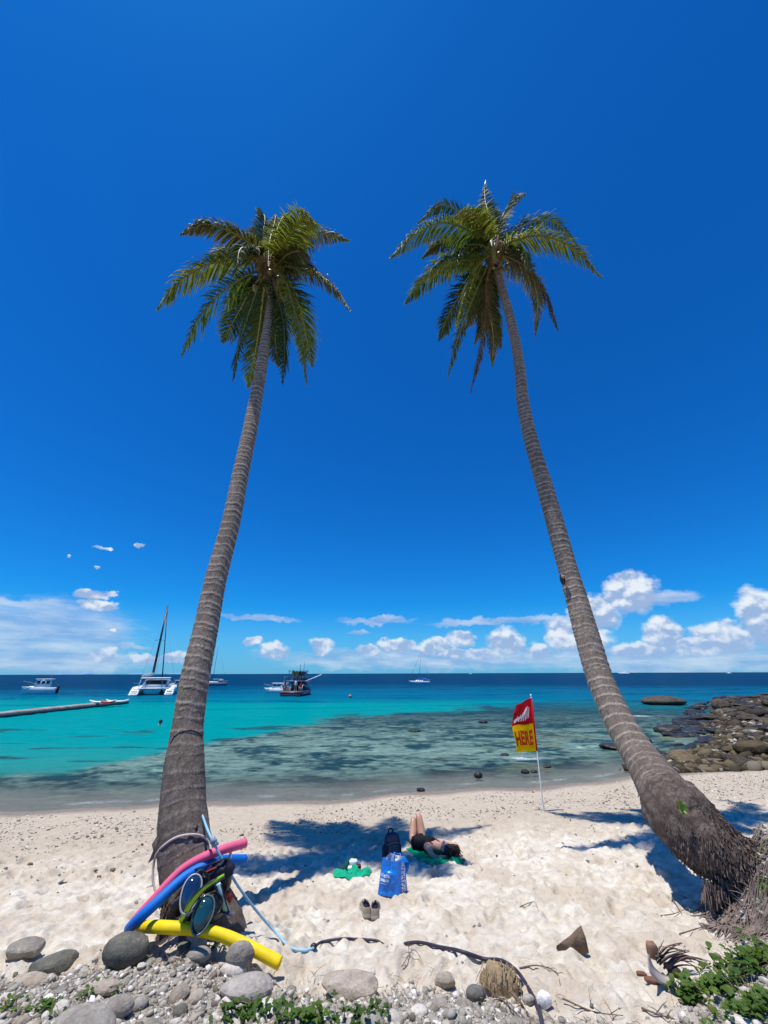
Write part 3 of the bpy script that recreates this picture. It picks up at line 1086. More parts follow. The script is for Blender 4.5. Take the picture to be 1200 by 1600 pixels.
boulder(1050, 1102, 66, .20, SM_brown, 'low rounded islet rock standing in the blue water off the headland', 'rock', 21, water=True, rough=.14, sink=.3)
boulder(1138, 1112, 28, .72, SM_brown, 'big dark square boulder at the outer tip of the headland', 'rock', 22, rough=.12, ang=.6, water=True, sink=.2)
boulder(1186, 1182, 56, .50, SM_ochre, 'large smooth yellowish boulder on the headland at the right edge', 'boulder', 23, rough=.16, ang=.8, sink=.25)
boulder(1150, 1178, 32, .42, SM_ochre, 'ochre slab rock beside the large yellowish boulder', 'rock', 28, rough=.16, ang=.6, sink=.25)
boulder(1190, 1120, 38, .36, SM_brown, 'bulky grey brown rock high on the headland at the right edge', 'rock', 24, rough=.15, ang=.5, sink=.2)
for i, (px, py, wp, rt, lb) in enumerate([
    (648, 1145, 20, .24, 'low black rock awash in the shallows in the middle of the bay'),
    (756, 1130, 15, .28, 'black rock awash straight above the flag side of the reef'),
    (748, 1216, 14, .62, 'round dark rock near the waterline left of the flag'),
    (658, 1237, 15, .28, 'small flat rock at the waterline above the sunbather'),
    (822, 1209, 16, .32, 'left one of two flat black rocks behind the flag pole'),
    (836, 1208, 11, .36, 'right one of two flat black rocks behind the flag pole'),
    (857, 1200, 14, .30, 'flat black rock right of the flag pole in the water'),
    (968, 1172, 46, .20, 'long flat black rock peeping out behind the leaning trunk'),
    (1053, 1146, 44, .28, 'broad black rock in the shallows before the headland'),
    (1015, 1160, 13, .5, 'small black rock in the water right of the leaning trunk'),
    (1026, 1177, 14, .6, 'rounded black rock touching the leaning trunk in the view'),
    (1110, 1134, 30, .26, 'dark wet slab rock at the edge of the headland inlet'),
    (1056, 1135, 9, .5, 'tiny dark rock furthest out in the inlet'),
    (1036, 1136, 12, .3, 'thin dark rock awash left in the inlet'),
    (790, 1181, 14, .24, 'black rock showing under the bottom corner of the flag')]):
    boulder(px, py, wp, rt, SM_black, lb, 'rock', 30 + i, name='rock', water=True, rough=.25, ang=.5, sink=.35)

# ------------------------------------------------------------------ palms
def bark_mat(name, dark, light, line, rough=.9, hue=0.0):
    m_ = bpy.data.materials.new(name); m_.use_nodes = True
    t = NT(m_.node_tree)
    P_ = t.pos
    a = t.noise(t.scalev(P_, 1, 1, .5), 14, 6, .7)
    b = t.noise(t.scalev(P_, 1, 1, .22), 60, 4, .75)
    g_ = t.noise(P_, 2.2, 4, .6)
    c = t.mix(t.mapr(a, .34, .66), (*dark, 1), (*light, 1))
    c = t.mix(t.mapr(g_, .35, .65, 0, .55), c, (*[k * .55 for k in light], 1))
    c = t.mix(t.mapr(t.noise(P_, 5.5, 6, .75), .56, .70, 0, .55, True), c, (.46, .42, .38, 1))
    c = t.mix(t.m('MULTIPLY', t.attr('v'), t.mapr(b, .25, .6, .35, 1.0)), c, (*line, 1))
    rtf = t.m('MULTIPLY', t.attr('rt'), t.mapr(t.noise(P_, 9, 5, .7), .38, .58, .25, .95), clamp=True)
    c = t.mix(rtf, c, (.075, .050, .042, 1))
    f = t.mapr(b, .3, .7, .62, 1.3)
    c = t.mix(1.0, c, t.n('ShaderNodeCombineColor', {0: f, 1: f, 2: f}).outputs[0], 'MULTIPLY')
    p = t.n('ShaderNodeBsdfPrincipled', {'Base Color': c, 'Roughness': rough, 'Specular IOR Level': .2})
    t.set(p, 'Normal', t.bump(t.m('ADD', a, t.m('MULTIPLY', b, .8)), .8, .02))
    t.out(p.outputs[0]); MATS[name] = m_
    return m_


BARK = bark_mat('palm_bark', (.125, .094, .074), (.29, .240, .198), (.54, .45, .36))
ROOT = bark_mat('palm_root', (.050, .032, .026), (.17, .12, .10), (.27, .21, .175))
FIB = mat('palm_fibre', (.16, .10, .055), .9, .2, .35, 20, .8, 60, .02)


def trunk(ctrl, name, parent, rough_fn, seed, ring_gap=.105):
    """ctrl rows: px, py, Y, width in px"""
    rows = []
    for row in ctrl:
        if len(row) == 5:                       # given directly in metres: x, y, z, radius
            rows.append(row[:4]); continue
        px, py, Y, wp = row
        P = ptY(px, py, Y)
        t_ = (P - np.array([0, 0, CAM_H])) @ F_
        rows.append((*P, wp * t_ / FPX / 2))
    S = catmull(rows, 900)
    P = S[:, :3]; rad = S[:, 3]
    L = np.concatenate([[0], np.cumsum(np.linalg.norm(np.diff(P, axis=0), axis=1))])
    n = 40
    T = np.gradient(P, axis=0); T /= np.linalg.norm(T, axis=1)[:, None]
    th = np.linspace(0, 2 * np.pi, n, endpoint=False)
    N = nrm(np.cross(T[0], (0, 1, 0)))
    V = np.zeros((900, n, 3)); col = np.zeros((900, n)); rt = np.zeros((900, n))
    # irregular ring scars
    r_ = np.random.default_rng(seed)
    gaps = []; x = 0
    while x < L[-1] + 1:
        x += ring_gap * (1.15 - .35 * min(x / L[-1], 1)) * r_.uniform(.5, 1.6); gaps.append(x)
    gaps = np.array(gaps)
    for i in range(900):
        N = N - T[i] * (N @ T[i]); N /= np.linalg.norm(N)
        B = np.cross(T[i], N)
        ph = L[i] + .030 * np.sin(th + seed + L[i] * .35) + .034 * (fbm(np.cos(th) * 1.6 + 5, np.sin(th) * 1.6, L[i] * .9, 2) - .5) * 2
        k = np.searchsorted(gaps, ph)
        lo = np.where(k > 0, gaps[np.maximum(k - 1, 0)], 0); hi = gaps[np.minimum(k, len(gaps) - 1)]
        f = (ph - lo) / (hi - lo + 1e-6)               # 0 just above a scar, 1 below the next
        rr_ = rough_fn(L[i], th, P[i])
        am = .5 + 1.2 * vnoise(np.cos(th) * 1.3 + seed, np.sin(th) * 1.3, L[i] * 3.1)
        saw = (.030 * (1 - f) - .010 + .022 * np.exp(-((f - .05) / .09) ** 2)) * am
        dr = rad[i] * (1 + saw * (1 - rr_[1]) + rr_[0])
        V[i] = P[i] + dr[:, None] * (np.outer(np.cos(th), N) + np.outer(np.sin(th), B))
        rt[i] = rr_[1]
        col[i] = np.exp(-((f - .07) / .11) ** 2) * (1 - .85 * rr_[1]) * np.clip(am, 0, 1.1)
    i = np.arange(899)[:, None]; j = np.arange(n)[None]
    F = np.stack([i * n + j, i * n + (j + 1) % n, (i + 1) * n + (j + 1) % n, (i + 1) * n + j], -1).reshape(-1, 4)
    V = V.reshape(-1, 3)
    cen = P
    V = V - ORG[parent.name]
    o = mk(name, V, F, BARK, parent, True, col.ravel(), {'rt': rt.ravel()})
    return o, P, rad, L


def fibres(name, parent, P0, D0, length, rad, n_, seed, mt, spread=.5, droop=.3, n_side=4):
    """clump of root fibres: n_ little tapering strands"""
    r_ = np.random.default_rng(seed)
    mb = MB()
    for k in range(n_):
        p, d = P0(r_)
        d = nrm(np.array(d) + r_.normal(0, spread, 3))
        l = length * r_.uniform(.5, 1.3)
        a = p; b = p + d * l * .5 + np.array([0, 0, -droop * l * .15]); c = p + d * l + np.array([0, 0, -droop * l * .6])
        mb.tube([a, b, c], [rad, rad * .8, rad * .25], n_side, False, r_.random())
    return mb


# fronds ---------------------------------------------------------------
def frond_mat(name, g1, g2, tip, transl=.35):
    m_ = bpy.data.materials.new(name); m_.use_nodes = True
    t = NT(m_.node_tree)
    nz = t.noise(t.pos, 3.5, 4, .6)
    c = t.mix(t.mapr(nz, .35, .65), (*g1, 1), (*g2, 1))
    c = t.mix(t.mapr(t.attr('v'), .55, 1.0, 0, .9), c, (*tip, 1))
    f = t.mapr(t.noise(t.pos, 30, 3, .6), .3, .7, .75, 1.3)
    c = t.mix(1.0, c, t.n('ShaderNodeCombineColor', {0: f, 1: f, 2: f}).outputs[0], 'MULTIPLY')
    p = t.n('ShaderNodeBsdfPrincipled', {'Base Color': c, 'Roughness': .62, 'Specular IOR Level': .18})
    tl = t.n('ShaderNodeBsdfTranslucent', {'Color': t.mix(1.0, c, (1.5, 1.7, .6, 1), 'MULTIPLY')})
    s = t.n('ShaderNodeMixShader', {0: transl, 1: p.outputs[0], 2: tl.outputs[0]})
    t.out(s.outputs[0]); MATS[name] = m_
    return m_


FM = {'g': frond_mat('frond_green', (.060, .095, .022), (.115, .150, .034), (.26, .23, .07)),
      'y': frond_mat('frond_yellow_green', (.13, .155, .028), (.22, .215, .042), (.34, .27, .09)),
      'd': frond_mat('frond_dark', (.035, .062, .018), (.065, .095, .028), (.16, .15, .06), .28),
      'b': frond_mat('frond_brown', (.10, .065, .030), (.19, .13, .06), (.26, .20, .12), .25),
      'm': frond_mat('frond_mottled', (.055, .075, .025), (.15, .12, .05), (.24, .18, .10), .3)}
RACH = mat('frond_stalk', (.24, .22, .07), .5, .4, .2, 6)
RACHB = mat('frond_stalk_brown', (.24, .15, .07), .7, .3, .2, 6)


def frond(parent, C0, pxs, t0, dt_tip, kind, seed, Lf=.68, dens=150, w0=.041, droop=.55, spread=1.0, label=None, gap=.0):
    """pxs: the rib's course in the view from the standpoint; built as a real 3D rib of real length"""
    r_ = np.random.default_rng(seed)
    nP = len(pxs)
    rib = [C0]
    for k, (a, b) in enumerate(pxs):
        f = (k + 1) / nP
        rib.append(pt(a, b, t0 + dt_tip * f ** 1.0))
    S = catmull(rib, 46)
    mb = MB()
    mb.tube(S, np.linspace(.042, .006, 46), 6, True, up=(0, 0, 1), flat=.7)
    fr = mb.build('frond', RACHB if kind == 'b' else RACH, parent, True)
    if label: fr['label'] = label
    T = np.gradient(S, axis=0); T /= np.linalg.norm(T, axis=1)[:, None]
    lf = MB()
    total = np.sum(np.linalg.norm(np.diff(S, axis=0), axis=1))
    nl = int(dens)
    out_dir = nrm((S[-1] - S[0]) * np.array([1, 1, 0]) + 1e-6)
    VV = []; FF = []; CC = []; nb = 0
    for k in range(nl):
        f = .14 + .86 * (k + r_.uniform(-.3, .3)) / nl
        f = min(max(f, .12), .998)
        x = f * 45; i = min(int(x), 44); u = x - i
        p = S[i] * (1 - u) + S[i + 1] * u; tt = nrm(T[i] * (1 - u) + T[i + 1] * u)
        up = np.array([0, 0, 1.0])
        if abs(tt @ up) > .9: up = nrm(up * .3 + out_dir * -1.0 * np.sign(tt[2] + 1e-9) * -1)
        s_ = nrm(np.cross(tt, up)); nn = np.cross(s_, tt)
        prof = math.sin(math.pi * min(1, (.10 + .90 * f)) ** .75) ** .55 if f < .999 else .2
        prof = max(.28, prof) * (1 - .45 * max(0, f - .8) / .2)
        for sd in (-1, 1):
            if r_.random() < gap: continue
            ln = Lf * 1.1 * prof * r_.uniform(.82, 1.12)
            fw = R(20 + 34 * f) + r_.normal(0, .10)
            D = s_ * sd * math.cos(fw) * spread + tt * math.sin(fw) + nn * r_.normal(.12, .16)
            D = nrm(D)
            g_ = droop * 1.0 * r_.uniform(.6, 1.35)
            q0 = p; d = D; pts = [q0]
            for st in range(3):
                d = nrm(d + np.array([0, 0, -1]) * g_ * (.55 + .35 * st))
                pts.append(pts[-1] + d * ln / 3)
            wv = nrm(tt * .8 + nn * .35 * r_.normal())
            ws_ = w0 * np.array([.75, 1.0, .78, .05]) * r_.uniform(.8, 1.15)
            v = []
            for q_, ww in zip(pts, ws_):
                v += [q_ - wv * ww / 2, q_ + wv * ww / 2]
            VV += v
            FF += [(nb, nb + 1, nb + 3, nb + 2), (nb + 2, nb + 3, nb + 5, nb + 4), (nb + 4, nb + 5, nb + 7, nb + 6)]
            c_ = np.clip(r_.normal(.32, .15), 0, 1)
            CC += [c_ * .6] * 2 + [c_] * 2 + [c_ + .12] * 2 + [c_ + .35 + .3 * (f > .8)] * 2
            nb += 8
    V = np.array(VV) - ORG[parent.name]
    lo = mk('leaflets', V, FF, FM[kind], fr, False, np.array(CC))
    return fr


def solve_dt(C0, tip, t0, L, sign):
    """depth offset that gives the rib a real length of about L"""
    a = pt(tip[0], tip[1], t0)
    lat = np.linalg.norm(a - C0)
    return sign * math.sqrt(max(0.05, L * L - lat * lat)) * .8


def crown(parent, C0, t0, specs, seed):
    for i, (pxs, kind, sign, kw) in enumerate(specs):
        dt = solve_dt(C0, pxs[-1], t0, kw.pop('L', 3.5), sign)
        frond(parent, C0 + np.array([0, 0, .0]), pxs, t0, dt, kind, seed + i, **kw)


def J(pts, ox, oy, sc):
    return [(ox + a / sc, oy + b / sc) for a, b in pts]


# ---- left palm
_f = ptY(314, 1452, 4.62); _fz = gzz(_f[0], _f[1])
LP = [(_f[0] + .03, _f[1] - .06, _fz - .45, .40, 0), (_f[0] + .01, _f[1] - .02, _fz - .05, .345, 0), (308, 1416, 4.64, 96), (303, 1388, 4.66, 83), (293, 1345, 4.74, 77), (288, 1300, 4.80, 71), (286, 1250, 4.9, 64),
      (288, 1200, 4.98, 57.5), (292.5, 1144, 5.08, 47), (305, 1060, 5.22, 42), (321, 985, 5.42, 36.5), (336, 910, 5.62, 32), (360, 820, 5.87, 27.5),
      (376, 740, 6.1, 24), (391, 670, 6.33, 21.5), (404, 600, 6.58, 18), (413, 545, 6.77, 15.5), (421, 490, 6.95, 12.5), (425, 445, 7.1, 11), (426, 425, 7.15, 9)]
lbase = _f
lroot = (float(lbase[0]), float(lbase[1]), gzz(lbase[0], lbase[1]))
pl = thing('palm_tree', 'tall left palm leaning right and seaward with noodles and dive gear at its foot', 'palm tree', lroot)


def rough_left(l, th, P):
    k = 1 - sst(np.array(l), 1.5, 2.7)
    flare = .22 * math.exp(-abs(l - .35) / .30) * (fbm(np.cos(th) * 3, np.sin(th) * 3, l * .6, 3) - .35) * 2
    crack = .12 * k * (fbm(np.cos(th) * 5, np.sin(th) * 5, l * 1.6, 4, .6) - .5) * 2
    small = .03 * (fbm(np.cos(th) * 8, np.sin(th) * 8, l * 7, 2) - .5)
    return flare + crack + small, np.full_like(th, float(k) * .55)


tl_, LPp, LPr, LPl = trunk(LP, 'trunk', pl, rough_left, 3)
lp_c = LPp[-1]
lt0 = (lp_c - np.array([0, 0, CAM_H])) @ F_
# roots at the foot
mb = MB(); r_ = np.random.default_rng(8)
iN = int(np.searchsorted(LPl, .85)); i0_ = int(np.searchsorted(LPl, .36))
for k in range(1500):
    a = r_.uniform(0, 2 * math.pi)
    ii = int(i0_ + (iN - i0_) * r_.uniform(0, 1) ** 2.2); c0 = LPp[ii]; rr_ = LPr[ii]
    dirr = np.array([math.cos(a), math.sin(a), 0])
    p0 = c0 + dirr * rr_ * r_.uniform(.94, 1.02)
    d = dirr * r_.uniform(.10, .5) + np.array([0, 0, -1.0]) + r_.normal(0, .15, 3)
    l = r_.uniform(.03, .09)
    mb.tube([p0, p0 + nrm(d) * l * .5, p0 + nrm(d + dirr * .1) * l], [.009, .007, .003], 4, False, r_.random() * .8)
o = mb.build('roots', ROOT, pl); o['kind'] = 'stuff'
# torn bark flap on the left side, frost-like split piece
mb = MB()
fa = ptY(256, 1290, 4.74); fb = ptY(258, 1330, 4.70); fc = ptY(233, 1348, 4.70); fd = ptY(239, 1318, 4.72)
th_ = np.array([0, .02, 0])
pts_ = [fa, fb, ptY(247, 1337, 4.7), fc, ptY(241, 1328, 4.7), fd]
mb.loft([[p_ - th_ for p_ in pts_], [p_ + th_ for p_ in pts_]])
mb.build('bark_flap', ROOT, pl)


def l_(pts): return J(pts, 220, 260, 3.333)


specs = [
    (l_([(600, 430), (480, 345), (340, 300), (210, 352)]), 'm', -1, dict(L=3.0, droop=.5, gap=.08, Lf=.5)),
    (l_([(590, 460), (480, 445), (400, 460), (360, 500)]), 'm', 1, dict(L=2.6, droop=.5, Lf=.5)),
    (l_([(560, 480), (400, 495), (210, 590), (85, 740)]), 'y', -1, dict(L=3.9, droop=.7)),
    (l_([(570, 560), (420, 660), (290, 800), (212, 985)]), 'g', -1, dict(L=4.0, droop=.4, dens=84)),
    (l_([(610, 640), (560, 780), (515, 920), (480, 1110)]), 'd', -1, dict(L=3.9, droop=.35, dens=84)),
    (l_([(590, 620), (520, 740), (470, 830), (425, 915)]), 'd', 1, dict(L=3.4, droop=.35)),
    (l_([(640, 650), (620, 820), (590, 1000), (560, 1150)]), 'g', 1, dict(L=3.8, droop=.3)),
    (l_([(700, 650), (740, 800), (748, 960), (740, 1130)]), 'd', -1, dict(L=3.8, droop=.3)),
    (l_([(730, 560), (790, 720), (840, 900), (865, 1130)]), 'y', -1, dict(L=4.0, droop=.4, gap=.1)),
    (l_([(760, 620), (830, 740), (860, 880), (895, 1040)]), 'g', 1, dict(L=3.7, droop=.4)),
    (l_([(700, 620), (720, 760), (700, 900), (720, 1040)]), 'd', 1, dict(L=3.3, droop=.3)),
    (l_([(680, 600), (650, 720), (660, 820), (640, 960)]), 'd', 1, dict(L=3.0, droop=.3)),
    (l_([(760, 520), (890, 545), (1010, 630), (1092, 750)]), 'm', -1, dict(L=3.5, droop=.8, Lf=.5)),
    (l_([(780, 500), (860, 510), (920, 550)]), 'b', 1, dict(L=2.0, droop=.7, Lf=.42)),
    (l_([(740, 470), (850, 390), (960, 352), (1085, 385)]), 'm', 1, dict(L=3.4, droop=.6, Lf=.52)),
    (l_([(730, 440), (790, 340), (850, 260), (915, 300)]), 'y', -1, dict(L=3.0, droop=.55)),
    (l_([(720, 420), (780, 330), (830, 290), (905, 340)]), 'g', 1, dict(L=3.0, droop=.5)),
    (l_([(690, 420), (710, 330), (740, 265), (785, 230)]), 'd', 1, dict(L=2.8, droop=.4, Lf=.45)),
    (l_([(670, 400), (690, 320), (705, 250)]), 'y', 1, dict(L=2.8, droop=.3, Lf=.4)),
    (l_([(640, 420), (640, 330), (645, 260), (605, 218)]), 'd', 1, dict(L=3.0, droop=.4, Lf=.42)),
    (l_([(630, 440), (600, 380), (590, 310)]), 'b', 1, dict(L=2.4, droop=.5, Lf=.4)),
    (l_([(600, 440), (560, 420), (520, 430), (500, 520)]), 'd', -1, dict(L=2.4, droop=.5, Lf=.45)),
    (l_([(720, 500), (760, 460), (830, 440), (880, 470)]), 'm', -1, dict(L=2.3, droop=.5, Lf=.45)),
    (l_([(610, 600), (560, 590), (500, 660), (470, 760)]), 'g', 1, dict(L=3.0, droop=.5, Lf=.5)),
]
CL = pt(*l_([(665, 535)])[0], lt0)
crown(pl, CL, lt0, specs, 100)


def crown_heart(parent, Cc, seed, nuts):
    r_ = np.random.default_rng(seed)
    for k in range(9):                                  # leaf bases wrapping the top
        a = 2 * math.pi * k / 9 + r_.uniform(-.2, .2)
        mb = MB()
        d = np.array([math.cos(a), math.sin(a), 0])
        p0 = Cc - np.array([0, 0, .55]) + d * .10
        mb.tube([p0, p0 + d * .12 + np.array([0, 0, .3]), p0 + d * .30 + np.array([0, 0, .75])], [.10, .085, .03], 8, True, flat=.45, up=d)
        mb.build('leaf_base', FIB if k % 3 else RACH, parent, True)
    for k in range(nuts):
        a = r_.uniform(0, 2 * math.pi)
        rr_ = r_.uniform(.22, .36)
        c_ = Cc + np.array([math.cos(a) * rr_, math.sin(a) * rr_, -.35 - r_.uniform(0, .25)])
        mb = MB(); mb.ball(c_, (.085, .085, .11), 12, 8)
        mb.build('coconut', mat('coconut_husk', (.20, .17, .05), .5, .4, .3, 9, rnd=.4), parent, True)
    for k in range(5):
        a = r_.uniform(0, 2 * math.pi); d = np.array([math.cos(a), math.sin(a), 0])
        mb = MB()
        P = catmull([Cc - np.array([0, 0, .3]) + d * .1, Cc + d * .35 + np.array([0, 0, -.1]), Cc + d * .62 + np.array([0, 0, -.45])], 10)
        mb.tube(P, np.linspace(.02, .012, 10), 6)
        for q in range(14):
            b = P[4 + q % 6]; dd = nrm(r_.normal(0, 1, 3) + np.array([0, 0, -1.2]))
            mb.tube([b, b + dd * .2, b + dd * .3 + np.array([0, 0, -.08])], [.008, .006, .003], 4, False)
        mb.build('flower_stalk', mat('flower_stalk', (.36, .24, .07), .7, .3, .2, 10), parent, True)


crown_heart(pl, CL, 5, 7)
mb = MB(); mb.ball(pt(412, 428, lt0 - .25), (.10, .09, .08), 10, 8)
mb.build('dry_spathe', mat('pale_spathe', (.6, .57, .5), .7, .3, .2, 9), pl, True)

# ---- right palm
RP = [(4.35, 4.35, .80, .34, 0), (4.05, 4.50, 1.15, .31, 0), (1200, 1366, 4.62, 66), (1156, 1346, 4.74, 72), (1120, 1326, 4.88, 82), (1088, 1300, 5.05, 84), (1063, 1272, 5.2, 82), (1043, 1246, 5.45, 74), (1024, 1216, 5.7, 64), (1001, 1182, 6.0, 52),
      (978, 1146, 6.3, 46), (957, 1105, 6.55, 41), (939, 1065, 6.75, 38.5), (919, 1000, 7.0, 36), (902, 940, 7.2, 32), (889, 895, 7.33, 28.5),
      (868, 820, 7.45, 26.5), (851, 760, 7.55, 24), (833, 700, 7.64, 21), (818, 635, 7.72, 18.5), (811, 568, 7.78, 15.5), (799, 505, 7.84, 13.5), (787, 460, 7.88, 12), (776, 425, 7.9, 11)]
rb_ = np.array([3.9, 4.55, 1.2])
rroot = (float(rb_[0]), float(rb_[1]), gzz(rb_[0], rb_[1]))
pr = thing('palm_tree', 'tall right palm with a curved swollen root end growing out of the stony mound', 'palm tree', rroot)


def rough_right(l, th, P):
    # distances measured back from the elbow, where smooth ringed bark starts
    e = float(np.linalg.norm(P - ptY(1050, 1262, 5.3))) * (1 if P[1] > 5.3 else -1)
    k = 1 - sst(np.array(e), -.02, .26)
    k2 = 1 - sst(np.array(e), .2, 1.5)
    kk = .30 * float(k) * (fbm(np.cos(th) * 4, np.sin(th) * 4, l * 3.2, 4, .6) - .45) * 2
    bul = .17 * math.exp(-((e + .16) / .22) ** 2)
    neck = -.16 * math.exp(-((e + .72) / .24) ** 2)
    crack = .035 * float(k2) * (fbm(np.cos(th) * 6, np.sin(th) * 6, l * 2, 3) - .5) * 2
    return kk + bul + neck + crack, np.clip(np.full_like(th, max(float(k), float(k2) * .5)), 0, 1)


tr_, RPp, RPr, RPl = trunk(RP, 'trunk', pr, rough_right, 9)
# dark root coat round the swollen end
mb = MB(); r_ = np.random.default_rng(18)
LB_ = float(RPl[int(np.argmin([np.linalg.norm(p_ - ptY(1050, 1262, 5.3)) for p_ in RPp]))])
iA = int(np.searchsorted(RPl, .40)); iN = int(np.searchsorted(RPl, LB_ + .28))
def edge_fade(ii, r_):
    return r_.random() < sst(np.array(float(ii)), iN - 70, iN) * .95


for k in range(8500):
    ii = int(iA + r_.uniform(0, 1) ** 1.1 * (iN - iA)); c0 = RPp[ii]; rr_ = RPr[ii]
    Tn = nrm(RPp[ii + 1] - RPp[ii])
    if edge_fade(ii, r_): continue
    a = r_.uniform(0, 2 * math.pi)
    n1_ = nrm(np.cross(Tn, (0, 1, 0))); n2_ = np.cross(Tn, n1_)
    dirr = n1_ * math.cos(a) + n2_ * math.sin(a)
    edge_ = RPl[ii] / LB_
    p0 = c0 + dirr * rr_ * (1.0 + .11 * math.exp(-((RPl[ii] - LB_ + .22) / .26) ** 2)) * r_.uniform(.93, 1.05)
    d = dirr * r_.uniform(.15, .5) + np.array([0, 0, -1.0]) - Tn * .2 + r_.normal(0, .25, 3)
    l = r_.uniform(.015, .055) * (1.5 if edge_ < .5 else 1)
    mb.tube([p0, p0 + nrm(d) * l * .5, p0 + nrm(d + dirr * .2) * l], [.006, .005, .002], 4, False, r_.random() * .9)
o = mb.build('root_coat', ROOT, pr); o['kind'] = 'stuff'
# roots hanging down into the mound
mb = MB()
for k in range(5200):
    x = 2.98 + .95 * r_.random() ** 1.3; y = r_.uniform(3.75, 5.15)
    mm_ = 1 - math.sqrt(((x - 4.6) / 1.62) ** 2 + ((y - 4.50) / 1.0) ** 2)
    if mm_ < -.02 or mm_ > .50 or r_.random() > 1.15 - 2.6 * mm_: continue
    z = gzz(x, y)
    gx_ = (gzz(x + .03, y) - z) / .03; gy_ = (gzz(x, y + .03) - z) / .03
    d = nrm(np.array([-gx_, -gy_, 0]) + r_.normal(0, .45, 3) * np.array([1, 1, 0]) + 1e-6)
    l = r_.uniform(.04, .15)
    P3 = []
    for q in range(3):
        xx, yy = x + d[0] * l * q / 2, y + d[1] * l * q / 2
        P3.append((xx, yy, gzz(xx, yy) + (.022, .018, .004)[q] * r_.uniform(.4, 1.6)))
    mb.tube(P3, [.0075, .0065, .003], 4, False, r_.random())
for k in range(620):                                    # short free-hanging strands under the trunk's end
    px = r_.uniform(1100, 1150); f = (px - 1100) / 50
    top = np.array(ptY(px, 1362 + 14 * f * 0 + 20 * r_.random() * (1 - f) + 8, 4.72 + .2 * r_.random()))
    l = r_.uniform(.04, .12); d = nrm(np.array([-.1 + r_.normal(0, .2), r_.normal(0, .15), -1.0]))
    top = top + d * r_.uniform(0, .12)
    mb.tube([top, top + d * l * .5, top + d * l], [.007, .006, .003], 4, False, r_.random())
o = mb.build('roots', mat('root_mat_pale', (.20, .155, .13), .95, .15, .5, 9), pr); o['kind'] = 'stuff'
# small green sprout on the trunk
sp0 = ptY(1060, 1260, 4.80)
mb = MB()
for k in range(16):
    a = r_.uniform(0, 6.28); d = nrm(np.array([math.cos(a), -.9, math.sin(a) * .9 + .2]))
    w_ = nrm(np.cross(d, (0, 1, .2))) * .018
    q_ = sp0 + d * .01
    mb.add([q_, q_ + d * .035 + w_, q_ + d * .075, q_ + d * .035 - w_], [(0, 1, 2, 3)], .3)
mb.build('sprout', mat('sprout_green', (.24, .38, .05), .6, .3, .2, 30), pr)


def r2(pts): return J(pts, 590, 260, 3.243)


specs = [
    (r2([(470, 330), (340, 285), (190, 345), (62, 465)]), 'g', -1, dict(L=3.8, droop=.65)),
    (r2([(500, 310), (430, 240), (310, 200), (200, 290)]), 'd', 1, dict(L=3.5, droop=.6, Lf=.5)),
    (r2([(480, 400), (390, 380), (290, 400), (225, 465)]), 'm', 1, dict(L=3.0, droop=.55, Lf=.5)),
    (r2([(510, 470), (400, 480), (270, 540), (180, 590)]), 'y', -1, dict(L=3.6, droop=.55, Lf=.45)),
    (r2([(480, 450), (350, 480), (220, 590), (138, 695)]), 'g', 1, dict(L=3.7, droop=.6)),
    (r2([(540, 470), (470, 560), (430, 700), (395, 820)]), 'y', -1, dict(L=3.3, droop=.3)),
    (r2([(530, 520), (440, 620), (370, 730), (310, 880)]), 'd', 1, dict(L=3.4, droop=.35)),
    (r2([(540, 540), (470, 700), (410, 860), (355, 1070)]), 'g', -1, dict(L=3.9, droop=.35, Lf=.45, spread=.7)),
    (r2([(555, 560), (545, 760), (515, 950), (470, 1145)]), 'b', -1, dict(L=3.9, droop=.25, spread=.35, Lf=.45)),
    (r2([(560, 560), (560, 700), (585, 850), (580, 1010)]), 'm', 1, dict(L=3.6, droop=.3, Lf=.5)),
    (r2([(560, 580), (580, 740), (600, 830), (625, 920)]), 'd', 1, dict(L=3.2, droop=.35, Lf=.48)),
    (r2([(545, 540), (520, 680), (530, 800), (490, 900)]), 'm', 1, dict(L=3.2, droop=.3, Lf=.45)),
    (r2([(560, 540), (500, 640), (490, 740), (440, 830)]), 'b', 1, dict(L=3.0, droop=.3, Lf=.45)),
    (r2([(640, 470), (720, 510), (800, 620), (800, 860)]), 'm', 1, dict(L=3.6, droop=.45, Lf=.5)),
    (r2([(640, 450), (740, 500), (850, 640), (915, 830)]), 'b', -1, dict(L=3.7, droop=.5, Lf=.55)),
    (r2([(640, 400), (790, 350), (970, 400), (1135, 560)]), 'y', -1, dict(L=4.0, droop=.75, Lf=.60)),
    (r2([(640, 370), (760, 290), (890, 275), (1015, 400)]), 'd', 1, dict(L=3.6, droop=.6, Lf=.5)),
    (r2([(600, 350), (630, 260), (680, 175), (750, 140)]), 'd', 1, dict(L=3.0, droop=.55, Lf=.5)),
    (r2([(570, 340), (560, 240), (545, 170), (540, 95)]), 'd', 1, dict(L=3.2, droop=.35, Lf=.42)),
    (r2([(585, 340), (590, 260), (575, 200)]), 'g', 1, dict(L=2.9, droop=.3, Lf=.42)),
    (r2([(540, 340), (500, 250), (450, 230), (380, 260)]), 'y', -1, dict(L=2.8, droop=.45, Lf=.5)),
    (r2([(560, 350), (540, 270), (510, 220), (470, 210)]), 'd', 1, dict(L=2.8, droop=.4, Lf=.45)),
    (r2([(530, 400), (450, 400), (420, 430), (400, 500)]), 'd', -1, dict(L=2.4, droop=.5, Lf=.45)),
    (r2([(660, 420), (740, 430), (760, 520)]), 'g', -1, dict(L=2.2, droop=.5, Lf=.4)),
]
rt0 = (RPp[-1] - np.array([0, 0, CAM_H])) @ F_
CR = pt(*r2([(590, 440)])[0], rt0)
crown(pr, CR, rt0, specs, 200)
crown_heart(pr, CR, 6, 5)
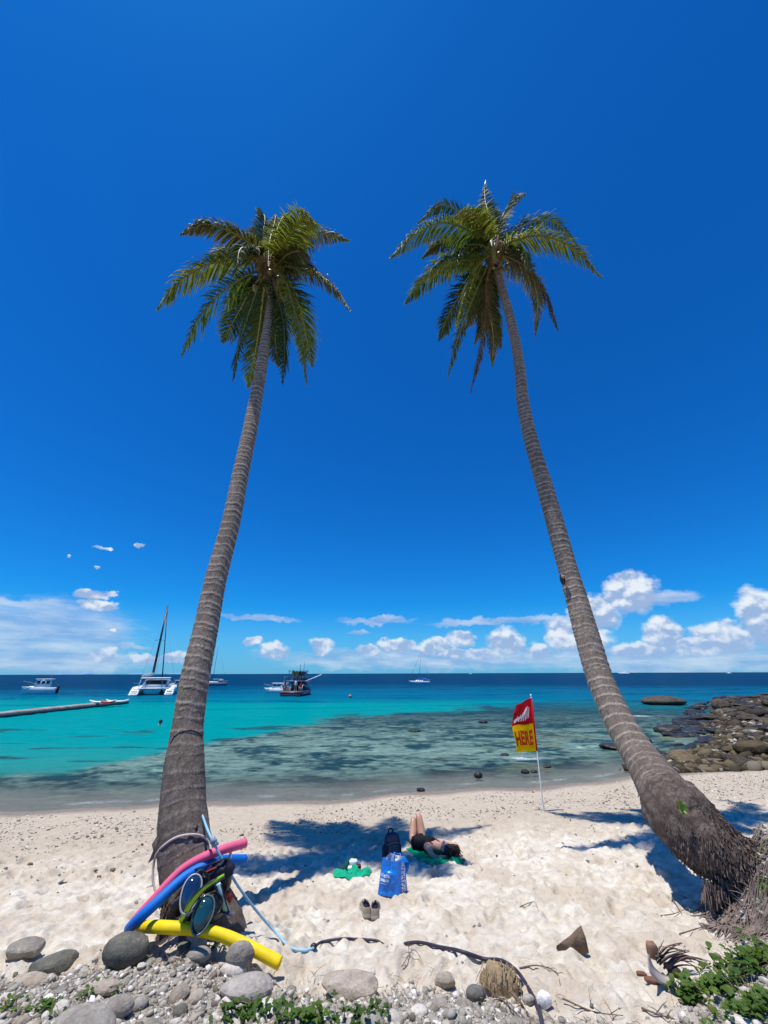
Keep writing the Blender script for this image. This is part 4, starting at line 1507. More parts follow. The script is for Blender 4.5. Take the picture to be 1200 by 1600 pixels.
mb = MB(); a_ = pt(758, 292, rt0 + 2.0); b_ = pt(759, 281, rt0 + 2.2)
mb.tube([a_, (a_ + b_) / 2, b_], [.05, .035, .005], 6)
mb.build('spear_leaf', mat('spear_leaf', (.6, .66, .5), .4), pr, True)

# ------------------------------------------------------------------ beach flag
POLE = mat('white_pole', (.78, .78, .76), .4, .5, .05)
pb = gnd(849, 1268)
ptop = ptY(829.5, 1087, pb[1])
fl = thing('beach_flag', 'red and yellow lifeguard flag lettered HERE on a thin white pole stuck in the sand', 'flag', pb)
mb = MB()
P = np.linspace(pb - np.array([0, 0, .25]), ptop, 14)
mb.tube(P, np.linspace(.016, .011, 14), 10)
mb.build('pole', POLE, fl, True)
mb = MB(); mb.ball(ptop + np.array([0, 0, .01]), (.020, .020, .028), 10, 8); mb.build('finial', POLE, fl, True)
pd = nrm(ptop - pb)
FH = (ptY(838.5, 1173, pb[1]) - ptop)
FH = float(np.linalg.norm(FH)); FT = .05
FW = .62


def cloth(u, v):
    """u 0 at the pole to 1 at the free edge, v 0 top to 1 bottom"""
    u = np.asarray(u, float); v = np.asarray(v, float)
    base = ptop[None, None] if u.ndim == 2 else ptop
    k = u[..., None]; q_ = v[..., None]
    w_ = FW * (1 - .12 * np.sin(v * 2.6)) * (.80 + .20 * sst(v, 0, .2))
    sag = .17 * u * (1 - v) ** 1.6 + .02 * u * np.sin(v * 9)
    X = -w_ * u * (.93 + .07 * np.cos(v * 8 + u * 2))
    Y = .045 * u ** .7 * np.sin(u * 6.0 + v * 3.4) + .016 * u * np.sin(v * 11 + u * 4) - .02 * u
    Z = -sag + .02 * u * np.sin(u * 9 + v * 3) - .02 * u
    along = -(FT + (FH - FT) * v)
    lean = -.045 * u * v
    return (base[..., 0] + pd[0] * along + X + lean * 0, base[..., 1] + pd[1] * along + Y, base[..., 2] + pd[2] * along + Z)


def sheer(name, c_):
    m_ = bpy.data.materials.new(name); m_.use_nodes = True
    t = NT(m_.node_tree)
    f = t.mapr(t.noise(t.pos, 7, 4, .6), .3, .7, .88, 1.1)
    c = t.mix(1.0, (*c_, 1), t.n('ShaderNodeCombineColor', {0: f, 1: f, 2: f}).outputs[0], 'MULTIPLY')
    a_ = t.n('ShaderNodeBsdfDiffuse', {'Color': c}); b_ = t.n('ShaderNodeBsdfTranslucent', {'Color': c})
    s_ = t.n('ShaderNodeMixShader', {0: .45, 1: a_.outputs[0], 2: b_.outputs[0]})
    t.out(s_.outputs[0]); return m_


RED = sheer('flag_red', (.66, .02, .035))
YEL = sheer('flag_yellow', (.95, .66, .002))
WHT = mat('flag_white', (.82, .74, .70), .7, .2)
ORG_ = mat('flag_letter_red', (.50, .03, .008), .7, .2)


def cloth_piece(v0, v1, name, mt):
    mb = MB()
    for s_ in (1, -1):
        mb.grid(lambda a, b: cloth(a, v0 + (v1 - v0) * b), 36, 30)
        V = mb.v[-1]
        V[:, 1] += s_ * -.0012
    o = mb.build(name, mt, fl, True)
    return o


cloth_piece(0, .492, 'red_panel', RED); cloth_piece(.492, 1, 'yellow_panel', YEL)
mb = MB(); mb.tube([ptop - pd * FT * 1, ptop - pd * FH], [.021, .020], 10); mb.build('sleeve', RED, fl, True)


def onto_cloth(V2, F, name, mt, off=-.006):
    u = V2[:, 0]; v = V2[:, 1]
    x, y, z = cloth(u, v)
    P_ = np.stack([x, y + off, z], 1)
    mbx = MB(); mbx.add(P_, F)
    return mbx.build(name, mt, fl, True)


V, F = text_mesh('HERE', 1.0, .035, 3)
bx0, bx1 = V[:, 0].min(), V[:, 0].max(); by0, by1 = V[:, 1].min(), V[:, 1].max()
V2 = np.stack([.94 - (V[:, 0] - bx0) / (bx1 - bx0) * .83, .885 - (V[:, 1] - by0) / (by1 - by0) * .275], 1)
onto_cloth(V2, F, 'lettering', ORG_)
# pale hand-like mark on the red half: a palm with raised finger strokes
mb = MB(); VV = []; FF = []; nb = 0
strokes = [((.93, .40), (.62, .30), .055), ((.86, .42), (.80, .27), .030), ((.76, .42), (.66, .24), .030), ((.66, .41), (.52, .21), .030), ((.56, .40), (.40, .17), .030),
           ((.46, .39), (.30, .14), .028), ((.36, .37), (.22, .13), .026), ((.26, .36), (.15, .16), .022), ((.90, .37), (.45, .25), .05), ((.60, .28), (.25, .16), .045)]
for (a, b), (c_, d_), wd in [(p_, q_, w_ * 1.5) for p_, q_, w_ in strokes]:
    A = np.array([a, b]); B = np.array([c_, d_]); dd = B - A; nn = np.array([-dd[1], dd[0]]); nn = nn / np.linalg.norm(nn) * wd
    for k in range(9):
        f = k / 8; p_ = A + dd * f; ww = nn * (1 - .5 * f)
        VV += [p_ - ww * .5, p_ + ww * .5]
    FF += [(nb + 2 * k, nb + 2 * k + 1, nb + 2 * k + 3, nb + 2 * k + 2) for k in range(8)]
    nb += 18
V2 = np.array(VV)
V2[:, 0] = .96 - (.96 - V2[:, 0]) * 1.0
for i, st in enumerate(strokes):
    pass
u = V2[:, 0]; v = V2[:, 1]; x, y, z = cloth(u, v)
offs = -.006 - np.repeat(np.arange(len(strokes)), 18) * .0006
mbx = MB(); mbx.add(np.stack([x, y + offs, z], 1), FF); mbx.build('hand_mark', WHT, fl, True)

# ------------------------------------------------------------------ skin-modifier figures
def skin_body(name, verts, edges, radii, mt, parent, levels=2, root=0, post=None):
    me = bpy.data.meshes.new(name)
    me.from_pydata([tuple(v) for v in verts], edges, [])
    o = bpy.data.objects.new(name, me); C.objects.link(o)
    md = o.modifiers.new('s', 'SKIN'); md.use_smooth_shade = True
    for i, r in enumerate(radii):
        sv = me.skin_vertices[0].data[i]
        sv.radius = (r, r) if not hasattr(r, '__len__') else r
        sv.use_root = (i == root)
    sb = o.modifiers.new('d', 'SUBSURF'); sb.levels = levels; sb.render_levels = levels
    dg = bpy.context.evaluated_depsgraph_get()
    me2 = bpy.data.meshes.new_from_object(o.evaluated_get(dg))
    bpy.data.objects.remove(o); bpy.data.meshes.remove(me)
    if post:
        V = np.array([v.co[:] for v in me2.vertices]); V = post(V)
        me2.vertices.foreach_set('co', V.astype(np.float32).ravel())
    if parent is not None:
        V = np.array([v.co[:] for v in me2.vertices]) - ORG[parent.name]
        me2.vertices.foreach_set('co', V.astype(np.float32).ravel())
    me2.polygons.foreach_set('use_smooth', np.ones(len(me2.polygons), bool))
    me2.materials.clear(); me2.materials.append(mt)
    me2.name = name; me2.update()
    o = bpy.data.objects.new(name, me2); C.objects.link(o)
    o.parent = parent
    return o


SKIN = mat('tanned_skin', (.52, .29, .19), .42, .45, .06, 6)
HAIR = mat('dark_hair', (.020, .010, .008), .5, .4, .3, 40, .6, 120, .01)
BLACK = mat('black_swimsuit', (.006, .006, .008), .75, .2, .2, 20)

# green beach towel under the sunbather
TOWEL = mat('green_towel', (.0, .30, .145), .9, .1, .15, 12, .4, 90, .004)


def towel(name, corners, label, seed, mt, lift=.020, wr=.010, n_=46, cat='towel'):
    c_ = [gnd(*q_)[:2] for q_ in corners]
    r_ = np.random.default_rng(seed)
    mb = MB()

    def fn(u, v):
        ue = u + .018 * np.sin(v * 11 + seed) * (1 - 2 * np.abs(u - .5)) ; ve = v + .02 * np.sin(u * 9 + seed * 2)
        x = (1 - ue) * (1 - ve) * c_[0][0] + ue * (1 - ve) * c_[1][0] + ue * ve * c_[2][0] + (1 - ue) * ve * c_[3][0]
        y = (1 - ue) * (1 - ve) * c_[0][1] + ue * (1 - ve) * c_[1][1] + ue * ve * c_[2][1] + (1 - ue) * ve * c_[3][1]
        z = np.zeros_like(x)
        for dx_ in (-.05, 0, .05):
            for dy_ in (-.05, 0, .05):
                z += gz((x + dx_).ravel(), (y + dy_).ravel()).reshape(x.shape) / 9
        z = np.maximum(z, gz(x.ravel(), y.ravel()).reshape(x.shape) - .004) + lift
        z = z + wr * (np.sin(u * 19 + 3 * np.sin(v * 7)) + np.abs(fbm(x * 9, y * 9, seed, 3) - .5) * 5)
        edge = np.minimum(np.minimum(u, 1 - u), np.minimum(v, 1 - v))
        z = z - lift * .8 * (1 - sst(edge, 0, .05))
        return x, y, z
    mb.grid(fn, n_, n_)
    V = mb.v[0]; low = V.copy(); low[:, 2] -= .012
    mb.add(low, [tuple(reversed(f)) for f in mb.f])
    ring = [i * n_ for i in range(n_)] + [(n_ - 1) * n_ + j for j in range(1, n_)] + [i * n_ + n_ - 1 for i in range(n_ - 2, -1, -1)] + [j for j in range(n_ - 2, 0, -1)]
    for a, b in zip(ring, ring[1:] + ring[:1]):
        mb.f.append((a, b, b + n_ * n_, a + n_ * n_))
    o = mb.build(name, mt, None, True)
    return tag(o, label, cat)


towel('beach_towel', [(676, 1355), (728, 1347), (676, 1316), (634, 1326)], 'smooth bright green towel under the sunbather', 2, TOWEL, lift=.022, wr=.006)

hd = gnd(688, 1341)
gb = hd[2] + .03
per = thing('person', 'sunbather in a black swimsuit lying on a towel, knees up, arms behind the head', 'person', hd)
K = .90
head = np.array([hd[0] - .00, hd[1] + .04, gb + .13])
hip = np.array([.50, 8.16, gb + .02])
hip[2] = gzz(hip[0], hip[1]) + .13
ax = nrm(head - hip); ax[2] = 0; ax = nrm(ax)
sd_ = np.array([-ax[1], ax[0], 0])                    # towards picture right? (perpendicular)
if sd_[0] < 0: sd_ = -sd_
Z_ = np.array([0, 0, 1.0])


def B_(a, s_, z):                                     # a along the spine from the hips, s sideways, z above sand
    p_ = hip + ax * a * K + sd_ * s_ * K
    return np.array([p_[0], p_[1], gzz(hip[0], hip[1]) * (1 - min(max(a, 0), 1)) + gb * min(max(a, 0), 1) + z * K if a >= 0 else gzz(p_[0], p_[1]) + z * K])


def Lg(dx_, dy_, z):
    p_ = hip + np.array([dx_ + .03, dy_, 0])
    return np.array([p_[0], p_[1], gzz(p_[0], p_[1]) + z * K])


V = [B_(0, 0, .11), B_(.16, 0, .12), B_(.32, 0, .13), B_(.46, 0, .13), B_(.57, 0, .13),      # 0..4 pelvis spine neck-base
     B_(.64, 0, .12), B_(.73, 0, .13), B_(.82, 0, .13),                                        # 5 neck 6 head 7 crown
     Lg(-.06, .02, .11), Lg(-.04, .12, .30), Lg(-.03, .19, .47), Lg(-.05, .29, .27), Lg(-.06, .40, .07), Lg(-.06, .52, .05),
     Lg(.10, .03, .11), Lg(.09, .12, .31), Lg(.06, .17, .49), Lg(.06, .28, .28), Lg(.06, .39, .07), Lg(.06, .51, .05),
     B_(.50, -.16, .12), B_(.66, -.28, .11), B_(.80, -.33, .09), B_(.86, -.22, .09), B_(.88, -.10, .07),          # 20..24 left arm
     B_(.50, .16, .12), B_(.64, .28, .11), B_(.76, .34, .09), B_(.84, .23, .09), B_(.87, .10, .07)]               # 25..29 right arm
E = [(0, 1), (1, 2), (2, 3), (3, 4), (4, 5), (5, 6), (6, 7), (0, 8), (8, 9), (9, 10), (10, 11), (11, 12), (12, 13), (0, 14), (14, 15), (15, 16), (16, 17), (17, 18), (18, 19),
     (3, 20), (20, 21), (21, 22), (22, 23), (23, 24), (3, 25), (25, 26), (26, 27), (27, 28), (28, 29)]
rad = [(.13, .095), (.115, .085), (.13, .09), (.145, .095), (.09, .07), .052, (.078, .09), .06,
       .085, .078, .055, .054, .036, .026, .085, .078, .055, .054, .036, .026,
       .055, .043, .036, .031, .024, .055, .043, .036, .031, .024]
rad = [tuple(k * K for k in r) if hasattr(r, '__len__') else r * K for r in rad]
skin_body('body', V, E, rad, SKIN, per)
# black swimsuit over the trunk of the body
Vs = [B_(-.03, 0, .11), B_(.08, 0, .12), B_(.20, 0, .125), B_(.34, 0, .138), B_(.50, 0, .138)]
rs_ = [(.152 * K, .108 * K), (.142 * K, .104 * K), (.145 * K, .106 * K), (.170 * K, .122 * K), (.155 * K, .108 * K)]
skin_body('swimsuit', Vs, [(0, 1), (1, 2), (2, 3), (3, 4)], rs_, BLACK, per, 2, 2)
for s_ in (-1, 1):
    mb = MB(); mb.tube([B_(.46, .08 * s_, .20), B_(.53, .09 * s_, .18), B_(.56, .09 * s_, .09)], .009, 6); mb.build('strap', BLACK, per, True)
# face, hair, band
hc = B_(.745, 0, .13)
Rm = np.stack([sd_, ax, Z_], 1)
mb = MB()


def face_fn(V):
    W = V.copy()
    W[:, 1] *= 1.0
    W[:, 0] *= 1 - .18 * sst(-W[:, 1], 0, 1)
    return W


mb.ball(hc, (.076 * K, .105 * K, .092 * K), 20, 14, Rm, face_fn)
mb.ball(hc + Rm @ np.array([0, -.022, .098]) * K, (.013 * K, .022 * K, .018 * K), 8, 6, Rm)
mb.ball(hc + Rm @ np.array([0, -.060, .082]) * K, (.022 * K, .008 * K, .009 * K), 8, 6, Rm)
for s_ in (-1, 1):
    mb.ball(hc + Rm @ np.array([s_ * .076, -.012, .0]) * K, (.012 * K, .028 * K, .020 * K), 8, 6, Rm)
mb.build('face', SKIN, per, True)
for s_ in (-1, 1):
    mb = MB()
    mb.ball(hc + Rm @ np.array([s_ * .030, .004, .084]) * K, (.015 * K, .008 * K, .008 * K), 8, 6, Rm)
    mb.build('eye', HAIR, per, True)
mb = MB()
mb.ball(hc + ax * .035 * K - Z_ * .018 * K, (.100 * K, .118 * K, .100 * K), 22, 16, Rm, lambda V: V * (1 + .10 * np.sin(V[:, 0] * 16) * np.abs(V[:, 1]))[:, None])
r_ = np.random.default_rng(4)
for k in range(90):
    a = r_.uniform(-.10, .10); b = r_.uniform(-.10, .10)
    p0 = hc + Rm @ (np.array([a, .06, .02 + b * .5])) * K
    p1 = p0 + (ax * r_.uniform(.08, .13) + sd_ * a * .6) * K
    p2_ = p1 + (ax * r_.uniform(.02, .07) + sd_ * r_.normal(0, .03) - Z_ * .06) * K
    mb.tube([p0, p1, p2_], [.012, .010, .003], 5)
mb.build('hair', HAIR, per, True)
mb = MB()
ring = []
for k in range(17):
    a = math.pi * k / 16
    ring.append(hc + Rm @ np.array([math.cos(a) * .104, .028, math.sin(a) * .104 - .012]) * K)
mb.tube(ring, .013, 8, flat=.45, up=(0, 0, 1))
mb.build('headband', mat('pale_headband', (.72, .60, .58), .7), per, True)
# hands behind the head: palm and five bent fingers each
for s_, wr_, el_ in ((-1, V[24], V[23]), (1, V[29], V[28])):
    d = nrm(wr_ - el_); up = Z_; side = np.cross(d, up)
    verts = [wr_ - d * .01, wr_ + d * .045]; ed = [(0, 1)]; rd = [.020, (.030, .013)]
    for k in range(5):
        off = side * (-.030 + .015 * k)
        b0 = wr_ + d * (.06 if k < 4 else .03) + off * (1.0 if k < 4 else 1.4)
        ln = [.050, .058, .062, .055, .040][k] * .8
        i0 = len(verts)
        dk = nrm(d + (side * .8 if k == 4 else side * 0))
        verts += [b0, b0 + dk * ln * .6 - up * .004, b0 + dk * ln - up * .014]
        ed += [(1, i0), (i0, i0 + 1), (i0 + 1, i0 + 2)]; rd += [.0085, .008, .0065]
    skin_body('hand', verts, ed, rd, SKIN, per, 1)

# ------------------------------------------------------------------ navy backpack in the shade
bp = gnd(613, 1346)
NAVY = mat('navy_cloth', (.020, .028, .065), .8, .2, .3, 14, .3, 40, .01)
NAVY2 = mat('slate_cloth', (.055, .070, .115), .8, .2, .3, 14)
back = thing('backpack', 'dark navy backpack standing in the palm shade behind the blue bag', 'backpack', bp)


def soft(V, k=.14, s=3.0, seed=0):
    W = np.sign(V) * np.abs(V) ** .6
    return W * (1 + k * (fbm(V[:, 0] * s + seed, V[:, 1] * s, V[:, 2] * s, 3) - .5))[:, None]


rz = Matrix.Rotation(.35, 3, 'Z') @ Matrix.Rotation(-.10, 3, 'X')
rz = np.array(rz)
mb = MB(); mb.ball(bp + (0, .03, .19), (.125, .085, .20), 22, 16, rz, lambda V: soft(V) * np.array([1, 1, 1]) * (1 - .22 * np.clip(V[:, 2:3], 0, 1)))
mb.build('body', NAVY, back, True)
mb = MB(); mb.ball(bp + rz @ np.array([.01, -.075, .13]) , (.088, .045, .105), 16, 12, rz, lambda V: soft(V, .1, 3, 4)); mb.build('front_pocket', NAVY2, back, True)
mb = MB(); mb.ball(bp + rz @ np.array([.0, -.06, .29]), (.09, .04, .05), 14, 10, rz, lambda V: soft(V, .1, 3, 7)); mb.build('top_pocket', NAVY2, back, True)
for s_ in (-1, 1):
    mb = MB(); mb.ball(bp + rz @ np.array([.118 * s_, 0.01, .12]), (.035, .055, .09), 12, 10, rz, lambda V: soft(V, .1, 3, 9)); mb.build('side_pocket', NAVY, back, True)
mb = MB(); mb.tube(catmull([bp + rz @ np.array(q_) for q_ in [(-.04, .03, .345), (-.03, .03, .385), (.03, .03, .385), (.04, .03, .345)]], 12), .011, 6); mb.build('handle', BLACK, back, True)
mb = MB(); mb.tube(catmull([bp + rz @ np.array(q_) for q_ in [(-.09, -.07, .22), (-.03, -.115, .245), (.04, -.115, .245), (.10, -.07, .22)]], 12), .005, 5); mb.build('zip', mat('zip_grey', (.2, .2, .22), .4), back, True)

# ------------------------------------------------------------------ crumpled green cloth with small things on it
CLOTH = mat('green_cloth', (.01, .36, .20), .85, .15, .2, 10)


def crumple(name, cx, cy, rx, ry, seed, mt, label, cat, hole=True, h=.05):
    mb = MB(); r_ = np.random.default_rng(seed)
    na, nr_ = 90, 26

    def fn(u, v):
        a = u * 2 * np.pi
        rad_ = 1 + .22 * np.sin(a * 2 + seed) * .6 + .06 * np.sin(a * 5 + 2 * seed) + .025 * np.sin(a * 9 + seed)
        rr_ = (.12 + .88 * v)
        x = cx + np.cos(a) * rr_ * rad_ * rx; y = cy + np.sin(a) * rr_ * rad_ * ry
        z = gz(x.ravel(), y.ravel()).reshape(x.shape)
        fold = np.abs(fbm(x * 14, y * 14, seed, 3) - .5) * 2
        fold2 = np.abs(np.sin(a * 4 + 5 * v + 3 * fbm(x * 5, y * 5, 1, 2)))
        bulge = np.exp(-((rr_ - .70) / .22) ** 2)
        z = z + .006 + h * bulge * (.5 + .9 * fold + .6 * fold2) * (1 - sst(rr_, .90, 1.0)) + .01
        return x, y, z
    mb.grid(fn, na, nr_)
    V = mb.v[0].reshape(na, nr_, 3); V[-1] = V[0]
    mb.v[0] = V.reshape(-1, 3)
    low = mb.v[0].copy(); low[:, 2] -= .008
    mb.add(low, [tuple(reversed(f)) for f in mb.f])
    o = mb.build(name, mt, None, True)
    return tag(o, label, cat)


gc = gnd(551, 1365)
crumple('beach_cloth', gc[0], gc[1] + .02, .265, .15, 3, CLOTH, 'crumpled bright green cloth lying left of the blue bag', 'cloth', h=.042)
k1 = gnd(549, 1363)
mb = MB(); Rb = np.array(Matrix.Rotation(.15, 3, 'Z'))
mb.box(k1 + (-.03, -.02, .055), (.15, .055, .045), Rb, bev=.01)
tag(mb.build('paper_box', mat('white_card', (.82, .82, .80), .6), None), 'white pack lying on the crumpled green cloth', 'box')
mb = MB(); mb.ball(k1 + (.085, .02, .055), (.055, .035, .030), 14, 10, None, lambda V: soft(V, .3, 4))
tag(mb.build('pouch', mat('dark_red_pouch', (.09, .01, .015), .5, .4, .2, 20), None, True), 'dark red pouch beside the white pack on the green cloth', 'pouch')
clr = mat('clear_plastic', (.62, .70, .72), .12, .6, .1, 20)
mb = MB(); mb.ball(k1 + (.02, .075, .07), (.065, .045, .055), 14, 10, None, lambda V: soft(V, .45, 4, 2))
tag(mb.build('plastic_bag', clr, None, True), 'small pale see-through plastic bag crumpled behind the white pack', 'bag')
NAVG = mat('dark_green_fold', (.01, .06, .06), .85, .1)
mb = MB(); q0 = gnd(534, 1366); q1 = gnd(556, 1350)
mb.tube(catmull([q0 + (0, 0, .05), (q0 + q1) / 2 + (0, 0, .10), q1 + (0, 0, .10)], 14), np.linspace(.05, .018, 14), 10, flat=.5)
tag(mb.build('folded_cloth', NAVG, None, True), 'dark teal rolled cloth lying across the far side of the green cloth', 'cloth')

# ------------------------------------------------------------------ blue shopping bag
BLU = mat('blue_bag_plastic', (.0, .19, .70), .34, .5, .10, 5, .25, 9, .02)
BLUL = mat('bag_print_light', (.52, .72, .90), .4)
BWH = mat('bag_print_white', (.82, .84, .86), .4)
g0 = gnd(606, 1401)
tb = float((g0 - np.array([0, 0, CAM_H])) @ F_)
bag = thing('shopping_bag', 'glossy blue shopping bag with white lettering standing on the sand', 'bag', g0)
# corners on the ground and at the top, walked round the bag
gA = gnd(590, 1399); gB = gnd(623, 1403); gC = gnd(633, 1396)
Hh = float((ptY(622, 1345, gB[1]) - gB)[2])
depthv = gC - gB; depthv = np.array([.11, .17, 0])
zb_ = float(np.mean([gzz(gA[0] + .03 + dx_, gA[1] + .02 + dy_) for dx_ in (0, .12, .24) for dy_ in (0, .10, .2)])) + .008


def at_z(px, py, z):
    d = ray(px, py); return np.array([0, 0, CAM_H]) + d * ((z - CAM_H) / d[2])


Ab = at_z(590, 1398, zb_); Bb = at_z(623, 1403, zb_); gA = Ab.copy(); gB = Bb.copy()
Cb = Bb + depthv; Db = Ab + depthv * np.array([.8, 1, 1])
At = ptY(598, 1340, gA[1] + .01); Bt = ptY(621.5, 1346, gB[1] + .02); Ct = Bt + depthv * .85 + np.array([.0, .0, .005]); Dt = At + depthv * .85


def wall(P00, P10, P11, P01, name, seed, bulge=.009, sgn=1.0, nu=26, nv=34):
    nr = nrm(np.cross(P10 - P00, P01 - P00)) * sgn

    def fn(u, v):
        P_ = (P00[None, None] * ((1 - u) * (1 - v))[..., None] + P10 * (u * (1 - v))[..., None] + P11 * (u * v)[..., None] + P01 * ((1 - u) * v)[..., None])
        e = np.sin(np.pi * np.clip(u, 0, 1)) * (.25 + .75 * np.sin(np.pi * np.clip(v, 0, 1) * .9 + .1))
        d = bulge * e * (1 + 2.2 * (fbm(u * 4 + seed, v * 5, seed, 3) - .5) * 2 + .8 * (np.abs(fbm(u * 9, v * 8, seed + 4, 2) - .5) * 4 - .5))
        P_ = P_ + nr * d[..., None]
        P_[..., 2] += -.012 * np.sin(np.pi * u) * sst(v, .8, 1)
        return P_[..., 0], P_[..., 1], P_[..., 2]
    return fn, nr


mbg = MB()
fnF, nF = wall(Ab, Bb, Bt, At, 'f', 1, .014)
fnS, nS = wall(Bb, Cb, Ct, Bt, 's', 2, .010)
fnK, nK = wall(Cb, Db, Dt, Ct, 'b', 3, .014)
fnL, nL = wall(Db, Ab, At, Dt, 'l', 4, .010)
for fn in (fnF, fnS, fnK, fnL): mbg.grid(fn, 26, 34)
mbg.add([Ab, Bb, Cb, Db], [(0, 3, 2, 1)])
bagb = mbg.build('bag_body', BLU, bag, True)
mb_in = MB()
for fn, nn in ((fnF, nF), (fnS, nS), (fnK, nK), (fnL, nL)):
    mb_in.grid(fn, 26, 34); mb_in.v[-1] -= nn * .003
mb_in.build('lining', mat('bag_lining', (.75, .78, .80), .6), bag, True)


def on_wall(fn, nn, V2, F, name, mt, off=.004):
    x, y, z = fn(V2[:, 0][None], V2[:, 1][None])
    P_ = np.stack([x[0], y[0], z[0]], 1) + nn * off
    mbx = MB(); mbx.add(P_, F); return mbx.build(name, mt, bag, True)


V, F = text_mesh('DECATHLON', 1.0, .03, 2)
V[:, 0] += V[:, 1] * .18
bx0, bx1 = V[:, 0].min(), V[:, 0].max(); by0, by1 = V[:, 1].min(), V[:, 1].max()
V2 = np.stack([.80 - (V[:, 1] - by0) / (by1 - by0) * .52, .05 + (V[:, 0] - bx0) / (bx1 - bx0) * .88], 1)
sgnS = 1 if nS @ (np.array([0, 0, CAM_H]) - Bt) > 0 else -1
sgnF = 1 if nF @ (np.array([0, 0, CAM_H]) - Bt) > 0 else -1
on_wall(fnS, nS * sgnS, V2, F, 'lettering', BWH)
V, F = text_mesh('ATHLON', 1.0, .03, 2)
bx0, bx1 = V[:, 0].min(), V[:, 0].max(); by0, by1 = V[:, 1].min(), V[:, 1].max()
V2 = np.stack([.04 + (V[:, 0] - bx0) / (bx1 - bx0) * .50, .50 + (V[:, 1] - by0) / (by1 - by0) * .105], 1)
on_wall(fnF, nF * sgnF, V2, F, 'lettering', BWH)


def patch_(fn, nn, u0, u1, v0, v1, name, mt, n_=10):
    V2 = []; F = []
    for i in range(n_ + 1):
        for j in range(3): V2.append((u0 + (u1 - u0) * i / n_, v0 + (v1 - v0) * j / 2))
    for i in range(n_):
        for j in range(2): F.append((i * 3 + j, i * 3 + 3 + j, i * 3 + 4 + j, i * 3 + 1 + j))
    on_wall(fn, nn, np.array(V2), F, name, mt)


patch_(fnF, nF * sgnF, .04, .52, .38, .455, 'printed_bar', BLUL)
patch_(fnF, nF * sgnF, .08, .40, .315, .332, 'printed_line', BLUL)
patch_(fnF, nF * sgnF, .14, .19, .06, .075, 'printed_mark', BLUL, 3)
for a_, b_ in ((.66, .10), (.78, .12)):
    pass
# folded-out right corner of the top and short handles
mb = MB()
q_ = Ct + np.array([.045, -.02, -.06])
mb.add([Bt + (0, 0, -.002), Ct + (0, 0, 0), q_, Cb * .25 + Ct * .75 + np.array([.05, 0, -.02]), Cb * .55 + Ct * .45], [(0, 1, 2), (1, 3, 2), (1, 4, 3)])
mb.build('corner_fold', BLU, bag)
for P0_, P1_ in ((At * .7 + Bt * .3, At * .3 + Bt * .7), (Dt * .7 + Ct * .3, Dt * .3 + Ct * .7)):
    mb = MB(); mid_ = (P0_ + P1_) / 2
    mb.tube(catmull([P0_ - (0, 0, .03), P0_ + (0, .03, .00), mid_ + (0, .06, -.015), P1_ + (0, .03, .00), P1_ - (0, 0, .03)], 16), .010, 6, flat=.3)
    mb.build('handle', BLU, bag, True)

# ------------------------------------------------------------------ pair of slip-on shoes, heels towards the view
SHT = mat('beige_shoe', (.33, .29, .22), .85, .2, .2, 20, .3, 60, .004)
SHI = mat('shoe_lining', (.018, .012, .035), .8, .2)
SOLE = mat('shoe_sole', (.42, .38, .31), .7, .2, .1)


def shoe(px, py, rotz, label):
    g = gnd(px, py)
    o = thing('shoe', label, 'shoe', (g[0], g[1] + .10, g[2] + .008), rotz, 'pair of slip-on shoes on the sand')
    n_ = 20
    # foot outline: y from heel (-.13) to toe (+.13)
    ys = np.linspace(-.13, .13, n_)
    hw = .040 * (1 - ((np.abs(ys + .01) / .145) ** 4)) ** .5 * (1 + .20 * sst(ys, -.02, .08)) * (1 - .15 * np.exp(-(ys / .035) ** 2))

    def outline(k, z, sx=1.0, inset=0.0):
        a = [(h_ * sx - inset, y_, z) for h_, y_ in zip(hw, ys)] + [(-h_ * sx + inset, y_, z) for h_, y_ in zip(hw[::-1], ys[::-1])]
        return [(max(x, .001) if i < n_ else min(x, -.001), y * (1 - inset * 4), zz) for i, (x, y, zz) in enumerate(a)]
    mb = MB(); mb.loft([outline(0, -.005), outline(0, .002, 1.06), outline(0, .020, 1.05), outline(0, .022, 1.0)]); mb.build('sole', SOLE, o, True, local=True)
    mb = MB(); rings = []
    for q_ in range(9):
        f = q_ / 8
        ring = []
        for i, (x, y, z) in enumerate(outline(0, 0, 1.0)):
            top_ = .050 + .022 * sst(-y, -.03, .13) + .012 * math.exp(-((y - .03) / .04) ** 2) - .020 * sst(y, .05, .13)
            zz = .02 + (top_ - .02) * math.sin(f * math.pi / 2)
            over = sst(np.array(y), -.02, .05)           # vamp closes over the toes
            inn = (1 - math.cos(f * math.pi / 2)) * (.35 + .63 * float(over))
            ring.append((x * (1 - inn), y - .0 * f, zz + .010 * float(over) * f))
        rings.append(ring)
    mb.loft(rings, cap=False); mb.build('upper', SHT, o, True, local=True)
    mb = MB(); mb.loft([[(x * .80, y * .86 - .005, .030) for x, y, z in outline(0, 0)], [(x * .70, y * .80, .046) for x, y, z in outline(0, 0) ]]); mb.build('insole', SHI, o, True, local=True)
    mb = MB(); r0 = [(x * .66, y * .78 - .012, .060 + .012 * float(sst(np.array(-y), -.03, .13))) for x, y, z in outline(0, 0) if y < .045]
    mb.tube(np.array(r0)[::1], .006, 6); mb.build('collar', SHI, o, True, local=True)
    return o


s1 = shoe(570, 1433, .22, 'left beige slip-on shoe of the pair, dark inside, nearest the green cloth')
s2 = shoe(586, 1435, -.03, 'right beige slip-on shoe of the pair, standing in front of the blue bag')
for s_ in (s1, s2): s_.scale = (1.12, 1.0, 1.1)

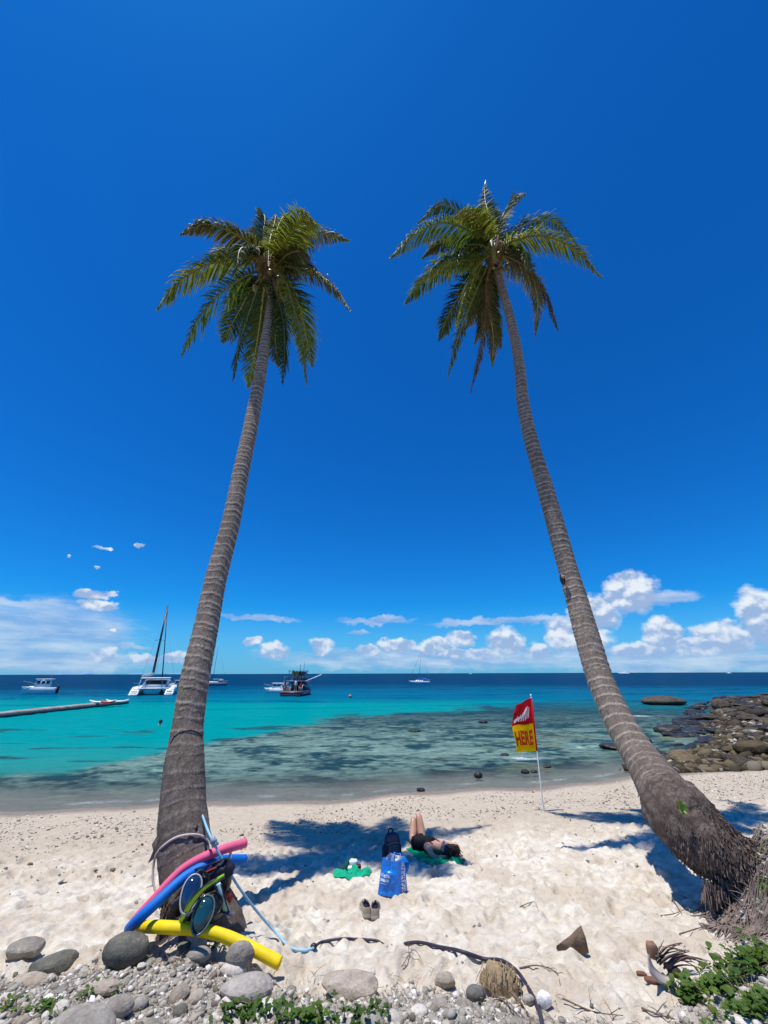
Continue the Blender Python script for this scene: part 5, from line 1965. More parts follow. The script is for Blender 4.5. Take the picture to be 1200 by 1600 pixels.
# ------------------------------------------------------------------ boats in the bay
HULLW = mat('boat_white', (.80, .81, .80), .3, .5, .05, 2)
HULLD = mat('boat_navy', (.015, .025, .06), .3, .5)
GLS = mat('boat_glass', (.012, .02, .035), .08, .6)
GREYM = mat('boat_grey', (.25, .26, .28), .5)
DARKM = mat('boat_dark', (.02, .022, .03), .6)
TEAK = mat('boat_deck', (.42, .36, .28), .7)
SAILC = mat('furled_sail', (.30, .33, .38), .8)
BLUC = mat('blue_canvas', (.02, .12, .50), .8)


def hull_rings(L, B, H, stern=.85, n=14, rake=.18, dead=.5, chine=.75, z0=-.25):
    """bow at +x, stern at -x, keel below the water"""
    rings = []
    for i in range(n):
        f = i / (n - 1)
        x = -L / 2 + L * f
        w_ = B / 2 * (stern + (1 - stern) * min(1, f * 3)) * (1 - max(0, (f - .45) / .55) ** 2.2)
        w_ = max(w_, .02)
        sheer_ = H * (1 + .22 * f ** 2)
        keel = z0 * (1 - max(0, (f - .7) / .3) ** 2 * .9)
        xr = x + rake * L * f ** 3 * .5
        rings.append([(x, 0, keel), (x + (xr - x) * .4, w_ * chine, keel * dead + .02), (xr, w_, sheer_), (xr, w_ * .94, sheer_ + .03), (xr, 0, sheer_ + .05),
                      (xr, -w_ * .94, sheer_ + .03), (xr, -w_, sheer_), (x + (xr - x) * .4, -w_ * chine, keel * dead + .02)])
    return rings


def part(root, name, mt, fn, smooth=False):
    mb = MB(); fn(mb)
    return mb.build(name, mt, root, smooth, local=True)


def speedboat(px, py, L, rot, label, hullm=HULLW, cabin=1.0, group=None, windows=3, hk=.14):
    w_ = wpt(px, py)
    o = thing('motorboat', label, 'boat', (w_[0], w_[1], 0), rot, group)
    B = L * .33; H = L * hk
    part(o, 'hull', hullm, lambda m: m.loft(hull_rings(L, B, H)), True)
    part(o, 'deck', HULLW, lambda m: m.box((.12 * L, 0, H * 1.12), (.62 * L, B * .74, H * .35), taper=(.8, .8), bev=.05))
    ch = H * 1.15 * cabin
    part(o, 'cabin', HULLW, lambda m: m.box((-.04 * L, 0, H * 1.15 + ch / 2), (.50 * L, B * .70, ch), taper=(.84, .9), bev=.06))
    part(o, 'cabin_roof', HULLW, lambda m: m.box((-.07 * L, 0, H * 1.15 + ch + .05), (.56 * L, B * .80, .10), bev=.03))
    for s_ in (-1, 1):
        for k in range(windows):
            part(o, 'window', GLS, lambda m: m.box(((-.20 + .145 * k) * L, s_ * B * .342, H * 1.2 + ch * .58), (.105 * L, .03, ch * .40)))
    part(o, 'windscreen', GLS, lambda m: m.box((.185 * L, 0, H * 1.2 + ch * .58), (.03, B * .56, ch * .44), rot=Matrix.Rotation(-.35, 3, 'Y')))
    part(o, 'outboard', DARKM, lambda m: m.box((-.53 * L, 0, H * .7), (.09 * L, .30, H * 1.5), taper=(1.2, 1.2), bev=.04))
    part(o, 'bow_rail', GREYM, lambda m: m.tube(catmull([(.10 * L, B * .40, H * 1.5), (.40 * L, B * .30, H * 1.95), (.60 * L, 0, H * 2.15), (.40 * L, -B * .30, H * 1.95), (.10 * L, -B * .40, H * 1.5)], 24), .022, 5))
    part(o, 'aerial', GREYM, lambda m: m.tube([(-.2 * L, .1, H + ch), (-.24 * L, .1, H + ch + .9)], .018, 5))
    return o


speedboat(61, 1084, 4.7, R(205), 'small white cabin speedboat moored alone at the left beyond the pontoon', windows=3, cabin=1.1, hk=.21)
speedboat(279, 1074.5, 5.2, R(200), 'motorboat with a dark blue hull half hidden by the left palm trunk', HULLD)
speedboat(434, 1083, 4.9, R(165), 'white speedboat tucked behind the crowded dive boat', HULLW)

# catamaran, stern towards the beach
w_ = wpt(235, 1087)
cat_ = thing('catamaran', 'white sailing catamaran seen from astern with a tall dark mast', 'catamaran', (w_[0], w_[1], 0), R(22))
for s_ in (-1, 1):
    def hl_(m, s_=s_):
        rings = []
        for i in range(16):
            f = i / 15; y = f * 11.0
            ww = .62 * (1 - max(0, (f - .5) / .5) ** 2.0) + .03
            top = .22 + 1.0 * sst(np.array(f), 0, .20) + .15 * f
            top = float(top)
            rings.append([(s_ * 2.55, y, -.3), (s_ * 2.55 + ww * .8, y, .0), (s_ * 2.55 + ww, y, top * .8), (s_ * 2.55 + ww * .8, y, top), (s_ * 2.55 - ww * .8, y, top), (s_ * 2.55 - ww, y, top * .8), (s_ * 2.55 - ww * .8, y, .0)])
        m.loft(rings)
    part(cat_, 'hull', HULLW, hl_, True)
    for k in range(3):
        part(cat_, 'stern_step', TEAK, lambda m: m.box((s_ * 2.55, .35 + .6 * k, .34 + .28 * k), (.80, .5, .05)))
    part(cat_, 'hull_window', GLS, lambda m: m.box((s_ * 3.14, 4.6, .95), (.06, 2.6, .18)))
part(cat_, 'bridge_deck', HULLW, lambda m: m.box((0, 5.0, 1.0), (4.4, 6.2, .45), bev=.08))
part(cat_, 'saloon', HULLW, lambda m: m.box((0, 5.6, 1.78), (4.2, 3.6, 1.2), taper=(.86, .75), bev=.12))
part(cat_, 'saloon_door', GLS, lambda m: m.box((0, 3.86, 1.75), (3.2, .05, .95)))
for s_ in (-1, 1):
    part(cat_, 'saloon_window', GLS, lambda m: m.box((s_ * 1.98, 5.7, 1.85), (.05, 2.6, .5)))
    part(cat_, 'bimini_post', HULLW, lambda m: m.tube([(s_ * 2.25, 1.7, 1.15), (s_ * 2.05, 1.9, 2.55)], .05, 6))
    part(cat_, 'stern_rail', GREYM, lambda m: m.tube(catmull([(s_ * 2.0, .9, 1.1), (s_ * 2.0, .9, 1.75), (s_ * 2.9, 1.3, 1.8), (s_ * 3.0, 2.6, 1.8)], 12), .025, 5))
part(cat_, 'bimini', HULLW, lambda m: m.box((0, 3.1, 2.62), (4.4, 2.8, .12), taper=(.96, .94), bev=.05))
part(cat_, 'cockpit_bench', HULLW, lambda m: m.box((0, 2.2, 1.42), (3.4, .5, .4), bev=.05))
part(cat_, 'crossbeam', HULLW, lambda m: m.box((0, 1.55, 1.02), (4.6, .35, .16), bev=.04))
part(cat_, 'dinghy_davit', GREYM, lambda m: m.tube(catmull([(-1.2, 1.5, 1.1), (-1.2, 1.2, 2.0), (-1.2, .4, 2.15)], 10), .05, 6))
part(cat_, 'dinghy_davit', GREYM, lambda m: m.tube(catmull([(1.2, 1.5, 1.1), (1.2, 1.2, 2.0), (1.2, .4, 2.15)], 10), .05, 6))
mtop = ptY(262, 946, w_[1] + 7.2)
Minv = Matrix.Rotation(-R(22), 3, 'Z')
mt_l = np.array(Minv @ Vector(tuple(mtop - np.array([w_[0], w_[1], 0]))))
mb0 = np.array(Minv @ Vector(tuple(ptY(238.5, 1056, w_[1] + 5.0) - np.array([w_[0], w_[1], 0]))))
DM = mat('dark_mast', (.012, .016, .03), .4)
part(cat_, 'mast', DM, lambda m: m.tube([mb0, mt_l], [.21, .13], 8))
part(cat_, 'forestay_sail', mat('furled_jib', (.03, .045, .10), .8), lambda m: m.tube([(0.2, 10.6, 1.5), mt_l * .92 + mb0 * .08 + np.array([.1, .2, 0])], [.12, .06], 6))
part(cat_, 'boom', SAILC, lambda m: m.tube([mb0 + np.array([0, 0, .3]), mb0 + np.array([-.6, -1.8, .1]), mb0 + np.array([-1.1, -3.2, 0])], [.30, .34, .22], 8, flat=.8), True)
for s_ in (-1, 1):
    part(cat_, 'shroud', GREYM, lambda m: m.tube([(s_ * 2.9, 5.6, 1.4), mt_l * .85 + mb0 * .15], .014, 4))
    part(cat_, 'spreader', DM, lambda m: m.tube([mb0 * .5 + mt_l * .5, mb0 * .53 + mt_l * .47 + np.array([s_ * .8, 0, 0])], .03, 4))
part(cat_, 'stern_stay', GREYM, lambda m: m.tube([(0, 1.6, 2.6), mt_l], .012, 4))
# its tender
w_ = wpt(262, 1084)
td = thing('dinghy', 'small grey inflatable dinghy tied beside the catamaran', 'dinghy', (w_[0], w_[1], 0), R(-18))
part(td, 'tube', GREYM, lambda m: m.tube(catmull([(-1.3, .55, .18), (.6, .6, .22), (1.5, 0, .34), (.6, -.6, .22), (-1.3, -.55, .18)], 24), .20, 8), True)
part(td, 'floor', GREYM, lambda m: m.box((-.2, 0, .12), (2.2, 1.0, .06)))
part(td, 'outboard', DARKM, lambda m: m.box((-1.45, 0, .45), (.3, .3, .7), bev=.05))


def sailboat(px, py, L, rot, mastpx, label, hullm, mastr=.07, canvas=BLUC, mizzen=False):
    w_ = wpt(px, py)
    o = thing('sailboat', label, 'sailboat', (w_[0], w_[1], 0), rot)
    B = L * .28; H = L * .105
    part(o, 'hull', hullm, lambda m: m.loft(hull_rings(L, B, H, stern=.6, rake=.22)), True)
    part(o, 'coachroof', HULLW, lambda m: m.box((.06 * L, 0, H * 1.25), (.42 * L, B * .5, H * .55), taper=(.85, .8), bev=.05))
    for s_ in (-1, 1):
        for k in range(3):
            part(o, 'porthole', GLS, lambda m: m.box(((-.05 + .1 * k) * L, s_ * B * .235, H * 1.3), (.055 * L, .03, H * .2)))
    part(o, 'cockpit_canopy', canvas, lambda m: m.box((-.24 * L, 0, H * 2.0), (.24 * L, B * .62, H * .5), taper=(.75, .75), bev=.08))
    tp = ptY(*mastpx, w_[1]); h_ = tp[2]; ml = np.array(Matrix.Rotation(-rot, 3, 'Z') @ Vector(tuple(tp - np.array([w_[0], w_[1], 0]))))
    part(o, 'mast', GREYM if hullm is HULLW else DM, lambda m: m.tube([(.10 * L, 0, H), ml], [mastr, mastr * .7], 6))
    part(o, 'boom', canvas, lambda m: m.tube([(.09 * L, 0, H * 2.3), (-.30 * L, 0, H * 2.35)], [.16, .12], 8, flat=.8))
    part(o, 'forestay', GREYM, lambda m: m.tube([(.60 * L, 0, H * 1.2), ml], .035, 4))
    part(o, 'backstay', GREYM, lambda m: m.tube([(-.49 * L, 0, H * 1.0), ml], .016, 4))
    part(o, 'stern_rail', GREYM, lambda m: m.tube(catmull([(-.30 * L, B * .35, H * 1.6), (-.50 * L, B * .3, H * 1.7), (-.50 * L, -B * .3, H * 1.7), (-.30 * L, -B * .35, H * 1.6)], 14), .03, 4))
    if mizzen:
        part(o, 'wind_pole', GREYM, lambda m: m.tube([(-.52 * L, 0, 0), (-.44 * L, 0, H * 2), (-.36 * L, 0, h_ * .55)], .05, 5))
    return o


sailboat(335, 1071, 7.0, R(200), (341, 1010), 'distant dark sailboat just right of the left palm trunk', GREYM, canvas=SAILC)
sailboat(657, 1068, 6.6, R(182), (658.5, 1018), 'white sailboat with a blue canopy far out in the middle of the bay', HULLW, mizzen=True)

# dive boat with two decks, stern on
w_ = wpt(454, 1088)
dv = thing('dive_boat', 'dark two deck dive boat crowded with people, stern towards the beach', 'boat', (w_[0], w_[1], 0), R(-4))
S_ = 3.5                                                              # beam


def dvh(m):
    rings = []
    for i in range(12):
        f = i / 11; y = f * 9.5
        ww = S_ / 2 * (1 - max(0, (f - .5) / .5) ** 2.4) + .02
        rings.append([(0, y, -.3), (ww * .85, y, -.1), (ww, y, .55 + .5 * f ** 2), (-ww, y, .55 + .5 * f ** 2), (-ww * .85, y, -.1)])
    m.loft(rings)


part(dv, 'hull', mat('dive_hull', (.02, .035, .10), .4), dvh, True)
part(dv, 'stripe', mat('red_stripe', (.16, .03, .06), .5), lambda m: m.box((0, -.02, .46), (S_ * .98, .05, .12)))
part(dv, 'main_deck', GREYM, lambda m: m.box((0, 3.0, .62), (S_ * .94, 6.0, .10)))
part(dv, 'cabin', mat('dive_cabin', (.10, .13, .22), .5), lambda m: m.box((0, 5.2, 1.5), (2.6, 3.2, 1.7), taper=(.92, .92), bev=.08))
part(dv, 'cabin_door', GLS, lambda m: m.box((.2, 3.57, 1.4), (.7, .05, 1.3)))
part(dv, 'upper_deck', mat('dive_deck', (.16, .20, .30), .6), lambda m: m.box((0, 3.2, 2.12), (3.0, 5.0, .10)))
part(dv, 'wheelhouse', mat('dive_wheelhouse', (.16, .20, .28), .5), lambda m: m.box((0, 4.8, 2.85), (1.9, 1.6, 1.3), taper=(.9, .9), bev=.06))
part(dv, 'roof', mat('teal_roof', (.03, .22, .30), .5), lambda m: m.box((0, 3.6, 3.62), (2.5, 3.6, .12), bev=.04))
for s_ in (-1, 1):
    for yy in (.6, 2.0, 3.4):
        part(dv, 'deck_post', DARKM, lambda m: m.tube([(s_ * 1.45, yy, .66), (s_ * 1.42, yy, 2.1)], .05, 5))
    for yy in (1.9, 4.8):
        part(dv, 'roof_post', DARKM, lambda m: m.tube([(s_ * 1.1, yy, 2.15), (s_ * 1.1, yy, 3.58)], .045, 5))
    part(dv, 'side_rail', HULLW, lambda m: m.tube(catmull([(s_ * 1.66, .2, .66), (s_ * 1.66, .2, 1.25), (s_ * 1.66, 3, 1.3), (s_ * 1.6, 6, 1.4)], 14), .035, 5))
    part(dv, 'upper_rail', GREYM, lambda m: m.tube([(s_ * 1.46, .8, 2.2), (s_ * 1.46, .8, 2.75), (s_ * 1.46, 4, 2.75)], .03, 5))
for k in range(9):
    part(dv, 'air_tank', mat('air_tank', (.35, .37, .40), .35, metal=.6) if k % 2 else mat('air_tank_yellow', (.55, .40, .04), .4), lambda m: m.tube([(-1.4 + .1 * (k % 2), .7 + .35 * k, .68), (-1.4 + .1 * (k % 2), .7 + .35 * k, 1.25)], .09, 7))
part(dv, 'ladder', GREYM, lambda m: m.tube([(.5, -.1, -.1), (.5, -.1, .9)], .03, 4)); part(dv, 'ladder', GREYM, lambda m: m.tube([(.85, -.1, -.1), (.85, -.1, .9)], .03, 4))
part(dv, 'boarding_pole', HULLW, lambda m: m.tube([(1.45, 2.2, 2.0), (4.2, 2.0, 3.05)], .085, 6))
part(dv, 'radio_mast', DARKM, lambda m: m.tube([(.15, 3.6, 3.7), (.2, 3.6, 4.7)], .035, 5)); part(dv, 'radio_mast', DARKM, lambda m: m.tube([(.8, 3.6, 3.7), (.86, 3.6, 5.0)], .03, 5))
part(dv, 'swim_platform', DARKM, lambda m: m.box((0, -.25, .18), (3.2, .7, .10), bev=.02))
Rdv = np.array(Matrix.Rotation(R(-4), 3, 'Z'))
SHIRTS = {'orange': (.75, .28, .03), 'white': (.75, .76, .76), 'black': (.02, .02, .025), 'red': (.5, .03, .03), 'blue': (.05, .15, .5)}


def tiny_person(lx, ly, lz, colr, pose, label, hh_=1.68, face=-1):
    o_ = Rdv @ np.array([lx, ly, 0]); g = np.array([w_[0] + o_[0], w_[1] + o_[1], lz])
    o = thing('person', label, 'person', g, 0, 'people aboard the dive boat')
    s = hh_ / 1.68
    if pose == 'stand':
        V = [(0, 0, .95), (0, 0, 1.2), (0, 0, 1.40), (0, 0, 1.52), (0, 0, 1.62), (-.09, 0, .9), (-.10, -.03, .5), (-.11, 0, .05), (.09, 0, .9), (.10, -.02, .5), (.11, 0, .05),
             (-.19, 0, 1.36), (-.24, -.06, 1.10), (-.20, -.20, .95), (.19, 0, 1.36), (.25, -.05, 1.10), (.22, -.16, .92)]
    elif pose == 'sit':
        V = [(0, 0, .50), (0, .02, .75), (0, .03, .95), (0, .02, 1.07), (0, 0, 1.17), (-.09, 0, .48), (-.12, -.40, .50), (-.12, -.42, .08), (.09, 0, .48), (.12, -.40, .50), (.12, -.42, .08),
             (-.19, .02, .92), (-.24, -.08, .68), (-.17, -.28, .58), (.19, .02, .92), (.24, -.08, .68), (.17, -.28, .58)]
    else:
        V = [(0, 0, .90), (0, -.12, 1.12), (0, -.25, 1.28), (0, -.32, 1.38), (0, -.37, 1.46), (-.09, 0, .86), (-.10, -.06, .48), (-.11, .02, .05), (.09, 0, .86), (.10, -.05, .48), (.11, .04, .05),
             (-.19, -.23, 1.24), (-.24, -.35, 1.00), (-.16, -.50, .85), (.19, -.23, 1.24), (.25, -.34, 1.00), (.16, -.52, .88)]
    V = [g + np.array(v) * s for v in V]
    E = [(0, 1), (1, 2), (2, 3), (3, 4), (0, 5), (5, 6), (6, 7), (0, 8), (8, 9), (9, 10), (2, 11), (11, 12), (12, 13), (2, 14), (14, 15), (15, 16)]
    rd = [.14, .13, .14, .06, .10, .09, .065, .045, .09, .065, .045, .06, .045, .035, .06, .045, .035]
    skin_body('body', V, E, [k * s for k in rd], SKIN, o, 1)
    mb = MB(); mb.tube([V[0] - (0, 0, .12), V[0], V[1], V[2], V[2] + (0, 0, .05)], np.array([.17, .17, .16, .185, .10]) * s, 8); mb.build('shirt', mat('shirt_' + colr, SHIRTS[colr], .8), o, True)
    mb = MB(); mb.ball(V[4] + np.array([0, .02, .035]), .105 * s, 8, 6); mb.build('hair', HAIR, o, True)
    return o


tiny_person(-.55, 2.3, 2.17, 'orange', 'stand', 'person in orange on the upper deck of the dive boat, left', 1.55)
tiny_person(.0, 2.5, 2.17, 'orange', 'bend', 'person in orange leaning forward in the middle of the upper deck', 1.6)
tiny_person(.6, 2.2, 2.17, 'black', 'stand', 'person in black at the right end of the upper deck', 1.55)
tiny_person(-1.15, .7, .67, 'blue', 'bend', 'person in blue bending over at the left stern rail of the dive boat')
tiny_person(-.45, 1.0, .67, 'white', 'sit', 'person in white seated low at the stern of the dive boat')
tiny_person(.45, .8, .67, 'white', 'stand', 'person in white standing at the stern ladder of the dive boat')
tiny_person(1.2, .9, .67, 'red', 'sit', 'person in red seated at the right stern rail of the dive boat')
tiny_person(1.0, 2.2, .67, 'black', 'stand', 'person in black standing under the deck roof, right')

# three vessels near the horizon
for (px, py, L, rt, lb) in ((735, 1053.4, 12, R(190), 'tiny pale vessel on the horizon right of the white sailboat'), (975, 1053.6, 22, R(178), 'low white vessel on the horizon just right of the leaning trunk'),
                            (1139, 1052.6, 14, R(186), 'tiny white vessel on the horizon above the headland')):
    w2 = wpt(px, py); k = 1.0
    o = thing('vessel', lb, 'boat', (w2[0], w2[1], 0), rt)
    part(o, 'hull', HULLW, lambda m: m.loft(hull_rings(L, L * .25, L * .12, stern=.8)), True)
    part(o, 'cabin', HULLW, lambda m: m.box((-.1 * L, 0, L * .17), (.4 * L, L * .18, L * .10), taper=(.8, .9), bev=.1))
    part(o, 'mast', GREYM, lambda m: m.tube([(0, 0, L * .2), (0, 0, L * .34)], .12, 5))

# pontoon: floating blocks in two rows
pA = wpt(-30, 1124); pB = wpt(192, 1099.5)
dP = pB - pA; LP_ = np.linalg.norm(dP); dP = dP / LP_; nP_ = np.array([-dP[1], dP[0], 0])
pon = thing('floating_pontoon', 'long grey floating pontoon of plastic blocks reaching out from the left', 'pontoon', (pB[0], pB[1], 0), math.atan2(dP[1], dP[0]))
PBK = mat('pontoon_block', (.30, .29, .27), .8, .2, .2, 4, rnd=.25)
PSD = mat('pontoon_skirt', (.03, .045, .07), .7)
mb = MB(); mb.box((0, 0, .16), (.50, .60, .42), bev=.05); proto = mb.build('block', PBK, pon, False, local=True)
proto.location = (-.26, -.31, 0)
me_ = proto.data
nb_ = int(LP_ / .52)
r_ = np.random.default_rng(2)
cnt = 1
for i in range(min(nb_, 74)):
    for j in (0, 1):
        if i == 0 and j == 0: continue
        b = inst(me_, 'block', (-.26 - .52 * i, -.31 + .62 * j, r_.uniform(-.015, .015)), (0, 0, 0), 1.0, pon)
part(pon, 'side_skirt', PSD, lambda m: m.box((-.26 * nb_, -.66, .02), (.52 * nb_, .08, .42), bev=.02))
part(pon, 'side_skirt', PSD, lambda m: m.box((-.26 * nb_, .66, .02), (.52 * nb_, .08, .42), bev=.02))
# boards on the pontoon's end
KW = mat('board_white', (.80, .80, .78), .4); KR = mat('board_red', (.70, .05, .04), .4)


def board(px, py, L, rot, mt, label, w_=.34):
    g = wpt(px, py)
    d_ = ray(px, py); g = np.array([0, 0, CAM_H]) + d_ * ((CAM_H - .45) / -d_[2])
    mb = MB(); rings = []
    for i in range(13):
        f = i / 12; x = (f - .5) * L; ww = w_ * max(.03, (1 - abs(2 * f - 1) ** 2.6)) ; lift_ = .16 * abs(2 * f - 1) ** 3
        rings.append([(x, -ww, .07 + lift_), (x, -ww * .6, lift_), (x, ww * .6, lift_), (x, ww, .07 + lift_), (x, ww * .7, .16 + lift_), (x, -ww * .7, .16 + lift_)])
    mb.loft(rings)
    o = mb.build('kayak', mt, None, True, local=True)
    o.location = (g[0], g[1], .40); o.rotation_euler = (0, 0, rot)
    return tag(o, label, 'kayak')


board(160, 1097.5, 2.6, R(8), KW, 'white kayak lying at the left on the far end of the pontoon', .3)
board(168, 1097.8, 1.6, R(-6), KR, 'red kayak between the two white ones on the pontoon', .28)
board(183, 1096.5, 2.4, R(4), KW, 'white kayak at the very tip of the pontoon', .3)

# swimmer and buoy
g = wpt(250, 1132)
sw = thing('person', 'dark head of a swimmer in the turquoise water left of the palm trunk', 'person', (g[0], g[1], 0))
skin_body('body', [g + np.array(v) for v in [(0, 0, -.25), (0, 0, -.05), (0, 0, .06), (0, 0, .17), (-.18, 0, -.08), (-.42, -.05, -.12), (.18, 0, -.08), (.42, -.05, -.12)]],
          [(0, 1), (1, 2), (2, 3), (1, 4), (4, 5), (1, 6), (6, 7)], [.16, .14, .06, .10, .07, .05, .07, .05], SKIN, sw, 1)
mb = MB(); mb.ball(g + np.array([0, .01, .19]), (.12, .12, .125), 12, 8); mb.build('hair', HAIR, sw, True)
g = wpt(547, 1090)
by = thing('mooring_buoy', 'small round mooring buoy floating near the dive boat', 'buoy', (g[0], g[1], 0))
part(by, 'float', mat('buoy_grey', (.30, .22, .16), .5), lambda m: m.ball((0, 0, .16), .26, 12, 8), True)
part(by, 'ring', DARKM, lambda m: m.tube([(0 + .06 * math.cos(a), 0, .46 + .06 * math.sin(a)) for a in np.linspace(0, 6.28, 12)], .02, 5))

# ------------------------------------------------------------------ things round the left palm's foot
def Tfront(py, extra=0.0):
    """depth along the view axis of the left trunk's near side at picture height py"""
    best = None
    for i in range(0, 400):
        P_ = LPp[i]; d_ = P_ - np.array([0, 0, CAM_H]); t_ = d_ @ F_
        y_ = 800 - FPX * (d_ @ UP_) / t_
        if best is None or abs(y_ - py) < best[0]: best = (abs(y_ - py), t_ - LPr[i] * .95)
    return best[1] + extra


from mathutils.bvhtree import BVHTree
_tv = [tuple(np.array(v.co[:]) + ORG[pl.name]) for v in tl_.data.vertices]
_BV = BVHTree.FromPolygons(_tv, [tuple(p_.vertices) for p_ in tl_.data.polygons])


def on_trunk(px, py, off, fallback):
    """a point on the bark of the left palm, off metres in front of it"""
    d = Vector(tuple(ray(px, py)))
    h_ = _BV.ray_cast(Vector((0, 0, CAM_H)), d.normalized())
    if h_[0] is None: return pt(px, py, fallback)
    return np.array(h_[0][:]) - np.array(d.normalized()[:]) * off


def foam_mat(name, c_):
    m_ = bpy.data.materials.new(name); m_.use_nodes = True
    t = NT(m_.node_tree)
    nz = t.noise(t.obj, 160, 3, .6)
    n2_ = t.noise(t.obj, 9, 4, .6)
    f = t.mapr(n2_, .3, .7, .86, 1.08)
    c = t.mix(1.0, (*c_, 1), t.n('ShaderNodeCombineColor', {0: f, 1: f, 2: f}).outputs[0], 'MULTIPLY')
    p = t.n('ShaderNodeBsdfPrincipled', {'Base Color': c, 'Roughness': .62, 'Specular IOR Level': .35, 'Subsurface Weight': 0.0})
    t.set(p, 'Normal', t.bump(nz, .25, .003))
    t.out(p.outputs[0]); return m_


def noodle(pts, r, mt, label, n_=60):
    """foam tube with a hole through it; pts are 3D"""
    P = catmull(pts, n_)
    o = thing('pool_noodle', label, 'pool noodle', P[0])
    mb = MB(); mb.tube(P, r, 20, cap=False)
    V = mb.v[0]; k = 20
    # rounded rim and inner bore at both ends
    T0 = nrm(P[1] - P[0]); T1 = nrm(P[-1] - P[-2])
    for end, c_, T_ in ((0, P[0], -T0), (n_ - 1, P[-1], T1)):
        ring = V[end * k:(end + 1) * k]
        r1 = c_ + (ring - c_) * .90 + T_ * r * .10; r2_ = c_ + (ring - c_) * .36 + T_ * r * .10; r3 = c_ + (ring - c_) * .34 - T_ * r * 1.6
        b = mb.add(np.concatenate([r1, r2_, r3]), [])
        for j in range(k):
            q = (j + 1) % k
            mb.f.append((end * k + j, end * k + q, b + q, b + j)); mb.f.append((b + j, b + q, b + k + q, b + k + j)); mb.f.append((b + k + j, b + k + q, b + 2 * k + q, b + 2 * k + j))
        mb.f.append(tuple(b + 2 * k + j for j in range(k)))
    mb.build('foam_tube', mt, o, True)
    return o


t1 = Tfront(1400); t2 = Tfront(1340)
PINK = foam_mat('pink_foam', (.82, .12, .24)); BLUE = foam_mat('blue_foam', (.0, .155, .58)); YELL = foam_mat('yellow_foam', (.86, .62, .005))
gL = gnd(212, 1456)
tg = float((gL - np.array([0, 0, CAM_H])) @ F_)
noodle([pt(204, 1452, tg - .15), pt(238, 1408, t1 - .02), pt(283, 1361, t2 - .10), pt(333, 1333, t2 - .06), pt(384, 1317, t2 + .12)], .037, PINK, 'pink foam pool noodle slung highest across the left palm trunk')
noodle([pt(203, 1453, tg - .20), pt(243, 1412, t1 - .16), pt(290, 1370, t2 - .19), pt(322, 1352, t2 - .10), pt(352, 1344, t2 + .10), pt(383, 1343, t2 + .22)], .040, BLUE, 'blue foam pool noodle leaning on the palm below the pink one')
yq = [(219, 1448), (262, 1449), (312, 1453), (352, 1463), (390, 1480), (437, 1505)]
yp = []
for i, (a_, b_) in enumerate(yq):
    g = gnd(a_, b_ + 12)
    tt_ = float((g - np.array([0, 0, CAM_H])) @ F_)
    tt_ = min(tt_ - .06, Tfront(1445) - .10) if 1 <= i <= 4 else tt_ - .06
    yp.append(pt(a_, b_, tt_))
noodle(yp, .040, YELL, 'yellow foam pool noodle lying on the stones at the foot of the palm')
for i, q_ in enumerate(yp): pass

# rope round the trunk
def trunk_ring(hs, bulge, tilt_pts, rad_, mt, name, label, cat, close=True, dev=0.0):
    pass


ROPE = mat('pale_rope', (.58, .48, .44), .85, .2, .2, 60, .5, 200, .004)
pr_ = [(247, 1405, .10), (239, 1375, .08), (241, 1345, .05), (255, 1322, .0), (277, 1308, -.02), (298, 1304, -.02), (318, 1308, 0), (327, 1318, .06), (331, 1335, .14)]
P = catmull([on_trunk(a_, b_, .012, Tfront(b_) + .12 + c_) for a_, b_, c_ in pr_], 60)
mb = MB(); mb.tube(P, .0105, 8)
tag(mb.build('rope', ROPE, None, True), 'pinkish rope looped round the left palm trunk above the noodles', 'rope')
WIRE = mat('dark_wire', (.012, .010, .010), .5)
pw_ = [(266, 1163, .06), (272, 1152, .02), (283, 1144, 0), (295, 1141, 0), (308, 1144, .02), (316, 1150, .08)]
P = catmull([on_trunk(a_, b_, .004, Tfront(b_) + .14) for a_, b_, c_ in pw_], 40)
mb = MB(); mb.tube(P, .0065, 6)
tag(mb.build('wire', WIRE, None, True), 'thin dark wire tied round the left trunk at sea level height', 'wire')
# old nail holes and knots in the trunk
for a_, b_, s_ in ((274, 1150, .016), (281, 1166, .010), (283, 1184, .010), (305, 1296, .028), (297, 1172 - 28, .006)):
    mb = MB(); c_ = on_trunk(a_, b_, -.022, Tfront(b_)); mb.ball(c_, (s_, .03, s_ * 1.2), 8, 6)
    mb.build('knot_hole', WIRE, pl, True)
mb = MB(); c_ = ptY(879, 905, 7.33 - .20); mb.ball(c_, (.05, .05, .11), 10, 8); mb.build('knot_hole', WIRE, pr, True)
mb = MB(); c_ = ptY(880, 901, 7.33 - .25); mb.ball(c_, (.035, .03, .035), 10, 8); mb.build('knot_rim', mat('knot_rim', (.35, .24, .15), .9), pr, True)

# light blue line and its knot, down to the dark hose
LB = mat('light_blue_line', (.26, .50, .66), .5, .3, .15, 30)
g1_ = gnd(463, 1489); g2_ = gnd(494, 1484)
P = catmull([pt(316, 1274, Tfront(1280) + .18), pt(334, 1317, 3.42), pt(352, 1352, 3.38), pt(386, 1404, 3.40), (pt(430, 1456, 3.42)), g1_ + (0, 0, .02), gnd(478, 1489) + (0, 0, .015), g2_ + (0, 0, .02)], 80)
mb = MB(); mb.tube(P, .0105, 8)
bl = thing('rope', 'light blue rope running from the palm trunk down to the dark hose', 'rope', P[0])
mb.build('line', LB, bl, True)
for (a_, b_, t_) in ((336, 1318, 3.42), (333, 1313, 3.42)):
    mb = MB(); mb.ball(pt(a_, b_, t_), (.026, .022, .026), 10, 8, None, lambda V: V * (1 + .3 * np.sin(V[:, 0:1] * 8))); mb.build('knot', mat('rope_knot', (.25, .33, .45), .8), bl, True)
HOSE = mat('dark_hose', (.035, .028, .045), .55, .4, .3, 20)
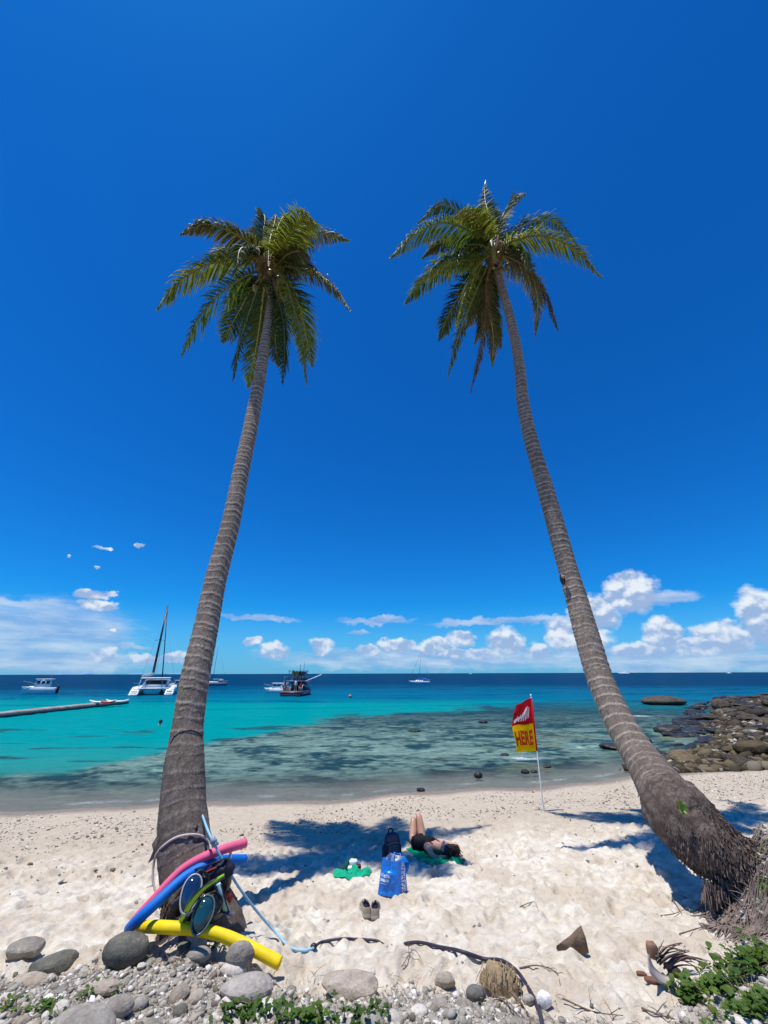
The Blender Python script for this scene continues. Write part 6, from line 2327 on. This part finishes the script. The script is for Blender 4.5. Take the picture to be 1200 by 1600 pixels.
hp = [(490, 1484), (505, 1474), (530, 1470), (552, 1470), (572, 1471), (590, 1473), (606, 1475)]
hs_ = []
for a_, b_ in hp: hs_.append(gnd(a_, b_) + np.array([0, 0, .012]))
hs_[-1][2] -= .03
ho = thing('hose', 'dark hose curving over the sand from the blue rope to the bottom edge', 'hose', hs_[0])
mb = MB(); mb.tube(catmull(hs_, 60), .0105, 8); mb.build('hose_section', HOSE, ho, True)
mb = MB(); mb.ball(hs_[0] + (0, 0, .01), (.03, .022, .022), 10, 8); mb.build('coupling', WIRE, ho, True)
hp = [(616, 1474), (645, 1476), (690, 1484), (725, 1492), (758, 1503), (785, 1514), (808, 1530), (828, 1552), (840, 1578), (847, 1602), (850, 1650)]
hs_ = []
for i, (a_, b_) in enumerate(hp): hs_.append(gnd(a_, b_) + np.array([0, 0, .016 + (.03 if i in (5, 6) else 0)]))
hs_[0][2] -= .035
mb = MB(); mb.tube(catmull(hs_, 110), np.linspace(.011, .0145, 110), 8); mb.build('hose_section', HOSE, ho, True)

# ---- dive gear hung on the trunk
RUB = mat('black_rubber', (.010, .010, .014), .4, .5, .2, 20)
CLR = mat('clear_silicone', (.10, .15, .17), .18, .6, .1, 14)
LENS = mat('mask_lens', (.010, .06, .075), .08, .8, .3, 6)
LENS2 = mat('mask_lens_blue', (.008, .03, .09), .08, .8, .3, 6)
LIME = mat('lime_plastic', (.38, .62, .02), .35, .5, .1, 8)
tg1 = Tfront(1420)


def mask(px, py, t_, w_, h_, rot, skirt, lens, label, tilt=.0):
    c_ = pt(px, py, t_)
    N_ = nrm(np.array([.1, .0, CAM_H + .25]) - c_); r0_ = nrm(np.cross(UP_, N_)); u0_ = np.cross(N_, r0_)
    X_ = r0_ * math.cos(rot) - u0_ * math.sin(rot); Y_ = r0_ * math.sin(rot) + u0_ * math.cos(rot)
    o = thing('diving_mask', label, 'diving mask', c_)
    def oval(k, dz, sx=1.0, sy=1.0):
        return [c_ + X_ * math.cos(a) * w_ * k * sx + Y_ * math.sin(a) * h_ * k * sy * (1 - .15 * math.sin(a)) + N_ * dz for a in np.linspace(0, 2 * math.pi, 28, endpoint=False)]
    mb = MB(); mb.tube(oval(1, .02), .007, 8, closed=True, flat=1.0); mb.build('frame', skirt, o, True)
    mb = MB(); mb.loft([oval(.98, -.045), oval(1.05, -.01), oval(.98, .015)], cap=False); mb.build('skirt', skirt, o, True)
    mb = MB(); mb.loft([oval(.93, .005), oval(.90, .022), oval(.60, .040), oval(.25, .047)]); mb.build('lens', lens, o, True)
    mb = MB(); mb.tube(catmull([c_ + X_ * w_ * 1.0, c_ + X_ * w_ * 1.5 + Y_ * .01 - N_ * .03, c_ + X_ * w_ * 1.6 + Y_ * .08 - N_ * .04, c_ + X_ * w_ * .6 + Y_ * h_ * 1.1 - N_ * .05, c_ - X_ * w_ * 1.0], 24), .011, 6, flat=.3); mb.build('strap', RUB, o, True)
    return o


mask(318, 1425, tg1 - .15, .074, .112, R(28), CLR, LENS, 'clear framed diving mask lowest on the palm, teal lens facing out')
mask(299, 1392, tg1 - .11, .070, .115, R(24), mat('white_silicone', (.38, .40, .43), .35), LENS2, 'white framed diving mask tucked behind the blue noodle')
# lime fin blade with dark edges
fnp = [(283, 1440, tg1 - .18), (292, 1422, tg1 - .20), (307, 1400, tg1 - .21), (322, 1385, tg1 - .20), (340, 1374, tg1 - .16), (350, 1368, tg1 - .12)]
fo_ = thing('snorkel', 'long lime green snorkel leaning between the two diving masks', 'snorkel', pt(*fnp[0]))
Pn = catmull([pt(*q_) for q_ in fnp], 40)
mb = MB(); mb.tube(Pn, np.concatenate([np.linspace(.020, .026, 12), np.linspace(.026, .013, 28)]), 12, flat=.6, up=tuple(F_)); mb.build('tube', LIME, fo_, True)
for s_ in (-1, 1):
    off_ = nrm(np.cross(Pn[-1] - Pn[0], F_)) * .019 * s_
    mb = MB(); mb.tube(Pn + off_ * np.concatenate([np.linspace(.7, 1.1, 12), np.linspace(1.1, .7, 28)])[:, None] - F_ * .006, .0055, 6); mb.build('edge_strip', RUB, fo_, True)
mb = MB(); mb.ball(Pn[0], (.022, .022, .03), 10, 8); mb.build('mouthpiece', LIME, fo_, True)
# dark mesh bag bundle under the noodles
bc = pt(336, 1368, Tfront(1368) - .05)
mb = MB(); Rg = np.stack([nrm(RT_ * .85 + UP_ * .5), nrm(-F_), nrm(UP_ * .85 - RT_ * .5)], 1)
mb.ball(bc, (.17, .07, .075), 26, 18, Rg, lambda V: soft(V, .55, 3.2, 3))
gb_ = thing('gear_bag', 'bunched black and navy gear bag hanging under the noodles on the palm', 'bag', bc)
mb.build('sack', mat('gear_bag_cloth', (.014, .016, .030), .6, .3, .3, 12, .5, 30, .02), gb_, True)
mb = MB(); mb.ball(pt(352, 1372, Tfront(1372) + .02), (.05, .05, .10), 16, 12, None, lambda V: soft(V, .5, 3, 8)); mb.build('sack_neck', RUB, gb_, True)
mb = MB(); mb.tube(catmull([pt(305, 1358, t2 - .17), pt(330, 1350, t2 - .20), pt(350, 1342, t2 - .16), pt(358, 1352, t2 - .10), pt(357, 1375, t2 - .05)], 26), .014, 8, flat=.35); mb.build('strap', RUB, gb_, True)
mb = MB(); mb.tube(catmull([pt(318, 1365, t2 - .16), pt(335, 1357, t2 - .18), pt(347, 1352, t2 - .17)], 16), .015, 8, flat=.5); mb.build('red_band', mat('dark_red_strap', (.32, .02, .03), .5), gb_, True)
mb = MB(); mb.box(pt(360, 1336, t2 + .02), (.022, .02, .05), bev=.004); mb.build('clip', HULLW, gb_, True)
# more gear: dark fins behind, pale blue fin strap, red buckle
for (q_, lb) in (([(270, 1425, -.05), (290, 1405, -.06), (318, 1380, -.07), (340, 1362, -.05)], 'upper of the black swim fins pressed between noodles and trunk'),
                 ([(278, 1447, -.02), (300, 1440, -.04), (328, 1436, -.04), (350, 1426, .05)], 'black swim fin at the very bottom of the gear behind the masks')):
    P = catmull([pt(a_, b_, Tfront(b_) + c_) for a_, b_, c_ in q_], 26)
    mb = MB(); mb.tube(P, np.concatenate([np.linspace(.07, .05, 16), np.linspace(.05, .035, 10)]), 14, flat=.45, up=tuple(F_))
    o = mb.build('swim_fin', RUB, None, True); tag(o, lb, 'swim fin')
P = catmull([pt(341, 1380, t1 - .05), pt(346, 1398, t1 - .08), pt(350, 1412, t1 - .08), pt(354, 1424, t1 - .05)], 20)
fs = thing('swim_fin', 'pale blue swim fin heel hanging right of the clear mask', 'swim fin', P[0])
mb = MB(); mb.tube(P, np.linspace(.020, .034, 20), 10, flat=.5, up=tuple(F_)); mb.build('blade', mat('pale_blue_rubber', (.36, .60, .66), .4, .4, .3, 16), fs, True)
for s_ in (-1, 1):
    mb = MB(); mb.tube(P + RT_ * .026 * s_ - F_ * .008, .006, 6); mb.build('edge', RUB, fs, True)
mb = MB(); mb.box(pt(354, 1426, t1 - .07), (.10, .03, .018), rot=Matrix.Rotation(.25, 3, 'Y'), bev=.006); mb.build('buckle', mat('violet_plastic', (.08, .07, .16), .4), fs, True)
P0_ = pt(357, 1396, t1 + .02)
rs2 = thing('whistle', 'small orange red plastic float at the right side of the dive gear', 'float', P0_)
mb = MB(); mb.ball(P0_, (.030, .022, .022), 12, 8); mb.build('float_body', mat('orange_red_plastic', (.62, .06, .03), .35), rs2, True)
mb = MB(); mb.ball(pt(360, 1404, t1 + .02), (.026, .02, .03), 12, 8); mb.build('float_end', mat('orange_red_plastic', (.62, .06, .03), .35), rs2, True)

# ------------------------------------------------------------------ wood, husks, shells
WOOD = mat('drift_wood', (.17, .12, .085), .9, .2, .35, 12, .7, 50, .02)
WOODL = mat('husk_fibre', (.34, .25, .15), .95, .1, .35, 18, .7, 60, .02)
g = gnd(897, 1484)
mb = MB()
tt_ = float((g - np.array([0, 0, CAM_H])) @ F_) / FPX
mb.loft([[g + np.array(q_) * tt_ for q_ in ring] for ring in (
    [(-26, 5, -2), (-24, 8, 1), (-20, 9, 0), (-22, 4, -3)], [(-5, 0, -4), (-6, 3, 12), (2, 14, 10), (4, 12, -4)], [(12, -2, -4), (10, 2, 22), (16, 16, 18), (20, 14, -4)], [(20, -1, -4), (17, 3, 25), (22, 14, 22), (25, 12, -4)], [(23, 1, -4), (23, 5, 10), (25, 10, 9), (26, 9, -4)])])
tag(mb.build('wood_chunk', WOOD, None), 'brown wedge of driftwood lying alone on the sand at right', 'driftwood')
# fibrous coconut husk stump
g = gnd(788, 1562); tt_ = float((g - np.array([0, 0, CAM_H])) @ F_) / FPX
hk = thing('coconut_husk', 'fibrous tan coconut husk lying under the bend of the hose', 'coconut husk', g)
mb = MB(); mb.ball(g + np.array([0, .06, .05]), (28 * tt_, 20 * tt_, 19 * tt_), 24, 16, np.array(Matrix.Rotation(.5, 3, 'Y')), lambda V: np.sign(V) * np.abs(V) ** .75 * (1 + .45 * (fbm(V[:, 0] * 9, V[:, 1] * 2, V[:, 2] * 9, 3) - .5))[:, None])
mb.build('shell', WOODL, hk, True)
r_ = np.random.default_rng(6); mb = MB()
for k in range(110):
    a = r_.uniform(0, math.pi); b = r_.normal(0, .6)
    p0 = g + np.array([math.cos(a) * 30 * tt_, .06 + b * 14 * tt_, .05 + math.sin(a) * 22 * tt_])
    d = nrm(np.array([r_.normal(0, .3) - .5, -1 + r_.normal(0, .3), -.6]))
    l = r_.uniform(.03, .07); mb.tube([p0, p0 + d * l * .5, p0 + d * l + (0, 0, -.01)], [.004, .003, .001], 4, False)
o = mb.build('fibres', WOODL, hk); o['kind'] = 'stuff'

g = gnd(1034, 1532); tt_ = float((g - np.array([0, 0, CAM_H])) @ F_) / FPX
# old coconut spathe: a grey boat-shaped sheath, with a spray of dry stalks
sp_ = thing('coconut_spathe', 'dry grey boat shaped coconut spathe on the sand at lower right', 'spathe', g)
a_, b_ = pt(1016, 1490, g @ (0, 0, 0) + 0), None
tG = float((g - np.array([0, 0, CAM_H])) @ F_)
inner = catmull([pt(1015, 1492, tG + .03), pt(1021, 1509, tG + .00), pt(1034, 1521, tG - .02), pt(1053, 1527, tG - .03)], 22)
outer = catmull([pt(1011, 1493, tG + .00), pt(1013, 1514, tG - .06), pt(1025, 1533, tG - .07), pt(1052, 1541, tG - .07)], 22)
rings = []
for i in range(22):
    a_, b_ = inner[i], outer[i]; mid_ = (a_ + b_) / 2 - F_ * .022 * math.sin(math.pi * (i + 1) / 23)
    rings.append([a_, a_ * .6 + mid_ * .4 - F_ * .006, mid_, b_ * .6 + mid_ * .4 - F_ * .006, b_, b_ * .6 + mid_ * .4 + F_ * .004, mid_ + F_ * .008, a_ * .6 + mid_ * .4 + F_ * .004])
mb = MB(); mb.loft(rings); mb.build('sheath', mat('spathe_grey', (.40, .35, .33), .75, .2, .2, 10), sp_, True)
mb = MB(); mb.ball(pt(1019, 1484, tG + .10), (.036, .03, .045), 14, 10, None, lambda V: soft(V, .4, 2, 5)); mb.build('sheath_tip', mat('spathe_brown', (.27, .15, .10), .8, .2, .3, 10), sp_, True)
mb = MB(); mb.ball(pt(1054, 1519, tG + .06), (.05, .03, .03), 12, 8); mb.build('dark_husk', RUB if False else mat('husk_dark', (.05, .03, .02), .9), sp_, True)
r_ = np.random.default_rng(16)
st = thing('flower_branch', 'dry brown tangle of coconut flower stalks beside the grey spathe', 'dry stalks', g + np.array([.06, .06, 0]))
for k in range(26):
    f = k / 25
    a_ = pt(1024 + 20 * f + r_.uniform(-4, 4), 1496 + 18 * f + r_.uniform(-3, 3), tG + .06)
    b_ = pt(1045 + 55 * f + r_.uniform(-10, 14), 1474 + 40 * f + r_.uniform(-12, 8), tG + r_.uniform(.08, .20))
    m2 = (a_ + b_) / 2 + np.array([0, 0, r_.uniform(.0, .05)])
    mb = MB(); mb.tube(catmull([a_, m2, b_], 9), np.linspace(.0062, .002, 9), 5, False); mb.build('stalk', mat('dry_stalk', (.20, .13, .10), .9, .2, .3, 20, rnd=.3), st, True)
for (a_, b_, s_, lb) in ((1003, 1525, .024, 'small reddish brown leaf scrap left of the grey spathe'), (1020, 1536, .035, 'dark brown husk scrap just below the grey spathe')):
    gg = gnd(a_, b_); mb = MB(); mb.ball(gg + (0, 0, .012), (s_ * 1.4, s_ * .7, s_ * .45), 12, 8, np.array(Matrix.Rotation(-.4, 3, 'Z')), lambda V: soft(V, .5, 2, 3))
    tag(mb.build('husk_scrap', mat('scrap_brown', (.17, .08, .06), .9, .2, .3, 20), None, True), lb, 'husk')


def twig(pts, r, label, branches=3, seed=0):
    r_ = np.random.default_rng(seed)
    P = catmull([gnd(a_, b_) + np.array([0, 0, h_]) for a_, b_, h_ in pts], 24)
    o = thing('twig', label, 'twig', P[0])
    mb = MB(); mb.tube(P, np.linspace(r, r * .35, 24), 6); mb.build('stem', WOOD, o, True)
    for k in range(branches):
        i = int(r_.uniform(4, 20)); d = nrm(r_.normal(0, 1, 3) * np.array([1, .6, .3]) + np.array([0, 0, .35])); l = r_.uniform(.04, .11)
        mb = MB(); mb.tube([P[i], P[i] + d * l * .6, P[i] + d * l + np.array([0, 0, -.01])], [r * .5, r * .4, r * .15], 5); mb.build('side_twig', WOOD, o, True)
    return o


twig([(812, 1518, .02), (840, 1514, .02), (870, 1524, .015), (876, 1543, .01)], .005, 'thin forked twig right of the husk and hose', 4, 1)
twig([(800, 1560, .03), (815, 1575, .02), (826, 1592, .02)], .008, 'dark twig leaning on the pebbles left of the hose', 3, 2)
twig([(775, 1560, .02), (795, 1582, .03), (812, 1596, .02)], .007, 'brown twig crossing the stones below the husk', 3, 3)
twig([(880, 1570, .03), (930, 1588, .02), (975, 1594, .02)], .005, 'long thin twig lying right of the white stone', 5, 4)
twig([(1033, 1433, .01), (1060, 1430, .02), (1084, 1418, .02)], .0045, 'straw thin twig on the sand in front of the curved trunk shadow', 2, 5)
twig([(1052, 1412, .05), (1060, 1422, .02), (1066, 1432, .01)], .005, 'short dark stick poking out of the trunk shadow', 1, 6)
twig([(1062, 1462, .01), (1085, 1456, .015), (1108, 1450, .02)], .0055, 'pale root like stick in front of the hanging roots', 3, 7)
twig([(628, 1515, .02), (648, 1500, .06), (662, 1512, .02)], .0035, 'wiry dry weed standing in the sand above the pebbles', 8, 8)
twig([(1004, 1582, .02), (1030, 1592, .02), (1056, 1600, .02)], .006, 'dark curved twig at the bottom near the green creeper', 4, 9)
twig([(812, 1418, .005), (832, 1411, .01), (842, 1424, .005)], .0035, 'fine curled straw on the sand right of the shoes', 1, 10)
mb = MB(); g = gnd(1086, 1425); mb.tube(catmull([g + np.array(q_) for q_ in [(-.05, 0, .012), (-.02, .03, .02), (.01, .0, .012), (.04, .02, .015)]], 20), .006, 6)
tag(mb.build('cord', mat('teal_cord', (.10, .35, .34), .6), None, True), 'scrap of teal cord beside the hanging roots of the right palm', 'cord')

# ------------------------------------------------------------------ green creepers
LEAFG = frond_mat('creeper_leaf', (.045, .095, .018), (.10, .17, .030), (.24, .22, .07), .3)


def creeper(px, py, n_, spread, label, seed, size=.026, h=.07):
    r_ = np.random.default_rng(seed)
    g = gnd(px, py)
    o = thing('creeper', label, 'beach creeper', g)
    mb = MB(); ms = MB()
    for k in range(n_):
        x = g[0] + r_.normal(0, spread[0]); y = g[1] + r_.normal(0, spread[1]); z = gzz(x, y)
        hh_ = h * r_.uniform(.3, 1.3)
        lean = np.array([r_.normal(0, .4), r_.normal(0, .4), 1.0])
        top = np.array([x, y, z]) + nrm(lean) * hh_
        if k % 2 == 0: ms.tube([(x, y, z - .005), tuple((np.array([x, y, z]) + top) / 2 + r_.normal(0, .004, 3)), tuple(top)], [.0032, .0028, .002], 4, False)
        for q in range(r_.integers(2, 5)):
            a = r_.uniform(0, 6.28); e = r_.uniform(-.1, .9)
            d = np.array([math.cos(a) * math.cos(e), math.sin(a) * math.cos(e), math.sin(e)])
            s_ = nrm(np.cross(d, (0, 0, 1))); nn = np.cross(s_, d)
            L = size * r_.uniform(.7, 1.5); W = L * r_.uniform(.26, .40)
            b0 = top - nrm(lean) * hh_ * r_.uniform(0, .5)
            p1 = b0 + d * L * .35; p2_ = b0 + d * L * .75 - (0, 0, L * .06); p3 = b0 + d * L - np.array([0, 0, L * .18])
            fold = nn * W * .35
            mb.add([b0, p1 + s_ * W + fold, p1, p1 - s_ * W + fold, p2_ + s_ * W * .8 + fold, p2_, p2_ - s_ * W * .8 + fold, p3],
                   [(0, 2, 1), (0, 3, 2), (1, 2, 5, 4), (2, 3, 6, 5), (4, 5, 7), (5, 6, 7)], np.clip(r_.normal(.35, .2), 0, 1))
    lo = mb.build('leaves', LEAFG, o); lo['kind'] = 'stuff'
    so = ms.build('stems', mat('creeper_stem', (.13, .13, .05), .8), o); so['kind'] = 'stuff'
    return o


creeper(1180, 1510, 120, (.15, .10), 'dense green creeper clump below the hanging roots at the right edge', 1, .042)
creeper(1125, 1552, 80, (.10, .05), 'green creeper patch just right of the dry stalks', 2, .042)
creeper(1078, 1566, 34, (.06, .03), 'small bright green creeper tuft at the left tip of the right patch', 3, .042)
creeper(1185, 1585, 70, (.10, .06), 'creeper tangle in the bottom right corner', 4, .042)
creeper(1200, 1400, 26, (.05, .07), 'few thin creeper sprigs on the mound at the right edge', 5, .028, .05)
creeper(390, 1594, 46, (.11, .035), 'green creeper at the bottom edge under the flat grey slab', 7, .036)
creeper(480, 1600, 38, (.10, .035), 'green creeper at the bottom edge right of the flat slab', 8, .036)
creeper(570, 1600, 34, (.08, .03), 'dark green creeper at the bottom centre edge', 9, .034)
creeper(155, 1552, 20, (.045, .025), 'small green tuft in the gravel under the dark round boulder', 10, .030, .05)
creeper(62, 1582, 28, (.07, .03), 'green creeper beside the flat boulder at bottom left', 11, .028, .04)
creeper(345, 1475, 14, (.05, .02), 'tiny grass tuft under the yellow noodle at the palm foot', 12, .022, .03)
creeper(15, 1575, 14, (.05, .04), 'tiny creeper sprigs in the gravel at the left edge', 13, .024, .04)


# dry straw on the right mound and between the pebbles
def straw(n_, sampler, seed):
    r_ = np.random.default_rng(seed); mb = MB()
    x, y = sampler(n_, r_); z = gz(x, y)
    for k in range(len(x)):
        a = r_.uniform(0, 6.28); e = r_.uniform(0, .8); l = r_.uniform(.03, .12)
        d = np.array([math.cos(a) * math.cos(e), math.sin(a) * math.cos(e), math.sin(e)])
        p0 = np.array([x[k], y[k], z[k] + .006])
        mb.tube([p0, p0 + d * l * .5 + (0, 0, .008), p0 + d * l - (0, 0, .01 * e)], [.0022, .0018, .0008], 3, False, r_.random())
    o = mb.build('dry_straw', speck_mat('straw_mix', [(0, (.12, .08, .05, 1)), (.5, (.30, .24, .15, 1)), (1, (.55, .48, .34, 1))]), None)
    return tag(o, 'thin dry straw and rootlets over the stony mound and gravel', None, kind='stuff')


def s_straw(n, r_):
    x = np.concatenate([r_.normal(3.95, .45, n), r_.uniform(-3.5, 3.2, n // 3)]); y = np.concatenate([r_.normal(4.25, .45, n), r_.uniform(3.0, 4.1, n // 3)])
    ok = bank_edge(x) - y > -.25
    return x[ok], y[ok]


straw(2400, s_straw, 4)
creeper(1188, 1350, 22, (.06, .10), 'thin green sprigs on the stony mound above the root curtain', 15, .026, .06)
